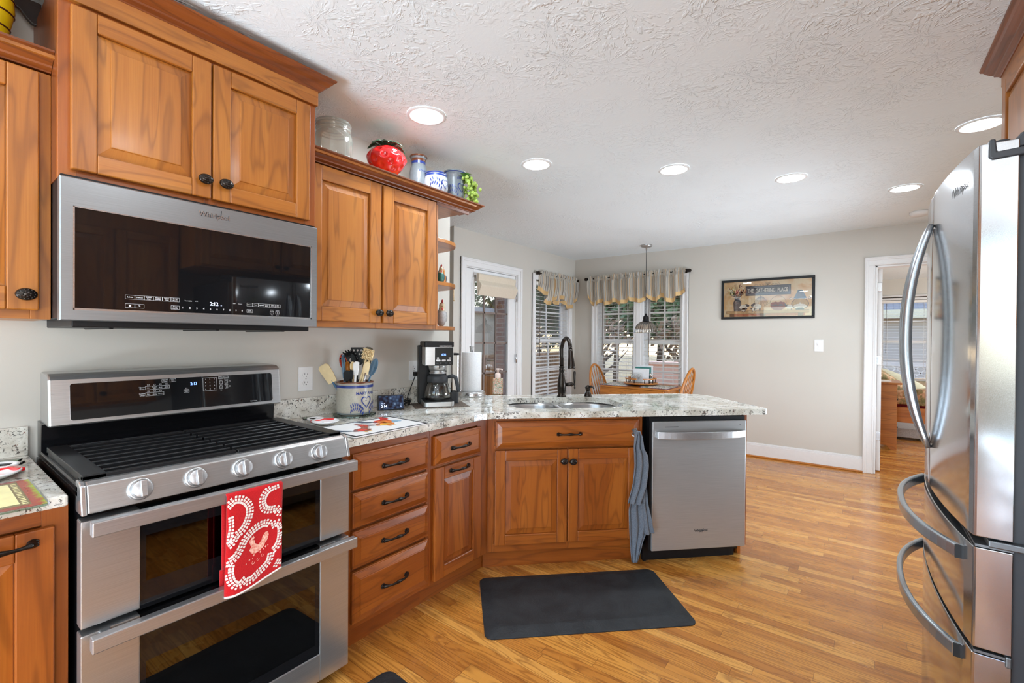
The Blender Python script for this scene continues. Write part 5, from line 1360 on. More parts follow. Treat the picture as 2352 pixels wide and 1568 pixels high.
hk = thing('towel_hook', 'brushed metal adhesive hook on the false drawer of the sink cabinet', 'hook', pen_loc(2.672, -.928)[:2] + (.74,), PROT)
m = M().box(-.019, .019, -.0045, 0, -.015, .060); obj('plate', m, 'steel', hk, bevel=.003)
m = M().tube([(-.012, -.004, .035), (-.012, -.016, .020), (0, -.024, .016), (.012, -.016, .020), (.012, -.004, .035)], .0035, 8).prism([(-.013, .058), (.013, .058), (.004, .028), (-.004, .028)], lambda a, c, d: (a, -.005 - d, c), 0, .004)
obj('hook', m, 'steel_bright', hk)
gt = thing('dish_towel', 'grey blue terry towel hanging from the hook beside the dishwasher', 'towel', pen_loc(2.69, -.90)[:2] + (.03,), PROT)
def sheet(rows, off, amp, nf, seed, nu=36, nv=60):
    random.seed(seed); ph = random.random() * 6
    def at(u, v):
        z = rows[0][0] + (rows[-1][0] - rows[0][0]) * v; _, l, r, kk = rows[-1]
        for (za, la, ra, ka), (zb, lb, rb, kb) in zip(rows, rows[1:]):
            if zb <= z <= za:
                f = (za - z) / (za - zb); f = f * f * (3 - 2 * f) * .4 + f * .6; l, r, kk = la + (lb - la) * f, ra + (rb - ra) * f, ka + (kb - ka) * f; break
        zz = z + kk * (u - .5)
        x = l + (r - l) * u
        y = off - amp * (.5 + .5 * sin(u * nf * 2 * pi + ph + v * 1.4)) - .008 * v
        return (x - 2.69, y, zz - .03)
    return M().grid(at, nu, nv)
A = [(.795, 2.664, 2.680, 0), (.76, 2.655, 2.695, 0), (.70, 2.645, 2.705, -.0), (.66, 2.648, 2.730, -.02), (.60, 2.650, 2.735, -.015), (.50, 2.640, 2.725, -.012), (.385, 2.612, 2.690, -.012)]
B = [(.795, 2.664, 2.678, 0), (.70, 2.655, 2.705, 0), (.60, 2.660, 2.720, 0), (.45, 2.650, 2.725, .0), (.35, 2.628, 2.735, .02), (.26, 2.632, 2.752, .04), (.20, 2.636, 2.740, .05), (.12, 2.642, 2.708, .03), (.045, 2.650, 2.682, 0)]
obj('front_fold', sheet(A, -.028, .022, 2.2, 3), 'grey_cloth', gt, solid=.005)
obj('back_fold', sheet(B, -.006, .016, 2.6, 8), 'grey_cloth', gt, solid=.005)
def band(l, r):
    rows = [(a, b + (c - b) * l, b + (c - b) * r, d) for a, b, c, d in A[2:]]; return sheet(rows, -.0325, .022 , .9, 3, 8, 40)
C2 = [(.775, 2.672, 2.688, 0), (.70, 2.690, 2.712, 0), (.55, 2.690, 2.722, 0), (.40, 2.700, 2.735, 0), (.25, 2.715, 2.765, 0), (.205, 2.725, 2.776, .012)]
obj('side_fold', sheet(C2, -.014, .016, 1.5, 5), 'grey_cloth', gt, solid=.005)

# ================================================================ mats
def floor_mat(name, label, c, L, Wd, rot):
    t = M(); h = .019; e = .055
    def rr(i, r, z): return [(a, b, z) for a, b in rrect(-L / 2 + i, L / 2 - i, -Wd / 2 + i, Wd / 2 - i, r, 5)]
    t.rings([rr(0, .04, .0005), rr(0, .04, .004), rr(.003, .038, .0055), rr(e, .012, h - .001), rr(e + .006, .010, h)], 0, False, True, True)
    o = obj(name, t, 'mat'); o.location = c; o.rotation_euler = (0, 0, rot); tag(o, label, 'floor mat'); return o
floor_mat('kitchen_mat', 'charcoal anti-fatigue mat on the floor in front of the sink cabinet', (1.165, 2.043, 0), .985, .515, radians(44.0))
floor_mat('kitchen_mat', 'charcoal anti-fatigue mat cut off by the bottom edge, in front of the range', (1.03, .64, 0), 1.0, .51, radians(87))

# ================================================================ things on top of the cabinets
TT = 1.362 + .784
def jar_pos(x, y): return (x, y, TT)
j = thing('glass_jar', 'large clear glass jar on top of the cabinets beside the tall cabinet', 'jar', jar_pos(.25, 1.235))
obj('body', M().lathe([(.062, 0), (.080, .006), (.085, .03), (.086, .110), (.084, .128), (.076, .142), (.074, .148), (.080, .152), (.080, .160), (.076, .163), (.080, .167), (.080, .178)], (0, 0, 0), 40, cap=False), 'jar_glass', j, solid=.004)
obj('lid', M().lathe([(.082, .179), (.084, .186), (.080, .193), (.04, .200), (.012, .203), (.014, .213), (.018, .221), (.001, .224)], (0, 0, 0), 32), 'jar_glass', j)
s_ = thing('strawberry_jar', 'red ceramic strawberry jar with green leaves on top of the cabinets', 'cookie jar', jar_pos(.25, 1.547))
random.seed(11); pits = []
for i in range(46):
    zz = 1 - 2 * (i + .5) / 46; a = i * 2.39996; pits.append(Vector((sqrt(1 - zz * zz) * cos(a), sqrt(1 - zz * zz) * sin(a), zz)))
def sb(d):
    k = 1.0
    for p in pits:
        c = d.dot(p)
        if c > .984: k -= .085 * ((c - .984) / .016) ** .8
    return k * (.88 + .16 * d.z if d.z < .3 else .93 + .0 * d.z)
m = M().ball((0, 0, .095), .112, .112, .098, 64, 0, sb)
m.v = [(p[0] * (.66 + .40 * min(1, max(0, p[2]) / .12)), p[1] * (.66 + .40 * min(1, max(0, p[2]) / .12)), max(0, p[2])) for p in m.v]
obj('body', m, 'red', s_)
MAT['dk_green'] = simple('dark_green_glaze', srgb(40, 72, 52), .2, coat=.5)
m = M()
for i in range(7):
    a = 2 * pi * i / 7 + .3
    def leaf(u, v):
        r = .02 + .080 * v; w_ = .032 * sin(pi * min(1, v * .92 + .08)) * (u - .5); z = .176 + .012 * sin(v * 3.3) - .016 * v * v + .014 * v
        return (r * cos(a) - w_ * sin(a) * 1.6, r * sin(a) + w_ * cos(a) * 1.6, z + .010 * abs(u - .5))
    m.grid(leaf, 6, 8)
m.lathe([(.03, .174), (.022, .184), (.010, .190), (.010, .200), (.001, .202)], (0, 0, 0), 14)
obj('leaf_cap', m, 'dk_green', s_, solid=.005)
MAT['stoneware'] = simple('grey_stoneware', srgb(118, 126, 132), .28, coat=.3, noise_amt=.08, scale=90)
MAT['stoneware_tan'] = simple('tan_grey_stoneware', srgb(172, 166, 152), .3, coat=.3, noise_amt=.08, scale=120)
MAT['stoneware_white'] = simple('white_stoneware', srgb(182, 188, 196), .25, coat=.4, noise_amt=.04, scale=90)
MAT['brown_glaze'] = simple('brown_rim_glaze', srgb(104, 58, 34), .2, coat=.5)
def cyl_pt(r_fn, c, ang0, o=.0008):
    """lettering plane wrapped on a turned pot: a along the surface, b height"""
    def f(a, b):
        r = r_fn(b) + o; th = ang0 + a / r; return (c[0] + r * cos(th), c[1] + r * sin(th), c[2] + b)
    return f
def fern(m, f, a, b, sgn, n=6, s_=1.0, mi=0):
    for i in range(n):
        t = i / n; x = a + sgn * t * .040 * s_; z = b - .010 * s_ + .014 * s_ * sin(t * 3)
        for up in (1, -1):
            q = [(0, 0), (.0030 * sgn, .0055 * up), (.0042 * sgn, .0125 * up), (.0014 * sgn, .0120 * up), (-.0012 * sgn, .0055 * up)]
            q = [(x + p[0] * s_ - sgn * .002 * s_, z + p[1] * s_) for p in q]
            m.poly([f(*p) for p in (q if sgn * up > 0 else q[::-1])], mi)
def heart(m, f, a, b, s_, mi=0):
    o = []; i_ = []
    for k in range(26):
        t = 2 * pi * k / 26; x = .016 * sin(t) ** 3; z = (.013 * cos(t) - .005 * cos(2 * t) - .002 * cos(3 * t) - .001 * cos(4 * t)) * 1.15
        o.append((a + x * s_ * 1.1, b + z * s_ * 1.1)); i_.append((a + x * s_ * .86, b + z * s_ * .86 + .0002))
    for k in range(26): j2 = (k + 1) % 26; m.poly([f(*o[k]), f(*i_[k]), f(*i_[j2]), f(*o[j2])], mi)
def pot(name, label, cat, loc, prof, mt, rimmt, band, deco):
    t = thing(name, label, cat, loc)
    obj('body', M().lathe(prof, (0, 0, 0), 36, cap=False).lathe([(prof[0][0], 0), (.001, 0)], (0, 0, 0), 36, cap=False), mt, t, solid=.0)
    r1 = prof[-1]; obj('rim', M().lathe([(r1[0], r1[1] - .004), (r1[0] + .003, r1[1]), (r1[0] + .001, r1[1] + .004), (r1[0] - .006, r1[1] + .002), (r1[0] - .008, r1[1] - .03)], (0, 0, 0), 36, cap=False), rimmt, t)
    def rf(b):
        for (ra, za), (rb, zb) in zip(prof, prof[1:]):
            if za <= b <= zb: return ra + (rb - ra) * (b - za) / max(1e-6, zb - za)
        return prof[-1][0]
    m = M()
    for z0, z1 in band: m.lathe([(rf(z0) + .0006, z0), (rf((z0 + z1) / 2) + .0008, (z0 + z1) / 2), (rf(z1) + .0006, z1)], (0, 0, 0), 36, cap=False)
    deco(m, rf); obj('blue_decoration', m, 'cobalt', t); return t
face = math.atan2(-1.9, 2.0)
def deco_jug(m, rf): m.text('STAGE', .016, lambda a, b: cyl_pt(rf, (0, 0, 0), face + .55)(a, b + .135), bold=.0005)
pot('stoneware_jar', 'tall grey stoneware jar with blue neck band on top of the cabinets', 'jar', jar_pos(.20, 1.812), [(.044, 0), (.050, .01), (.053, .06), (.052, .13), (.046, .160), (.040, .176), (.040, .206), (.046, .222), (.049, .226)], 'stoneware', 'brown_glaze', [(.182, .198)], deco_jug)
def deco_bowl(m, rf):
    f = cyl_pt(rf, (0, 0, 0), face + .22); fern(m, f, .016, .064, -1, 6, 1.9); fern(m, f, .05, .065, 1, 5, 1.5); heart(m, cyl_pt(rf, (0, 0, 0), face + .22), .042, .060, 1.4)
pot('stoneware_bowl', 'squat white stoneware bowl with blue ferns on top of the cabinets', 'bowl', jar_pos(.285, 1.872), [(.048, 0), (.062, .012), (.070, .04), (.071, .070), (.067, .098), (.063, .116), (.064, .122)], 'stoneware_white', 'cobalt', [(.104, .116)], deco_bowl)
def deco_crock(m, rf):
    f = cyl_pt(rf, (0, 0, 0), face + .32); fern(m, f, -.002, .072, -1, 6, 1.7); heart(m, f, .026, .085, 1.7); m.text('CEDAR', .018, lambda a, b: f(a + .020, b + .142 + .2 * a), bold=.0005)
pot('stoneware_crock', 'grey stoneware crock with flared rim beside the green grapes', 'crock', jar_pos(.275, 2.040), [(.050, 0), (.054, .01), (.056, .05), (.056, .14), (.060, .172), (.067, .184)], 'stoneware', 'stoneware', [(.010, .018), (.176, .183)], deco_crock)
gp_ = thing('grape_bunch', 'bunch of pale green artificial grapes hanging over the end of the top board', 'artificial grapes', jar_pos(.335, 2.120))
MAT['grape'] = simple('pale_green_grape', srgb(176, 206, 96), .25, coat=.3, noise_amt=.25, scale=40, trans=.25)
random.seed(5); m = M(); k = 0
while k < 95:
    t = random.random(); z = .150 - .145 * t; w_ = .020 + .045 * sin(pi * min(1, t * .8 + .2)); x = random.uniform(-w_, w_) - .012 + .03 * t; y = random.uniform(-w_, w_) * .7 - .045 + .055 * t
    m.ball((x, y, max(.010, z)), .0105, .0105, .0115, 6); k += 1
g_ = obj('grapes', m, 'grape', gp_); g_['kind'] = 'stuff'
MAT['vine'] = simple('vine_leaf', srgb(92, 134, 62), .5, noise_amt=.3)
m = M()
for i in range(9):
    a = i * .8; c = Vector((-.02 + .03 * cos(a), -.05 + .03 * sin(a), .150 + .012 * (i % 3)))
    m.grid(lambda u, v: c + Vector(((u - .5) * .04, (v - .5) * .05, .012 * sin(u * 3) * cos(v * 3 + i))), 4, 4)
obj('leaves', m, 'vine', gp_)
yv = thing('yellow_vase', 'glossy yellow vase with dark swirl stripes on top of the left cabinet', 'vase', (.245, .118, 1.362 + .784))
MAT['yellow'] = simple('yellow_glass', srgb(236, 208, 20), .08, coat=.8, noise_amt=.1)
pr = [(.040, 0), (.050, .01), (.066, .06), (.078, .12), (.076, .17), (.058, .22), (.040, .25), (.044, .28)]
obj('body', M().lathe(pr, (0, 0, 0), 32), 'yellow', yv)
MAT['swirl'] = simple('brown_swirl', srgb(70, 36, 26), .15, coat=.5)
m = M()
def prr(z):
    for (ra, za), (rb, zb) in zip(pr, pr[1:]):
        if za <= z <= zb: return ra + (rb - ra) * (z - za) / (zb - za)
    return .05
for k in range(6):
    m.tube([((prr(z) - .001) * cos(a), (prr(z) - .001) * sin(a), z) for a, z in [(2 * pi * i / 30, .018 + k * .042 + .030 * i / 30) for i in range(31)]], .0032, 6)
obj('swirl_stripe', m, 'swirl', yv)

MAT['dk_wood'] = wood('dark_carved_wood', srgb(26, 16, 12), srgb(42, 26, 20), srgb(56, 36, 26), rough=.4)
orn = obj('carved_board', M().prism([(.02, TT + .002), (.02, 2.43), (.274, 2.43), (.272, 2.352), (.252, 2.352), (.238, 2.366), (.222, 2.388), (.195, 2.402), (.16, 2.40), (.12, 2.36), (.08, 2.26), (.06, TT + .002)], lambda a, c, d: (d, a, c), .045, .062), 'dk_wood', bevel=.003); tag(orn, 'dark brown carved wooden board leaning behind the yellow vase', 'wall ornament')

# figurines on the open shelves
def figurine(label, loc, sc_, cols, rot=0.0, seat=True):
    t = thing('rooster_figurine', label, 'figurine', loc, rot, 'figurines on the open shelves')
    b, h, l = cols
    obj('body', M().ball((0, 0, .045 * sc_), .030 * sc_, .024 * sc_, .045 * sc_, 12).ball((-.026 * sc_, 0, .075 * sc_), .014 * sc_, .010 * sc_, .026 * sc_, 8), b, t)
    hd = obj('head', M().ball((.014 * sc_, 0, .098 * sc_), .015 * sc_, .014 * sc_, .018 * sc_, 10).tube([(.008 * sc_, 0, .07 * sc_), (.013 * sc_, 0, .095 * sc_)], [.016 * sc_, .011 * sc_], 8).lathe([(.005 * sc_, 0), (.0005, .014 * sc_)], (.027 * sc_, 0, .097 * sc_), 8, axis=0), h, t)
    m = M()
    for i in range(4): m.ball(((.004 + .008 * i) * sc_, 0, (.116 + .004 * (i % 2)) * sc_), .006 * sc_, .003 * sc_, .009 * sc_, 6)
    m.ball((.025 * sc_, 0, .084 * sc_), .005 * sc_, .003 * sc_, .008 * sc_, 6); obj('comb', m, 'red', hd)
    obj('wing', M().ball((-.004 * sc_, -.022 * sc_, .048 * sc_), .018 * sc_, .007 * sc_, .024 * sc_, 8).ball((-.004 * sc_, .022 * sc_, .048 * sc_), .018 * sc_, .007 * sc_, .024 * sc_, 8), l, t)
    return t
for k, c in dict(f_orange=(214, 136, 44), f_teal=(48, 120, 112), f_navy=(44, 58, 84), f_grey=(176, 178, 180), f_cream=(214, 200, 170), f_black=(40, 40, 42)).items(): MAT[k] = simple('glaze_' + k[2:], srgb(*c), .35, coat=.3, noise_amt=.2, scale=80)
Z1, Z2, Z3 = 1.362 + .022, 1.362 + .284, 1.362 + .537
figurine('tall grey rooster figurine on the bottom open shelf', (.20, 2.005, Z1), 1.30, ('f_grey', 'f_cream', 'f_grey'), -.6)
figurine('dark slim rooster figurine on the bottom open shelf near the wall corner', (.145, 2.058, Z1), 1.05, ('f_black', 'f_cream', 'f_black'), -.4)
figurine('teal and cream rooster figurine on the middle open shelf', (.195, 2.000, Z2), .95, ('f_teal', 'f_cream', 'f_navy'), -.5)
figurine('golden rooster figurine with dangling legs on the edge of the middle open shelf', (.165, 2.048, Z2), .90, ('f_orange', 'f_orange', 'f_navy'), -.7)
dl = M().tube([(.175, 2.065, Z2 + .012), (.20, 2.096, Z2 + .008), (.208, 2.104, Z2 - .03), (.207, 2.104, Z2 - .085)], .0045, 6).ball((.212, 2.103, Z2 - .092), .010, .007, .006, 6)
t_ = tag(obj('dangling_leg', dl, 'f_cream'), 'thin dangling cloth leg with a boot hanging below the middle open shelf', 'ornament')

# ================================================================ things on the worktop
ZW = ZC
def trn(fn, c, th):
    return fn
tv = thing('trivet', 'round green glass trivet under the stoneware crock', 'trivet', (.155, 1.425, ZW))
obj('disc', M().lathe([(.105, .002), (.108, .004), (.108, .007), (.104, .009), (.001, .009)], (0, 0, 0), 40), 'green_glass', tv)
obj('foot', M().lathe([(.008, 0), (.008, .003)], (.08, -.04, 0), 10).lathe([(.008, 0), (.008, .003)], (.04, .08, 0), 10).lathe([(.008, 0), (.008, .003)], (-.09, -.03, 0), 10), 'white', tv)
KX, KY, KZ = .155, 1.425, ZW + .0095
KH = .168; KR = .092
fk = math.atan2(-KY + .0, 2.27 - KX)
kr = thing('utensil_crock', 'grey stoneware crock with blue heart holding the kitchen utensils', 'crock', (KX, KY, KZ))
prof = [(.080, 0), (.088, .004), (.0905, .02), (.092, .10), (.091, .150), (.093, .160), (.094, KH - .004)]
obj('body', M().lathe(prof, (0, 0, 0), 44, cap=False).lathe([(.088, .004), (.001, .004)], (0, 0, 0), 44, cap=False).lathe([(.086, KH - .004), (.083, .01)], (0, 0, 0), 44, cap=False), 'stoneware_tan', kr)
obj('rim', M().lathe([(.094, KH - .005), (.0955, KH), (.091, KH + .003), (.086, KH), (.085, KH - .008)], (0, 0, 0), 44, cap=False), 'brown_glaze', kr)
obj('foot_band', M().lathe([(.0805, .001), (.0885, .005), (.0895, .012)], (0, 0, 0), 44, cap=False), 'stoneware', kr)
def rf(b): return .0925 if b < .14 else .0935
m = M().lathe([(.0926, .140), (.0926, .1535)], (0, 0, 0), 44, cap=False)
f = cyl_pt(rf, (0, 0, 0), fk + .10)
m.text('MARY ANN', .022, lambda a, b: f(a + .052, b + .112), 0, bold=.0004)
heart(m, f, .052, .070, 1.75); fern(m, f, .030, .040, -1, 7, 1.7); fern(m, f, .074, .042, 1, 6, 1.7)
m.tube([f(.044, .074), f(.048, .077), f(.052, .073), f(.056, .076)], .0007, 4)
obj('blue_decoration', m, 'cobalt', kr)

# utensils: every one leans in the crock; (angle it leans to, lean, length out of the rim)
for k, c in dict(u_cream=(232, 210, 164), u_red=(190, 62, 36), u_slate=(86, 116, 140), u_olive=(84, 74, 52), u_amber=(176, 110, 40), u_steelb=(74, 110, 140)).items(): MAT[k] = simple('utensil_' + k[2:], srgb(*c), .45, noise_amt=.06)
Rv = Vector((cos(radians(37.16)), sin(radians(37.16)), 0)); Bv = Vector((-sin(radians(37.16)), cos(radians(37.16)), 0))
def utensil(name, label, cat, base, tip, parts):
    """base, tip: (across, back, height above the rim); parts(m-dict) builds along the axis"""
    o = Vector((KX, KY, KZ + KH)); b = o + Rv * base[0] + Bv * base[1] + Vector((0, 0, base[2])); e = o + Rv * tip[0] + Bv * tip[1] + Vector((0, 0, tip[2]))
    ax = (e - b).normalized(); n = (-Bv - ax * (-Bv).dot(ax)).normalized(); s2 = n.cross(ax) * -1
    if s2.dot(Rv) < 0: s2 = -s2
    L = (e - b).length
    t = thing(name, label, cat, tuple(b), 0, 'utensils standing in the crock')
    F = lambda a, h, d=0.0: tuple(b + s2 * a + ax * h + n * d)
    parts(t, F, L); return t
def stick(t, F, h0, h1, r, mt, name='handle', flat=None):
    obj(name, M().tube([F(0, h0), F(0, (h0 + h1) / 2), F(0, h1)], r, 8, flat=flat), mt, t, world=True)
def blade(t, F, pts, th, mt, name='blade', bev=.002, curve=0.0):
    m = M().prism(pts, lambda a, c, d: F(a, c, d + curve * a * a), -th / 2, th / 2); obj(name, m, mt, t, world=True, bevel=bev)
def spat(w_, hh, mt, hmt, skew=0.0, th=.006, r=.0055, curve=0.0):
    def g(t, F, L):
        stick(t, F, 0, L - hh + .012, r, hmt)
        blade(t, F, [(-w_ / 2 * .8, L - hh), (w_ / 2 * .8, L - hh), (w_ / 2, L - hh * .6), (w_ / 2, L - skew), (w_ / 2 - .012, L), (-w_ / 2 + .012, L), (-w_ / 2, L - .012)], th, mt, curve=curve)
    return g
utensil('spatula', 'cream silicone spatula leaning far out of the left side of the crock', 'utensil', (-.03, -.02, -.13), (-.150, -.055, .088), spat(.058, .105, 'u_cream', 'u_steelb', .012, .010))
def spoon(w_, hh, mt, hmt, edge=1.0):
    def g(t, F, L):
        stick(t, F, 0, L - hh + .01, .005, hmt)
        obj('bowl', M().grid(lambda u, v: F(w_ / 2 * edge * cos(2 * pi * u) * v, L - hh / 2 + hh / 2 * sin(2 * pi * u) * v, .014 * v * v - .010), 24, 6), mt, t, world=True, solid=.003)
    return g
utensil('spoon', 'red spoon at the back left of the crock', 'utensil', (-.02, .03, -.13), (-.088, .048, .140), spoon(.050, .085, 'u_red', 'plastic_black', .8))
def pasta(t, F, L):
    stick(t, F, 0, L - .08, .0055, 'plastic_black')
    obj('bowl', M().grid(lambda u, v: F((.010 + .030 * v) * cos(2 * pi * u), L - .045 + (.012 + .034 * v) * sin(2 * pi * u), .018 * v * v - .012), 24, 6), 'plastic_black', t, world=True, solid=.003)
    m = M()
    for i in range(9): a = .2 + i * .34; m.tube([F(.038 * cos(a), L - .045 + .044 * sin(a), .006), F(.044 * cos(a), L - .045 + .052 * sin(a), .024)], [.0045, .003], 6)
    obj('teeth', m, 'plastic_black', t, world=True)
utensil('pasta_server', 'black toothed pasta server behind the slate blue spatula', 'utensil', (-.01, .02, -.13), (-.045, .045, .155), pasta)
utensil('spatula', 'slate blue narrow spatula seen edge on, left of centre in the crock', 'utensil', (-.035, -.035, -.10), (-.048, -.045, .140), spat(.018, .120, 'u_slate', 'u_steelb', .02, .006))
def turner(t, F, L):
    stick(t, F, 0, L - .095, .0055, 'plastic_black')
    h0 = L - .095
    ol = [(-.020, h0), (.020, h0), (.034, h0 + .02), (.036, L), (-.036, L), (-.034, h0 + .02)]
    cir = lambda a, h, r: [(a + r * cos(k * pi / 6), h + r * sin(k * pi / 6)) for k in range(12)]
    m = holed_slab(M(), ol, [cir(-.020, L - .016, .0058), cir(0, L - .016, .0058), cir(.020, L - .016, .0058), cir(-.012, L - .036, .0052), cir(.010, L - .036, .0052), cir(-.002, L - .058, .0048)], -.0015, .0015)
    m.v = [F(*p) for p in m.v]
    obj('blade', m, 'plastic_black', t, world=True)
utensil('slotted_turner', 'black slotted turner standing tallest at the back of the crock', 'utensil', (.0, .03, -.12), (-.004, .050, .178), turner)
utensil('spatula', 'olive brown spatula behind the cream dish brush', 'utensil', (.02, .03, -.13), (.058, .045, .180), spat(.046, .130, 'u_olive', 'u_olive', .006, .006))
def brush(t, F, L):
    for a in (-.006, .006): obj('handle', M().tube([F(a - .004, 0), F(a, L * .5), F(a * 1.6 + .004, L - .05)], .0052, 8), 'u_cream', t, world=True)
    blade(t, F, [(-.026, L - .055), (.026, L - .055), (.028, L - .03), (.026, L), (-.026, L), (-.028, L - .03)], .010, 'u_cream', 'head')
    m = M(); random.seed(3)
    for i in range(9):
        for j_ in range(8):
            a, h = -.023 + i * .0057, L - .052 + j_ * .0068
            m.tube([F(a, h, .004), F(a + random.uniform(-.004, .004), h + random.uniform(-.004, .004), .026)], .0022, 4)
    obj('bristles', m, 'u_cream', t, world=True)
utensil('dish_brush', 'cream dish brush with bristle head at the right of the crock', 'utensil', (.022, -.03, -.08), (.080, -.010, .170), brush)
utensil('spoon', 'slate blue ladle leaning out of the right side of the crock', 'utensil', (.03, .0, -.12), (.108, .02, .120), spoon(.055, .095, 'u_slate', 'u_slate', .7))
utensil('spatula', 'white silicone spatula at the front centre of the crock', 'utensil', (.010, -.045, -.10), (.024, -.052, .108), spat(.032, .072, 'white', 'white', .004, .007))
utensil('spoon', 'small cream spoon between the black tongs and the white spatula', 'utensil', (.0, -.03, -.12), (-.002, -.030, .105), spoon(.026, .050, 'u_cream', 'u_cream'))
utensil('spoon', 'amber brown spoon behind the slate blue spatula', 'utensil', (-.03, -.01, -.12), (-.036, -.012, .105), spoon(.030, .060, 'u_amber', 'u_amber'))
utensil('spatula', 'cream scraper below the dish brush at the right rim', 'utensil', (.040, -.03, -.10), (.074, -.022, .105), spat(.030, .070, 'u_cream', 'steel_bright', .01, .006))
utensil('tongs', 'black nylon tongs with twin flat heads at the front of the crock', 'utensil', (-.02, -.05, -.10), (-.022, -.060, .062), spat(.034, .055, 'plastic_black', 'plastic_black', .004, .012))
utensil('masher', 'black square masher beside the tongs at the front rim', 'utensil', (-.0, -.05, -.10), (.000, -.062, .065), spat(.022, .048, 'plastic_black', 'plastic_black', .004, .010))

# smart display
sd_ = thing('smart_display', 'small tilted smart display showing a clock photo beside the crock', 'display', (.150, 1.660, ZW), radians(62))
m = M().prism([(-.004, 0), (-.050, .004), (-.028, .082), (-.018, .085)], lambda a, c, d: (d, a + .02, c), -.072, .072)
obj('body', m, 'plastic_grey', sd_, bevel=.005, seg=3)
def m_screen():
    t = NT('screen_photo'); o = t.obj()
    n = t.n('ShaderNodeTexVoronoi', i_Vector=o, i_Scale=55.0).outputs[0]; n2 = t.noise(o, 40, 3)
    c = t.ramp(t.math('MULTIPLY_ADD', n, .7, t.math('MULTIPLY', n2, .5)), [(.2, srgb(150, 180, 210)), (.45, srgb(70, 100, 138)), (.8, srgb(22, 32, 52))])
    t.set(Base_Color=(0, 0, 0), Roughness=.1, Emission_Color=c, Emission_Strength=.55); return t.m
MAT['screen'] = m_screen()
def sdp(a, b, o=.0008): k = b / .080; return (a, -.0300 + .0225 * k * .98 - o, .0035 + b * .985)
m = M(); m.poly([sdp(-.068, .003), sdp(.068, .003), sdp(.068, .077), sdp(-.068, .077)]); obj('screen', m, 'screen', sd_)
m = M(); m.text('2:14', .019, lambda a, b: sdp(-.040 + a, .020 + b, .0016), bold=.0002); m.text('Tue 24', .008, lambda a, b: sdp(-.045 + a, .036 + b, .0016)); m.text('72', .009, lambda a, b: sdp(.052 + a, .016 + b, .0016)); obj('clock_text', m, 'display_white', sd_)
cb = M(); random.seed(2)
P = []
for i in range(90): a = i * .42; r = .030 + .010 * sin(i * 1.7); P.append((.085 + r * .8 * cos(a), 1.815 + r * 1.3 * sin(a), ZW + .006 + .012 * (1 + sin(i * .9)) + .010 * sin(i * .31)))
cb.tube(P, .0022, 5); tag(obj('power_cable', cb, 'plastic_black'), 'tangled black power cable lying between the display and coffee maker', 'cable')
cd_ = M().tube([(.012, 1.955, 1.085), (.035, 1.945, 1.080), (.045, 1.925, 1.06), (.040, 1.90, 1.00), (.030, 1.885, .95), (.05, 1.87, .915), (.08, 1.86, .911)], .0028, 6).box(.008, .035, 1.943, 1.967, 1.072, 1.098)
tag(obj('appliance_cable', cd_, 'plastic_black'), 'black coffee maker cord plugged into the outlet', 'cord')

# coffee mat
def m_lattice():
    t = NT('brown_lattice_mat'); o = t.obj(); v = t.n('ShaderNodeTexVoronoi', feature='DISTANCE_TO_EDGE', i_Vector=o, i_Scale=90.0).outputs[0]
    t.set(Base_Color=t.ramp(v, [(.06, srgb(40, 32, 30)), (.14, srgb(120, 104, 92))]), Roughness=.6); return t.m
MAT['lattice'] = m_lattice()
cm_ = obj('counter_mat', M().box(-.16, .16, -.105, .115, 0, .003), 'lattice'); cm_.location = (.245, 1.955, ZW); cm_.rotation_euler = (0, 0, radians(56)); tag(cm_, 'dark lattice mat under the coffee maker', 'mat')

# coffee maker
cf = thing('coffee_maker', 'black and stainless drip coffee maker with glass carafe', 'coffee maker', (.20, 1.955, ZW + .003), radians(55))
obj('tower', M().box(-.095, -.0, .045, .125, 0, .360).box(-.085, .08, .05, .12, 0, .35), 'plastic_black', cf, bevel=.006)
hb = rrect(-.078, .090, -.125, .10, .012, 3)
obj('brew_head', M().prism(hb, lambda a, c, d: (a, c, d), .262, .385), 'plastic_black', cf, bevel=.004)
obj('head_band', M().prism(rrect(-.080, .092, -.127, .02, .012, 3), lambda a, c, d: (a, c, d), .246, .352), 'steel', cf)
obj('lid', M().prism(rrect(-.082, .094, -.130, .10, .014, 3), lambda a, c, d: (a, c, d), .353, .384), 'plastic_black', cf, bevel=.004)
obj('lid_trim', M().box(.006, .080, -.1325, -.129, .356, .361), 'steel_bright', cf)
obj('control_face', M().box(-.020, .086, -.1285, -.1265, .247, .350), 'black_glass', cf)
m = M(); cy = -.1293
m.text('6:36', .017, lambda a, b: (.032 + a, cy, .308 + b), bold=.0003, sx=.9); obj('clock_display', m, 'display_blue', cf)
m = M()
for x, z, w_, h in ((.000, .274, .026, .010), (.032, .274, .024, .010), (.062, .274, .024, .010), (-.003, .289, .014, .008), (.068, .289, .014, .008)): m.prism(rrect(x - w_ / 2, x + w_ / 2, z - h / 2, z + h / 2, h / 2.01, 3), lambda a, c, d: (a, -.1285 - d, c), 0, .002)
obj('button', m, 'steel_bright', cf)
m = M()
for x, s2_ in ((-.006, 'BOLD'), (.014, 'REG'), (.048, 'RINSE'), (.070, 'CLEAN')): m.text(s2_, .0045, lambda a, b: (x + a, cy, .2585 + b))
obj('control_lettering', m, 'print_white', cf)
obj('brew_basket', M().lathe([(.058, .247), (.056, .232), (.052, .212), (.047, .211), (.047, .200), (.052, .198), (.052, .192), (.001, .192)], (.010, -.045, 0), 30), 'steel', cf)
obj('basket_slot', M().box(.008, .014, -.104, -.099, .226, .244), 'print_dark', cf)
obj('base', M().prism(rrect(-.082, .098, -.135, .12, .022, 4), lambda a, c, d: (a, c, d), .0, .030), 'steel', cf, bevel=.004)
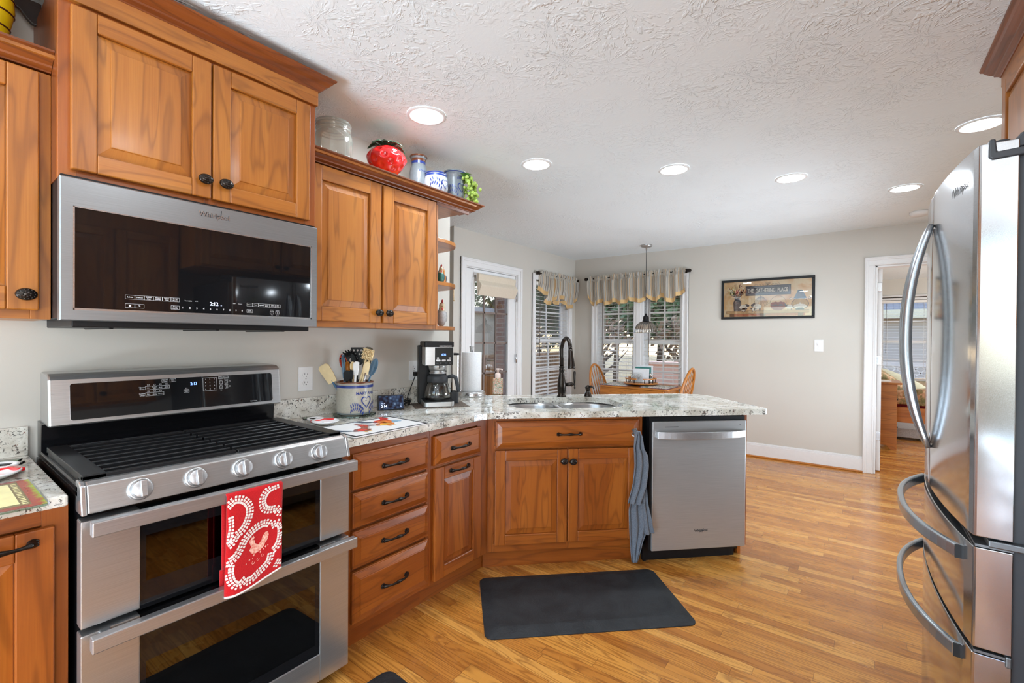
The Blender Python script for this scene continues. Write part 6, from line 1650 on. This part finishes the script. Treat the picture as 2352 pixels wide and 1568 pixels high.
obj('warming_plate', M().prism(rrect(-.078, .094, -.130, .06, .02, 4), lambda a, c, d: (a, c, d), .0301, .034), 'plastic_black', cf)
ca = thing('carafe', 'glass coffee carafe with black collar sitting in the coffee maker', 'carafe', (.010, -.045, .0), 0)
w0 = Matrix.Translation((.20, 1.955, ZW + .003)) @ Matrix.Rotation(radians(55), 4, 'Z') @ Vector((.010, -.045, .0345))
ca.location = w0; ca.rotation_euler = (0, 0, radians(55))
obj('glass_bowl', M().lathe([(.062, .0), (.074, .004), (.078, .020), (.076, .050), (.067, .085), (.058, .108)], (0, 0, 0), 36, cap=False), 'clear_glass', ca, solid=.002)
obj('collar', M().lathe([(.0585, .104), (.062, .108), (.0625, .138), (.058, .145), (.046, .150), (.044, .156), (.001, .156)], (0, 0, 0), 36), 'plastic_grey', ca)
obj('handle', M().tube([(.055, -.012, .135), (.085, -.020, .143), (.105, -.026, .132), (.112, -.030, .100), (.118, -.033, .065), (.121, -.035, .045)], [.010, .012, .013, .012, .011, .009], 10, flat=(1.0, 1.0)), 'plastic_grey', ca)
obj('reservoir', M().prism(rrect(.100, .150, -.005, .11, .018, 4), lambda a, c, d: (a, c, d), .07, .300), 'clear_glass', cf)
obj('reservoir_lid', M().prism(rrect(.098, .152, -.007, .112, .018, 4), lambda a, c, d: (a, c, d), .300, .312), 'plastic_black', cf, bevel=.003)
obj('reservoir_base', M().prism(rrect(.090, .150, -.005, .115, .018, 4), lambda a, c, d: (a, c, d), .0, .07), 'plastic_grey', cf, bevel=.004)

# paper towel
pt_ = thing('paper_towel_holder', 'stainless paper towel stand with a round weighted base', 'paper towel holder', (.085, 2.415, ZW))
obj('base', M().lathe([(.001, 0), (.098, 0), (.100, .006), (.096, .028), (.088, .036), (.078, .038), (.074, .034), (.001, .034)], (0, 0, 0), 44), 'steel_bright', pt_)
obj('post', M().lathe([(.008, .03), (.008, .312), (.011, .316), (.017, .350), (.015, .353), (.001, .353)], (0, 0, 0), 18), 'steel', pt_)
MAT['paper'] = m_fabric('white_quilted_paper', srgb(236, 236, 238), srgb(226, 226, 230), 120, bump=.35)
ro_ = obj('paper_towel_roll', M().lathe([(.020, 0), (.069, 0), (.070, .003), (.070, .272), (.069, .276), (.020, .276), (.020, 0)], (0, 0, 0), 44, cap=False), 'paper'); ro_.location = (.085, 2.415, ZW + .0345); tag(ro_, 'white paper towel roll on the stainless stand', 'paper towel')
# soap bottle
so_ = thing('hand_soap_bottle', 'patterned pump soap bottle beside the paper towels', 'soap bottle', (.175, 2.600, ZW), radians(35))
def m_floral():
    t = NT('floral_label'); o = t.obj(); v = t.n('ShaderNodeTexVoronoi', i_Vector=o, i_Scale=75.0)
    t.set(Base_Color=t.ramp(v.outputs[0], [(.10, srgb(180, 92, 66)), (.30, srgb(214, 196, 172)), (.48, srgb(96, 104, 72)), (.62, srgb(196, 150, 120))], 'CONSTANT'), Roughness=.2, Coat_Weight=.5); return t.m
MAT['floral'] = m_floral()
MAT['pump_pink'] = simple('blush_pump_plastic', srgb(226, 206, 198), .3)
obj('bottle', M().prism(rrect(-.037, .037, -.024, .024, .008, 3), lambda a, c, d: (a, c, d), 0, .120), 'floral', so_, bevel=.006)
obj('collar', M().lathe([(.020, .118), (.021, .124), (.021, .150), (.016, .154), (.008, .158)], (0, 0, 0), 20), 'pump_pink', so_)
obj('pump', M().lathe([(.007, .155), (.007, .176), (.013, .178), (.013, .190), (.001, .191)], (0, 0, 0), 16).tube([(0, 0, .184), (.02, -.012, .186), (.034, -.02, .182)], .005, 8), 'pump_pink', so_)

# rooster cutting board
rb_ = thing('cutting_board', 'white glass cutting board printed with roosters, dark border, beside the range', 'cutting board', (.505, 1.292, ZW), R90)
bw2, bd2 = .405, .300
obj('glass', M().prism(rrect(-bw2 / 2, bw2 / 2, -bd2 / 2, bd2 / 2, .015, 4), lambda a, c, d: (a, c, d), .002, .0065), 'white', rb_)
obj('foot', M().lathe([(.007, 0), (.007, .002)], (.17, -.12, 0), 10).lathe([(.007, 0), (.007, .002)], (-.17, -.12, 0), 10).lathe([(.007, 0), (.007, .002)], (.17, .12, 0), 10).lathe([(.007, 0), (.007, .002)], (-.17, .12, 0), 10), 'white', rb_)
for k, c in dict(r_red=(214, 52, 28), r_orange=(232, 124, 36), r_gold=(238, 180, 70), r_navy=(62, 84, 108), r_sky=(150, 184, 206), r_brown=(150, 70, 44)).items(): MAT[k] = simple('paint_' + k[2:], srgb(*c), .25, noise_amt=.25, scale=60)
m = M(); zt = .0067
o1, o2 = .003, .017
for a0, a1, c0, c1 in ((-bw2 / 2 + o1, bw2 / 2 - o1, -bd2 / 2 + o1, -bd2 / 2 + o2), (-bw2 / 2 + o1, bw2 / 2 - o1, bd2 / 2 - o2, bd2 / 2 - o1), (-bw2 / 2 + o1, -bw2 / 2 + o2, -bd2 / 2 + o1, bd2 / 2 - o1), (bw2 / 2 - o2, bw2 / 2 - o1, -bd2 / 2 + o1, bd2 / 2 - o1)):
    m.poly([(a0, c0, zt), (a1, c0, zt), (a1, c1, zt), (a0, c1, zt)])
def blob(cx_, cy_, rx, ry, mi, rot=0.0, k=1, wob=.18, n=22, seed=1):
    random.seed(seed); ph = random.random() * 6; pts = []
    for i in range(n):
        a = 2 * pi * i / n; r = 1 + wob * sin(3 * a + ph) * .6 + wob * .5 * sin(5 * a + ph * 2); x, y = rx * r * cos(a), ry * r * sin(a)
        pts.append((cx_ + x * cos(rot) - y * sin(rot), cy_ + x * sin(rot) + y * cos(rot), zt + .00012 * k))
    m.poly(pts, mi)
def rooster(x, y, s2_, body, tail, fl, wing):
    blob(x, y, .042 * s2_, .034 * s2_, body, .3 * fl, 2, seed=2); blob(x + fl * .040 * s2_, y + .040 * s2_, .018 * s2_, .034 * s2_, body, -.4 * fl, 3, seed=3)
    for i in range(4): blob(x - fl * (.052 + .008 * i) * s2_, y + (.012 + .013 * i) * s2_, .034 * s2_, .010 * s2_, tail if i % 2 else 4, fl * (-.5 - .2 * i), 3 + i, .1, seed=i)
    blob(x - fl * .004 * s2_, y - .006 * s2_, .026 * s2_, .016 * s2_, wing, .2, 6, seed=9)
    blob(x + fl * .050 * s2_, y + .078 * s2_, .016 * s2_, .010 * s2_, 1, .3, 7, .5, seed=4); blob(x + fl * .056 * s2_, y + .055 * s2_, .008 * s2_, .012 * s2_, 1, 0, 7, seed=5)
    for q in (-.012, .012): blob(x + q * s2_, y - .042 * s2_, .004 * s2_, .016 * s2_, 3, 0, 2, .1, seed=6)
rooster(-.095, -.045, 1.05, 6, 4, 1, 1); rooster(.055, -.005, 1.15, 2, 6, 1, 3); rooster(.085, .060, 1.10, 1, 4, 1, 2)
blob(.130, .02, .03, .03, 5, 0, 1, seed=12)
obj('painted_print', m, ['plastic_grey', 'r_red', 'r_orange', 'r_gold', 'r_navy', 'r_sky', 'r_brown'], rb_)
# palm cutting board on the left worktop
pb_ = thing('cutting_board', 'glass cutting board with palm print and red green border, left of the range', 'cutting board', (.575, .055, ZW), R90)
obj('glass', M().prism(rrect(-.20, .152, -.155, .155, .012, 4), lambda a, c, d: (a, c, d), .002, .0065), 'green_glass', pb_)
obj('foot', M().lathe([(.007, 0), (.007, .002)], (.13, -.10, 0), 10).lathe([(.007, 0), (.007, .002)], (.13, .10, 0), 10), 'white', pb_)
def m_border():
    t = NT('red_green_border'); o = t.obj(); sp = t.n('ShaderNodeSeparateXYZ', i_0=o)
    e = t.math('ADD', sp.outputs[0], t.math('MULTIPLY', t.noise(o, 60, 3), .03))
    t.set(Base_Color=t.ramp(t.math('MULTIPLY', e, 5.0), [(.60, srgb(140, 44, 28)), (.76, srgb(160, 56, 30)), (.82, srgb(150, 170, 40)), (.92, srgb(110, 150, 40))]), Roughness=.2); return t.m
MAT['p_border'] = m_border(); MAT['p_tan'] = simple('olive_tan_print', srgb(120, 104, 66), .3, noise_amt=.2); MAT['p_yellow'] = simple('pale_yellow_print', srgb(230, 220, 160), .3, noise_amt=.1, scale=20); MAT['p_green'] = simple('palm_green_print', srgb(70, 100, 76), .3)
m = M(); zt = .0068
def flat(a0, a1, c0, c1, mi, k=1): m.poly([(a0, c0, zt + .00015 * k), (a1, c0, zt + .00015 * k), (a1, c1, zt + .00015 * k), (a0, c1, zt + .00015 * k)], mi)
flat(-.195, .148, -.150, .150, 0, 0); flat(-.195, .124, -.126, .134, 1, 1); flat(-.195, .106, -.108, .120, 2, 2)
for i in range(14): flat(.110, .120, -.115 + i * .0170, -.107 + i * .0170, 2, 2)
for i in range(5):
    a = .5 + i * .5; m.poly([(.01, .03, zt + .0006), (.01 + .075 * cos(a), .03 + .055 * sin(a) + .01, zt + .0006), (.01 + .085 * cos(a + .12), .03 + .055 * sin(a + .12), zt + .0006), (.02, .026, zt + .0006)], 3)
obj('painted_print', m, ['p_border', 'p_tan', 'p_yellow', 'p_green'], pb_)
# snowman spoon rests
MAT['sn_white'] = simple('white_glaze', srgb(236, 236, 236), .15, coat=.5, noise_amt=.02)
MAT['sn_black'] = simple('black_glaze', srgb(24, 26, 26), .15, coat=.5); MAT['sn_green'] = simple('green_glaze', srgb(58, 110, 58), .2, coat=.4)
def snowman(label, loc, rot, s2_):
    t = thing('spoon_rest', label, 'spoon rest', loc, rot, 'snowman spoon rests')
    def dish(cx_, rx, ry, mi):
        def f(u, v):
            a = 2 * pi * u; r = v; z = .004 + .016 * max(0, (v - .45) / .55) ** 1.5
            return ((cx_ + rx * r * cos(a)) * s2_, ry * r * sin(a) * s2_, z * s2_ + .001)
        return M().grid(f, 30, 8)
    obj('body', dish(0, .070, .062, 0), 'sn_white', t, solid=.004); obj('head', dish(-.095, .042, .040, 0), 'sn_white', t, solid=.004)
    obj('hat', M().prism([(-.125, -.040), (-.120, .042), (-.140, .044), (-.142, .026), (-.190, .030), (-.192, -.026), (-.144, -.024), (-.145, -.042)], lambda a, c, d: (a * s2_, c * s2_, d * s2_), .010, .018), 'sn_black', t, bevel=.002)
    obj('hat_band', M().prism([(-.144, -.0255), (-.160, -.0265), (-.160, .0285), (-.144, .0275)], lambda a, c, d: (a * s2_, c * s2_, d * s2_), .0095, .0195), 'sn_green', t)
    obj('scarf', M().prism([(-.066, -.042), (-.052, -.040), (-.050, .040), (-.064, .044)], lambda a, c, d: (a * s2_, c * s2_, d * s2_), .008, .020).prism([(-.056, .020), (-.010, .052), (-.020, .066), (-.062, .040)], lambda a, c, d: (a * s2_, c * s2_, d * s2_), .012, .022), 'red', t, bevel=.002)
    m = M()
    for i in range(3): m.ball(((-.022 + i * .022) * s2_, 0, .007 * s2_), .005 * s2_, .005 * s2_, .003 * s2_, 6)
    for q in (-.012, .012): m.ball((-.105 * s2_, q * s2_, .008 * s2_), .004 * s2_, .004 * s2_, .003 * s2_, 6)
    obj('buttons', m, 'sn_black', t); return t
snowman('snowman spoon rest on the left worktop above the palm cutting board', (.325, .140, ZW), radians(-16), 1.0)
snowman('snowman spoon rest between the range and the rooster cutting board', (.285, 1.180, ZW), radians(-2), .95)
# ================================================================ dining corner
TX0, TX1, TY0_, TY1_ = -.290, .585, 5.135, 5.725; TZ = .752
dt = thing('dining_table', 'golden oak drop leaf table under the dining window', 'table', ((TX0 + TX1) / 2, (TY0_ + TY1_) / 2, 0))
def tbl(m, x0, x1, y0, y1, z0, z1, r): return m.prism([(x0, y0 + r), (x0 + r * .3, y0 + r * .3), (x0 + r, y0), (x1 - r, y0), (x1 - r * .3, y0 + r * .3), (x1, y0 + r), (x1, y1), (x0, y1)], lambda a, c, d: (a, c, d), z0, z1)
obj('tabletop', tbl(M(), TX0, TX1, TY0_, TY1_, TZ - .022, TZ, .05), 'oak', dt, world=True, bevel=.005)
obj('drop_leaf', M().box(TX0 + .03, TX1 - .06, TY0_ - .002, TY0_ + .018, .42, TZ - .024), 'oak', dt, world=True, bevel=.005)
obj('apron', M().box(TX0 + .07, TX1 - .07, TY0_ + .06, TY1_ - .06, TZ - .10, TZ - .022), 'oak', dt, world=True)
for x in (TX0 + .08, TX1 - .08):
    for y in (TY0_ + .08, TY1_ - .08): obj('leg', M().lathe([(.016, 0), (.020, .02), (.018, .10), (.026, .30), (.030, .42), (.022, .46), (.030, .48), (.030, .70)], (x, y, 0), 14), 'oak', dt, world=True)
def windsor(label, loc, rot):
    """bow back chair; sits facing +x"""
    t = thing('dining_chair', label, 'chair', loc, rot, 'bow back chairs at the dining table')
    obj('seat', M().prism([(.21 * cos(a) * (1.0 if cos(a) > 0 else .95), .215 * sin(a)) for a in [2 * pi * i / 28 for i in range(28)]], lambda a, c, d: (a, c, d), .43, .465), 'oak', t, bevel=.012, seg=3)
    lean = .125
    def B(y, z): return (-.185 - lean * (z - .46) / .52, y, z)
    P = []
    for i in range(33):
        a = pi * i / 32; P.append(B(-.222 * (cos(a) if True else 0) * (1.0), .46 + .0 + .53 * sin(a) ** .62))
    P = [B(-.165, .455)] + [B(-.228 * cos(pi * i / 32) , .60 + .385 * sin(pi * i / 32)) for i in range(33)] + [B(.165, .455)]
    obj('bow', M().tube(P, .0145, 10), 'oak', t)
    for k in range(6):
        y0 = -.125 + k * .050; y1 = y0 * 1.35; zt = .60 + .385 * sqrt(max(0, 1 - (y1 / .228) ** 2))
        obj('spindle', M().tube([B(y0, .46), B(y0 + (y1 - y0) * .5, (.46 + zt) / 2), B(y1, zt)], [.0062, .0068, .005], 8), 'oak', t)
    for x, y in ((.13, .14), (.13, -.14), (-.13, .14), (-.13, -.14)):
        obj('leg', M().tube([(x, y, .44), (x * 1.12, y * 1.1, .30), (x * 1.3, y * 1.25, .0)], [.014, .021, .012], 10), 'oak', t)
    obj('stretcher', M().tube([(.145, -.155, .2), (.145, .155, .2)], .011, 8).tube([(-.145, -.155, .2), (-.145, .155, .2)], .011, 8).tube([(-.145, 0, .2), (.145, 0, .2)], .011, 8), 'oak', t)
    return t
c1 = windsor('oak bow back chair at the left end of the dining table', (-.165, 5.405, 0), 0)
dup(c1, (.455, 5.385, 0), pi, 'oak bow back chair at the right end of the dining table')
def m_quilt():
    t = NT('quilted_placemat'); o = t.obj()
    v = t.n('ShaderNodeTexVoronoi', i_Vector=o, i_Scale=26.0)
    t.set(Base_Color=t.ramp(v.outputs[0], [(.12, srgb(150, 70, 84)), (.28, srgb(226, 218, 206)), (.50, srgb(206, 204, 196)), (.64, srgb(112, 128, 116))], 'CONSTANT'), Roughness=.9); return t.m
MAT['quilt'] = m_quilt(); MAT['plum'] = m_fabric('plum_binding', srgb(112, 58, 72))
for l, x, r in (('quilted floral placemat at the left end of the dining table', -.105, 0), ('quilted floral placemat at the right end of the dining table', .400, 0)):
    t = thing('placemat', l, 'placemat', (x, 5.34, TZ), 0, 'quilted placemats on the dining table')
    obj('binding', M().prism(rrect(-.165, .165, -.20, .20, .02, 3), lambda a, c, d: (a, c, d), .0005, .006), 'plum', t); obj('cloth', M().prism(rrect(-.155, .155, -.19, .19, .02, 3), lambda a, c, d: (a, c, d), .006, .0085), 'quilt', t, bevel=.001)
ls = thing('lazy_susan', 'oak lazy susan with a low spindle gallery at the middle of the table', 'lazy susan', (.150, 5.41, TZ))
obj('pivot', M().lathe([(.085, 0), (.085, .022)], (0, 0, 0), 24), 'plastic_black', ls)
obj('tray', M().lathe([(.001, .022), (.19, .022), (.205, .030), (.205, .038), (.19, .040), (.001, .040)], (0, 0, 0), 40), 'oak', ls)
for a0, a1 in ((205, 275), (300, 350), (95, 165), (20, 75)):
    r = .175; P = [(r * cos(radians(a0 + (a1 - a0) * i / 8)), r * sin(radians(a0 + (a1 - a0) * i / 8)), .088) for i in range(9)]
    obj('gallery_rail', M().bar(P, .022, .014), 'oak', ls)
    m = M()
    for i in (1, 4, 7): m.tube([(P[i][0], P[i][1], .038), (P[i][0], P[i][1], .085)], [.006, .005], 8)
    obj('spindle', m, 'bronze', ls)
nh = thing('napkin_holder', 'clear acrylic napkin holder with swirled ends standing on the lazy susan', 'napkin holder', (.118, 5.36, TZ + .0402), radians(12))
obj('body', M().prism(rrect(-.075, .075, .0, .125, .03, 4), lambda a, c, d: (a, d, c), -.045, -.041).prism(rrect(-.075, .075, .0, .125, .03, 4), lambda a, c, d: (a, d, c), .041, .045).box(-.075, .075, -.045, .045, 0, .004), 'clear_glass', nh)
obj('swirls', M().tube([(-.035 + .028 * cos(a) * (1 - a / 14), -.047, .07 + .035 * sin(a) * (1 - a / 14)) for a in [i * .5 for i in range(26)]], .004, 6).tube([(.03 + .028 * cos(a) * (1 - a / 14), -.047, .07 + .035 * sin(a) * (1 - a / 14)) for a in [i * .5 for i in range(26)]], .004, 6), 'steel', nh)
for k in range(3):
    o = obj('envelope', M().box(-.095 + .012 * k, .095 + .012 * k, -.004, .004, 0, .168 + .018 * k), ['paper', 'f_teal', 'paper'][k]); o.location = (.165, 5.375 + .028 * k, TZ + .0405); o.rotation_euler = (radians(-7), 0, radians(8))
    tag(o, ['pale front sheet of the mail standing on the lazy susan', 'thin teal edged sheet in the middle of the mail on the lazy susan', 'tall rear sheet of the mail standing on the lazy susan'][k], 'paper')
sh_ = thing('salt_shaker', 'glass salt shaker with steel cap on the right of the lazy susan', 'salt shaker', (.270, 5.42, TZ + .0402))
obj('glass', M().lathe([(.020, 0), (.023, .01), (.018, .05), (.017, .075)], (0, 0, 0), 16, cap=False), 'clear_glass', sh_, solid=.002); obj('salt', M().lathe([(.018, .003), (.016, .045)], (0, 0, 0), 14), 'white', sh_); obj('cap', M().lathe([(.018, .073), (.018, .10), (.012, .112), (.001, .115)], (0, 0, 0), 16), 'steel_bright', sh_)

# ================================================================ bedroom
w3 = struct(thing('window_3', 'white bedroom window with blind', 'window', (3.3, BW, W3[2]))); del w3['category']
m = M(); casing(m, 1, BW, -1, W3[0], W3[1], W3[2], W3[3], .085); m.box(3.28, 3.40, BW - .01, BW + .1, W3[2], W3[3], 2); obj('window_frame', m, 'white_paint', w3, world=True)
for a0, a1 in ((W3[0], 3.28), (3.40, W3[1])):
    m = M(); sash(m, 1, BW + .085, a0, a1, 1.30, W3[3]); sash(m, 1, BW + .05, a0, a1, W3[2], 1.335); obj('sash', m, 'white_paint', w3, world=True)
    obj('pane', M().box(a0 + .04, a1 - .04, BW + .098, BW + .101, W3[2] + .04, W3[3] - .04), 'pane', w3, world=True)
blind('window_blind', 'white slatted blind seen through the bedroom doorway', 1, BW + .018, 1, W3[0] + .01, 3.27, W3[2] + .03, W3[3] - .01, radians(4), .05, .046, loc=(2.93, BW + .018, W3[2] + .03))
obj_b = struct(obj('baseboard_bedroom', M().box(.7, 6.1, BW - .014, BW, 0, .14), 'white_paint'))
tag(obj('curtain_rod', M().tube([(2.2, BW - .06, 2.10), (4.2, BW - .06, 2.10)], .008, 8).tube([(2.3, BW - .06, 2.10), (2.3, BW, 2.10)], .006, 6), 'bronze'), 'thin dark rod above the bedroom window', 'curtain rod')
ns = thing('nightstand', 'oak nightstand in the bedroom seen edge on through the doorway', 'nightstand', (2.37, 7.43, 0))
m = M().prism([(2.14, .0), (2.20, .0), (2.24, .05), (2.55, .05), (2.59, .0), (2.645, .0), (2.645, .795), (2.14, .795)], lambda a, c, d: (a, d, c), 7.20, 7.222); obj('side_panel', m, 'oak', ns, world=True, bevel=.002)
m = M().prism([(2.14, .0), (2.20, .0), (2.24, .05), (2.55, .05), (2.59, .0), (2.645, .0), (2.645, .795), (2.14, .795)], lambda a, c, d: (a, d, c), 7.64, 7.66); obj('side_panel', m, 'oak', ns, world=True, bevel=.002)
obj('top', M().box(2.12, 2.69, 7.17, 7.68, .795, .817), 'oak', ns, world=True, bevel=.006)
for z0, z1 in ((.10, .40), (.42, .77)): d = obj('drawer', M().box(2.62, 2.64, 7.225, 7.637, z0, z1, 1), 'oak', ns, world=True, bevel=.003); obj('knob', M().ball((2.655, 7.43, (z0 + z1) / 2), .014, .014, .014, 8), 'bronze', d, world=True)
obj('back', M().box(2.14, 2.155, 7.222, 7.64, .05, .795, 2), 'oak', ns, world=True)
tag(obj('doily', M().prism(rrect(2.25, 2.60, 7.25, 7.60, .15, 6), lambda a, c, d: (a, c, d), .8175, .8205), 'white_cloth'), 'white doily on the bedroom nightstand', 'doily')
def m_bedding():
    t = NT('floral_bedding'); o = t.obj(); n = t.noise(o, 16, 4, .6, .8)
    t.set(Base_Color=t.ramp(n, [(.36, srgb(110, 108, 72)), (.47, srgb(150, 138, 100)), (.56, srgb(196, 150, 120)), (.64, srgb(214, 196, 160))]), Roughness=.9); return t.m
MAT['bedding'] = m_bedding(); MAT['sage'] = m_fabric('sage_quilt', srgb(206, 204, 178), srgb(192, 188, 160), 30); MAT['burgundy'] = m_fabric('burgundy_ruffle', srgb(112, 24, 36))
bd = thing('bed', 'bed with sage pillows, floral comforter and burgundy ruffle in the bedroom', 'bed', (2.6, 8.6, 0))
obj('rail', M().box(1.3, 3.5, 7.82, 7.86, .26, .46), 'oak', bd, world=True, bevel=.004); obj('post', M().box(3.44, 3.52, 7.80, 7.88, 0, .9, 2), 'oak', bd, world=True)
obj('headboard', M().box(1.24, 1.29, 7.8, 9.4, 0, 1.25, 1), 'oak', bd, world=True); obj('leg', M().box(1.3, 1.38, 7.82, 7.90, 0, .3, 2), 'oak', bd, world=True)
obj('mattress', M().box(1.3, 3.45, 7.86, 9.36, .44, .66), 'white_cloth', bd, world=True, bevel=.05, seg=4)
obj('ruffle', M().grid(lambda u, v: (1.32 + 2.13 * u, 7.838 - .012 * sin(u * 150) * v, .60 - .15 * v), 260, 4), 'burgundy', bd, world=True, solid=.004)
obj('comforter', M().grid(lambda u, v: (1.32 + 2.15 * u, 7.80 + (1.58 * (v - .25) / .75 if v > .25 else .03 * sin(u * 40)), (.50 + .18 * (v / .25)) if v < .25 else .685 + .02 * sin(u * 9) * sin(v * 7)), 60, 24), 'bedding', bd, world=True, solid=.03)
def pil(c, rx, ry, rz, ry_): 
    m = M().ball((0, 0, 0), rx, ry, rz, 16, 0, lambda d: 1 / (abs(d.x) ** 4 + abs(d.y) ** 4 + abs(d.z) ** 3 + .02) ** .22)
    R = Matrix.Rotation(ry_, 4, 'Y'); m.v = [tuple(R @ Vector(p) + Vector(c)) for p in m.v]; return m
obj('pillow', pil((2.30, 8.2, .96), .30, .34, .10, .62), 'sage', bd, world=True); obj('pillow', pil((2.46, 8.1, .84), .34, .36, .11, .52), 'bedding', bd, world=True); obj('quilt', pil((2.70, 8.25, .72), .36, .42, .14, .45), 'sage', bd, world=True)
tag(obj('storage_box', M().box(2.55, 3.3, 8.05, 8.75, .03, .15), 'f_grey', bevel=.01), 'flat pale box stored under the bed', 'box')

# ================================================================ outside
gnd = tag(obj('lawn', M().grid(lambda u, v: (-40 + 80 * u, -30 + 80 * v, -.55 - 0.0), 8, 8), 'lawn'), 'dry tan lawn around the house', 'lawn', None, 'structure')
def tree(label, c, h, r, mt, n, seed, trunk=True, cz=.55, flat=1.0):
    t = thing('tree', label, 'tree', c, 0, 'trees outside the windows'); random.seed(seed)
    m = M()
    for i in range(n):
        d = Vector((random.gauss(0, 1), random.gauss(0, 1), random.gauss(0, 1))).normalized() * (random.random() ** .4)
        p = Vector((d.x * r, d.y * r, h * cz + d.z * h * (1 - cz) * flat)); s2_ = random.uniform(.10, .22) * (1.5 if h > 5 else 1)
        a = Vector((random.gauss(0, 1), random.gauss(0, 1), random.gauss(0, 1))).normalized(); b = a.orthogonal().normalized() * s2_; a2 = a.cross(b).normalized() * s2_
        m.poly([p - b * .5, p + a2 * .35, p + b * .8, p - a2 * .35])
    f = obj('foliage', m, mt, t); f['kind'] = 'stuff'
    if trunk:
        m = M(); m.tube([(0, 0, 0), (.05, .03, h * .3), (-.02, .05, h * .7)], [.13, .10, .05], 9)
        for i in range(9):
            a = i * 2.4; z = h * (.22 + .05 * i); m.tube([(0, 0, z), (.5 * r * cos(a), .5 * r * sin(a), z + h * .16), (.85 * r * cos(a + .3), .85 * r * sin(a + .3), z + h * .34)], [.06, .035, .012], 6)
        obj('trunk', m, 'bark', t)
    return t
for i, (x, y, h, r) in enumerate(((-8.4, 18.5, 6.6, 1.8), (-6.3, 18.9, 7.0, 1.9), (-4.2, 18.4, 6.7, 1.8), (-2.2, 19.0, 6.9, 1.8))):
    tree(['dense evergreen beyond the left half of the dining window', 'second evergreen from the left beyond the dining window', 'third evergreen from the left beyond the dining window', 'evergreen farthest right beyond the dining window'][i], (x, y, -.55), h, r, 'leaf', 5200, i, True, .62)
for i, (x, y) in enumerate(((-4.9, 14.6), (-2.2, 15.2), (-7.4, 13.0))):
    tree(['bare branching tree outside the left half of the dining window', 'bare branching tree outside the right half of the dining window', 'bare branching tree seen from the narrow window'][i], (x, y, -.55), 2.7, 1.1, 'leaf_brown', 420, 20 + i, True, .70)
pw = tag(obj('patio_wall', M().box(-1.55, 1.0, 9.6, 9.9, -.55, .78).box(-1.60, 1.05, 9.55, 9.95, .78, .84), 'concrete', bevel=.01), 'low pinkish patio wall outside the dining window', 'wall')
hs = thing('house', 'beige sided house with grey shingle roof seen through the bedroom window', 'house', (5, 19, -.55))
obj('wall', M().box(2.4, 12, 18.6, 24, -.55, 2.3), 'siding_pink', hs, world=True); m = M(); m.prism([(18.1, 2.25), (21.4, 5.2), (24.6, 2.25), (24.6, 2.05), (18.1, 2.05)], lambda a, c, d: (d, a, c), 2.0, 12.4); obj('roof', m, 'shingle', hs, world=True)
obj('fascia', M().box(2.0, 12.4, 18.06, 18.1, 2.02, 2.28), 'f_cream', hs, world=True)
for x in (4.4, 7.0):
    f = obj('window', M().box(x, x + 1.0, 18.54, 18.6, .6, 1.75), 'white_paint', hs, world=True); obj('pane', M().box(x + .08, x + .47, 18.53, 18.545, .66, 1.69).box(x + .53, x + .92, 18.53, 18.545, .66, 1.69), 'black_glass', f, world=True)
m = M()
for i in range(26):
    m.bar([(2.2 + i * .16, 13.0, .0), (3.0 + i * .16, 13.0, .8)], .02, .03, up=(0, 1, 0)); m.bar([(3.0 + i * .16, 13.0, .0), (2.2 + i * .16, 13.0, .8)], .02, .03, up=(0, 1, 0))
m.box(2.2, 7, 12.97, 13.03, .78, .86).box(2.2, 7, 12.97, 13.03, -.05, .02); tag(obj('lattice_fence', m, 'white_paint'), 'white lattice railing outside the bedroom window', 'fence')
# porch outside the glazed door
hp = thing('house', 'cream lap sided house wing with a white window outside the glazed door', 'house', (-5.6, 6.2, -.55))
obj('wall', M().box(-6.2, -5.6, 4.9, 10.6, -.55, 1.95), 'siding', hp, world=True); obj('fascia', M().box(-6.2, -5.45, 4.8, 10.7, 1.95, 2.1), 'white_paint', hp, world=True)
f = obj('window', M().box(-5.6, -5.55, 7.0, 7.9, .35, 1.5), 'white_paint', hp, world=True); obj('pane', M().box(-5.555, -5.54, 7.06, 7.84, .41, .90).box(-5.555, -5.54, 7.06, 7.84, .95, 1.44), 'pane', f, world=True)
bp_ = tag(obj('brick_pier', M().box(-2.20, -1.80, 5.50, 5.95, -.17, 2.9), 'brick'), 'red brick porch pier outside the glazed door', 'pier')
dk = thing('deck', 'tan wooden deck with railing outside the narrow window', 'deck', (-2.4, 5.9, -.55))
obj('floor_boards', M().box(-4.2, -1.14, 3.45, 12.0, -.25, -.17, 1), 'deckwood', dk, world=True)
for k in range(7): obj('post', M().box(-4.2, -4.1, 3.5 + k * 1.38, 3.6 + k * 1.38, -.55, .92, 2), 'deckwood', dk, world=True)
obj('top_rail', M().box(-4.25, -4.05, 3.4, 12.0, .90, .95, 1), 'deckwood', dk, world=True)
m = M()
for k in range(68): m.box(-4.17, -4.13, 3.5 + k * .125, 3.55 + k * .125, -.15, .90, 2)
obj('balusters', m, 'deckwood', dk, world=True)
for i, (x, y) in enumerate(((-9, 13), (-11.5, 12), (-8.5, 15.5))): tree(['grey green tree beyond the deck, left one', 'grey green tree beyond the deck, farthest one', 'grey green tree beyond the deck, right one'][i], (x, y, -.55), 4.5, 1.6, 'leaf', 1500, 40 + i, True, .6)
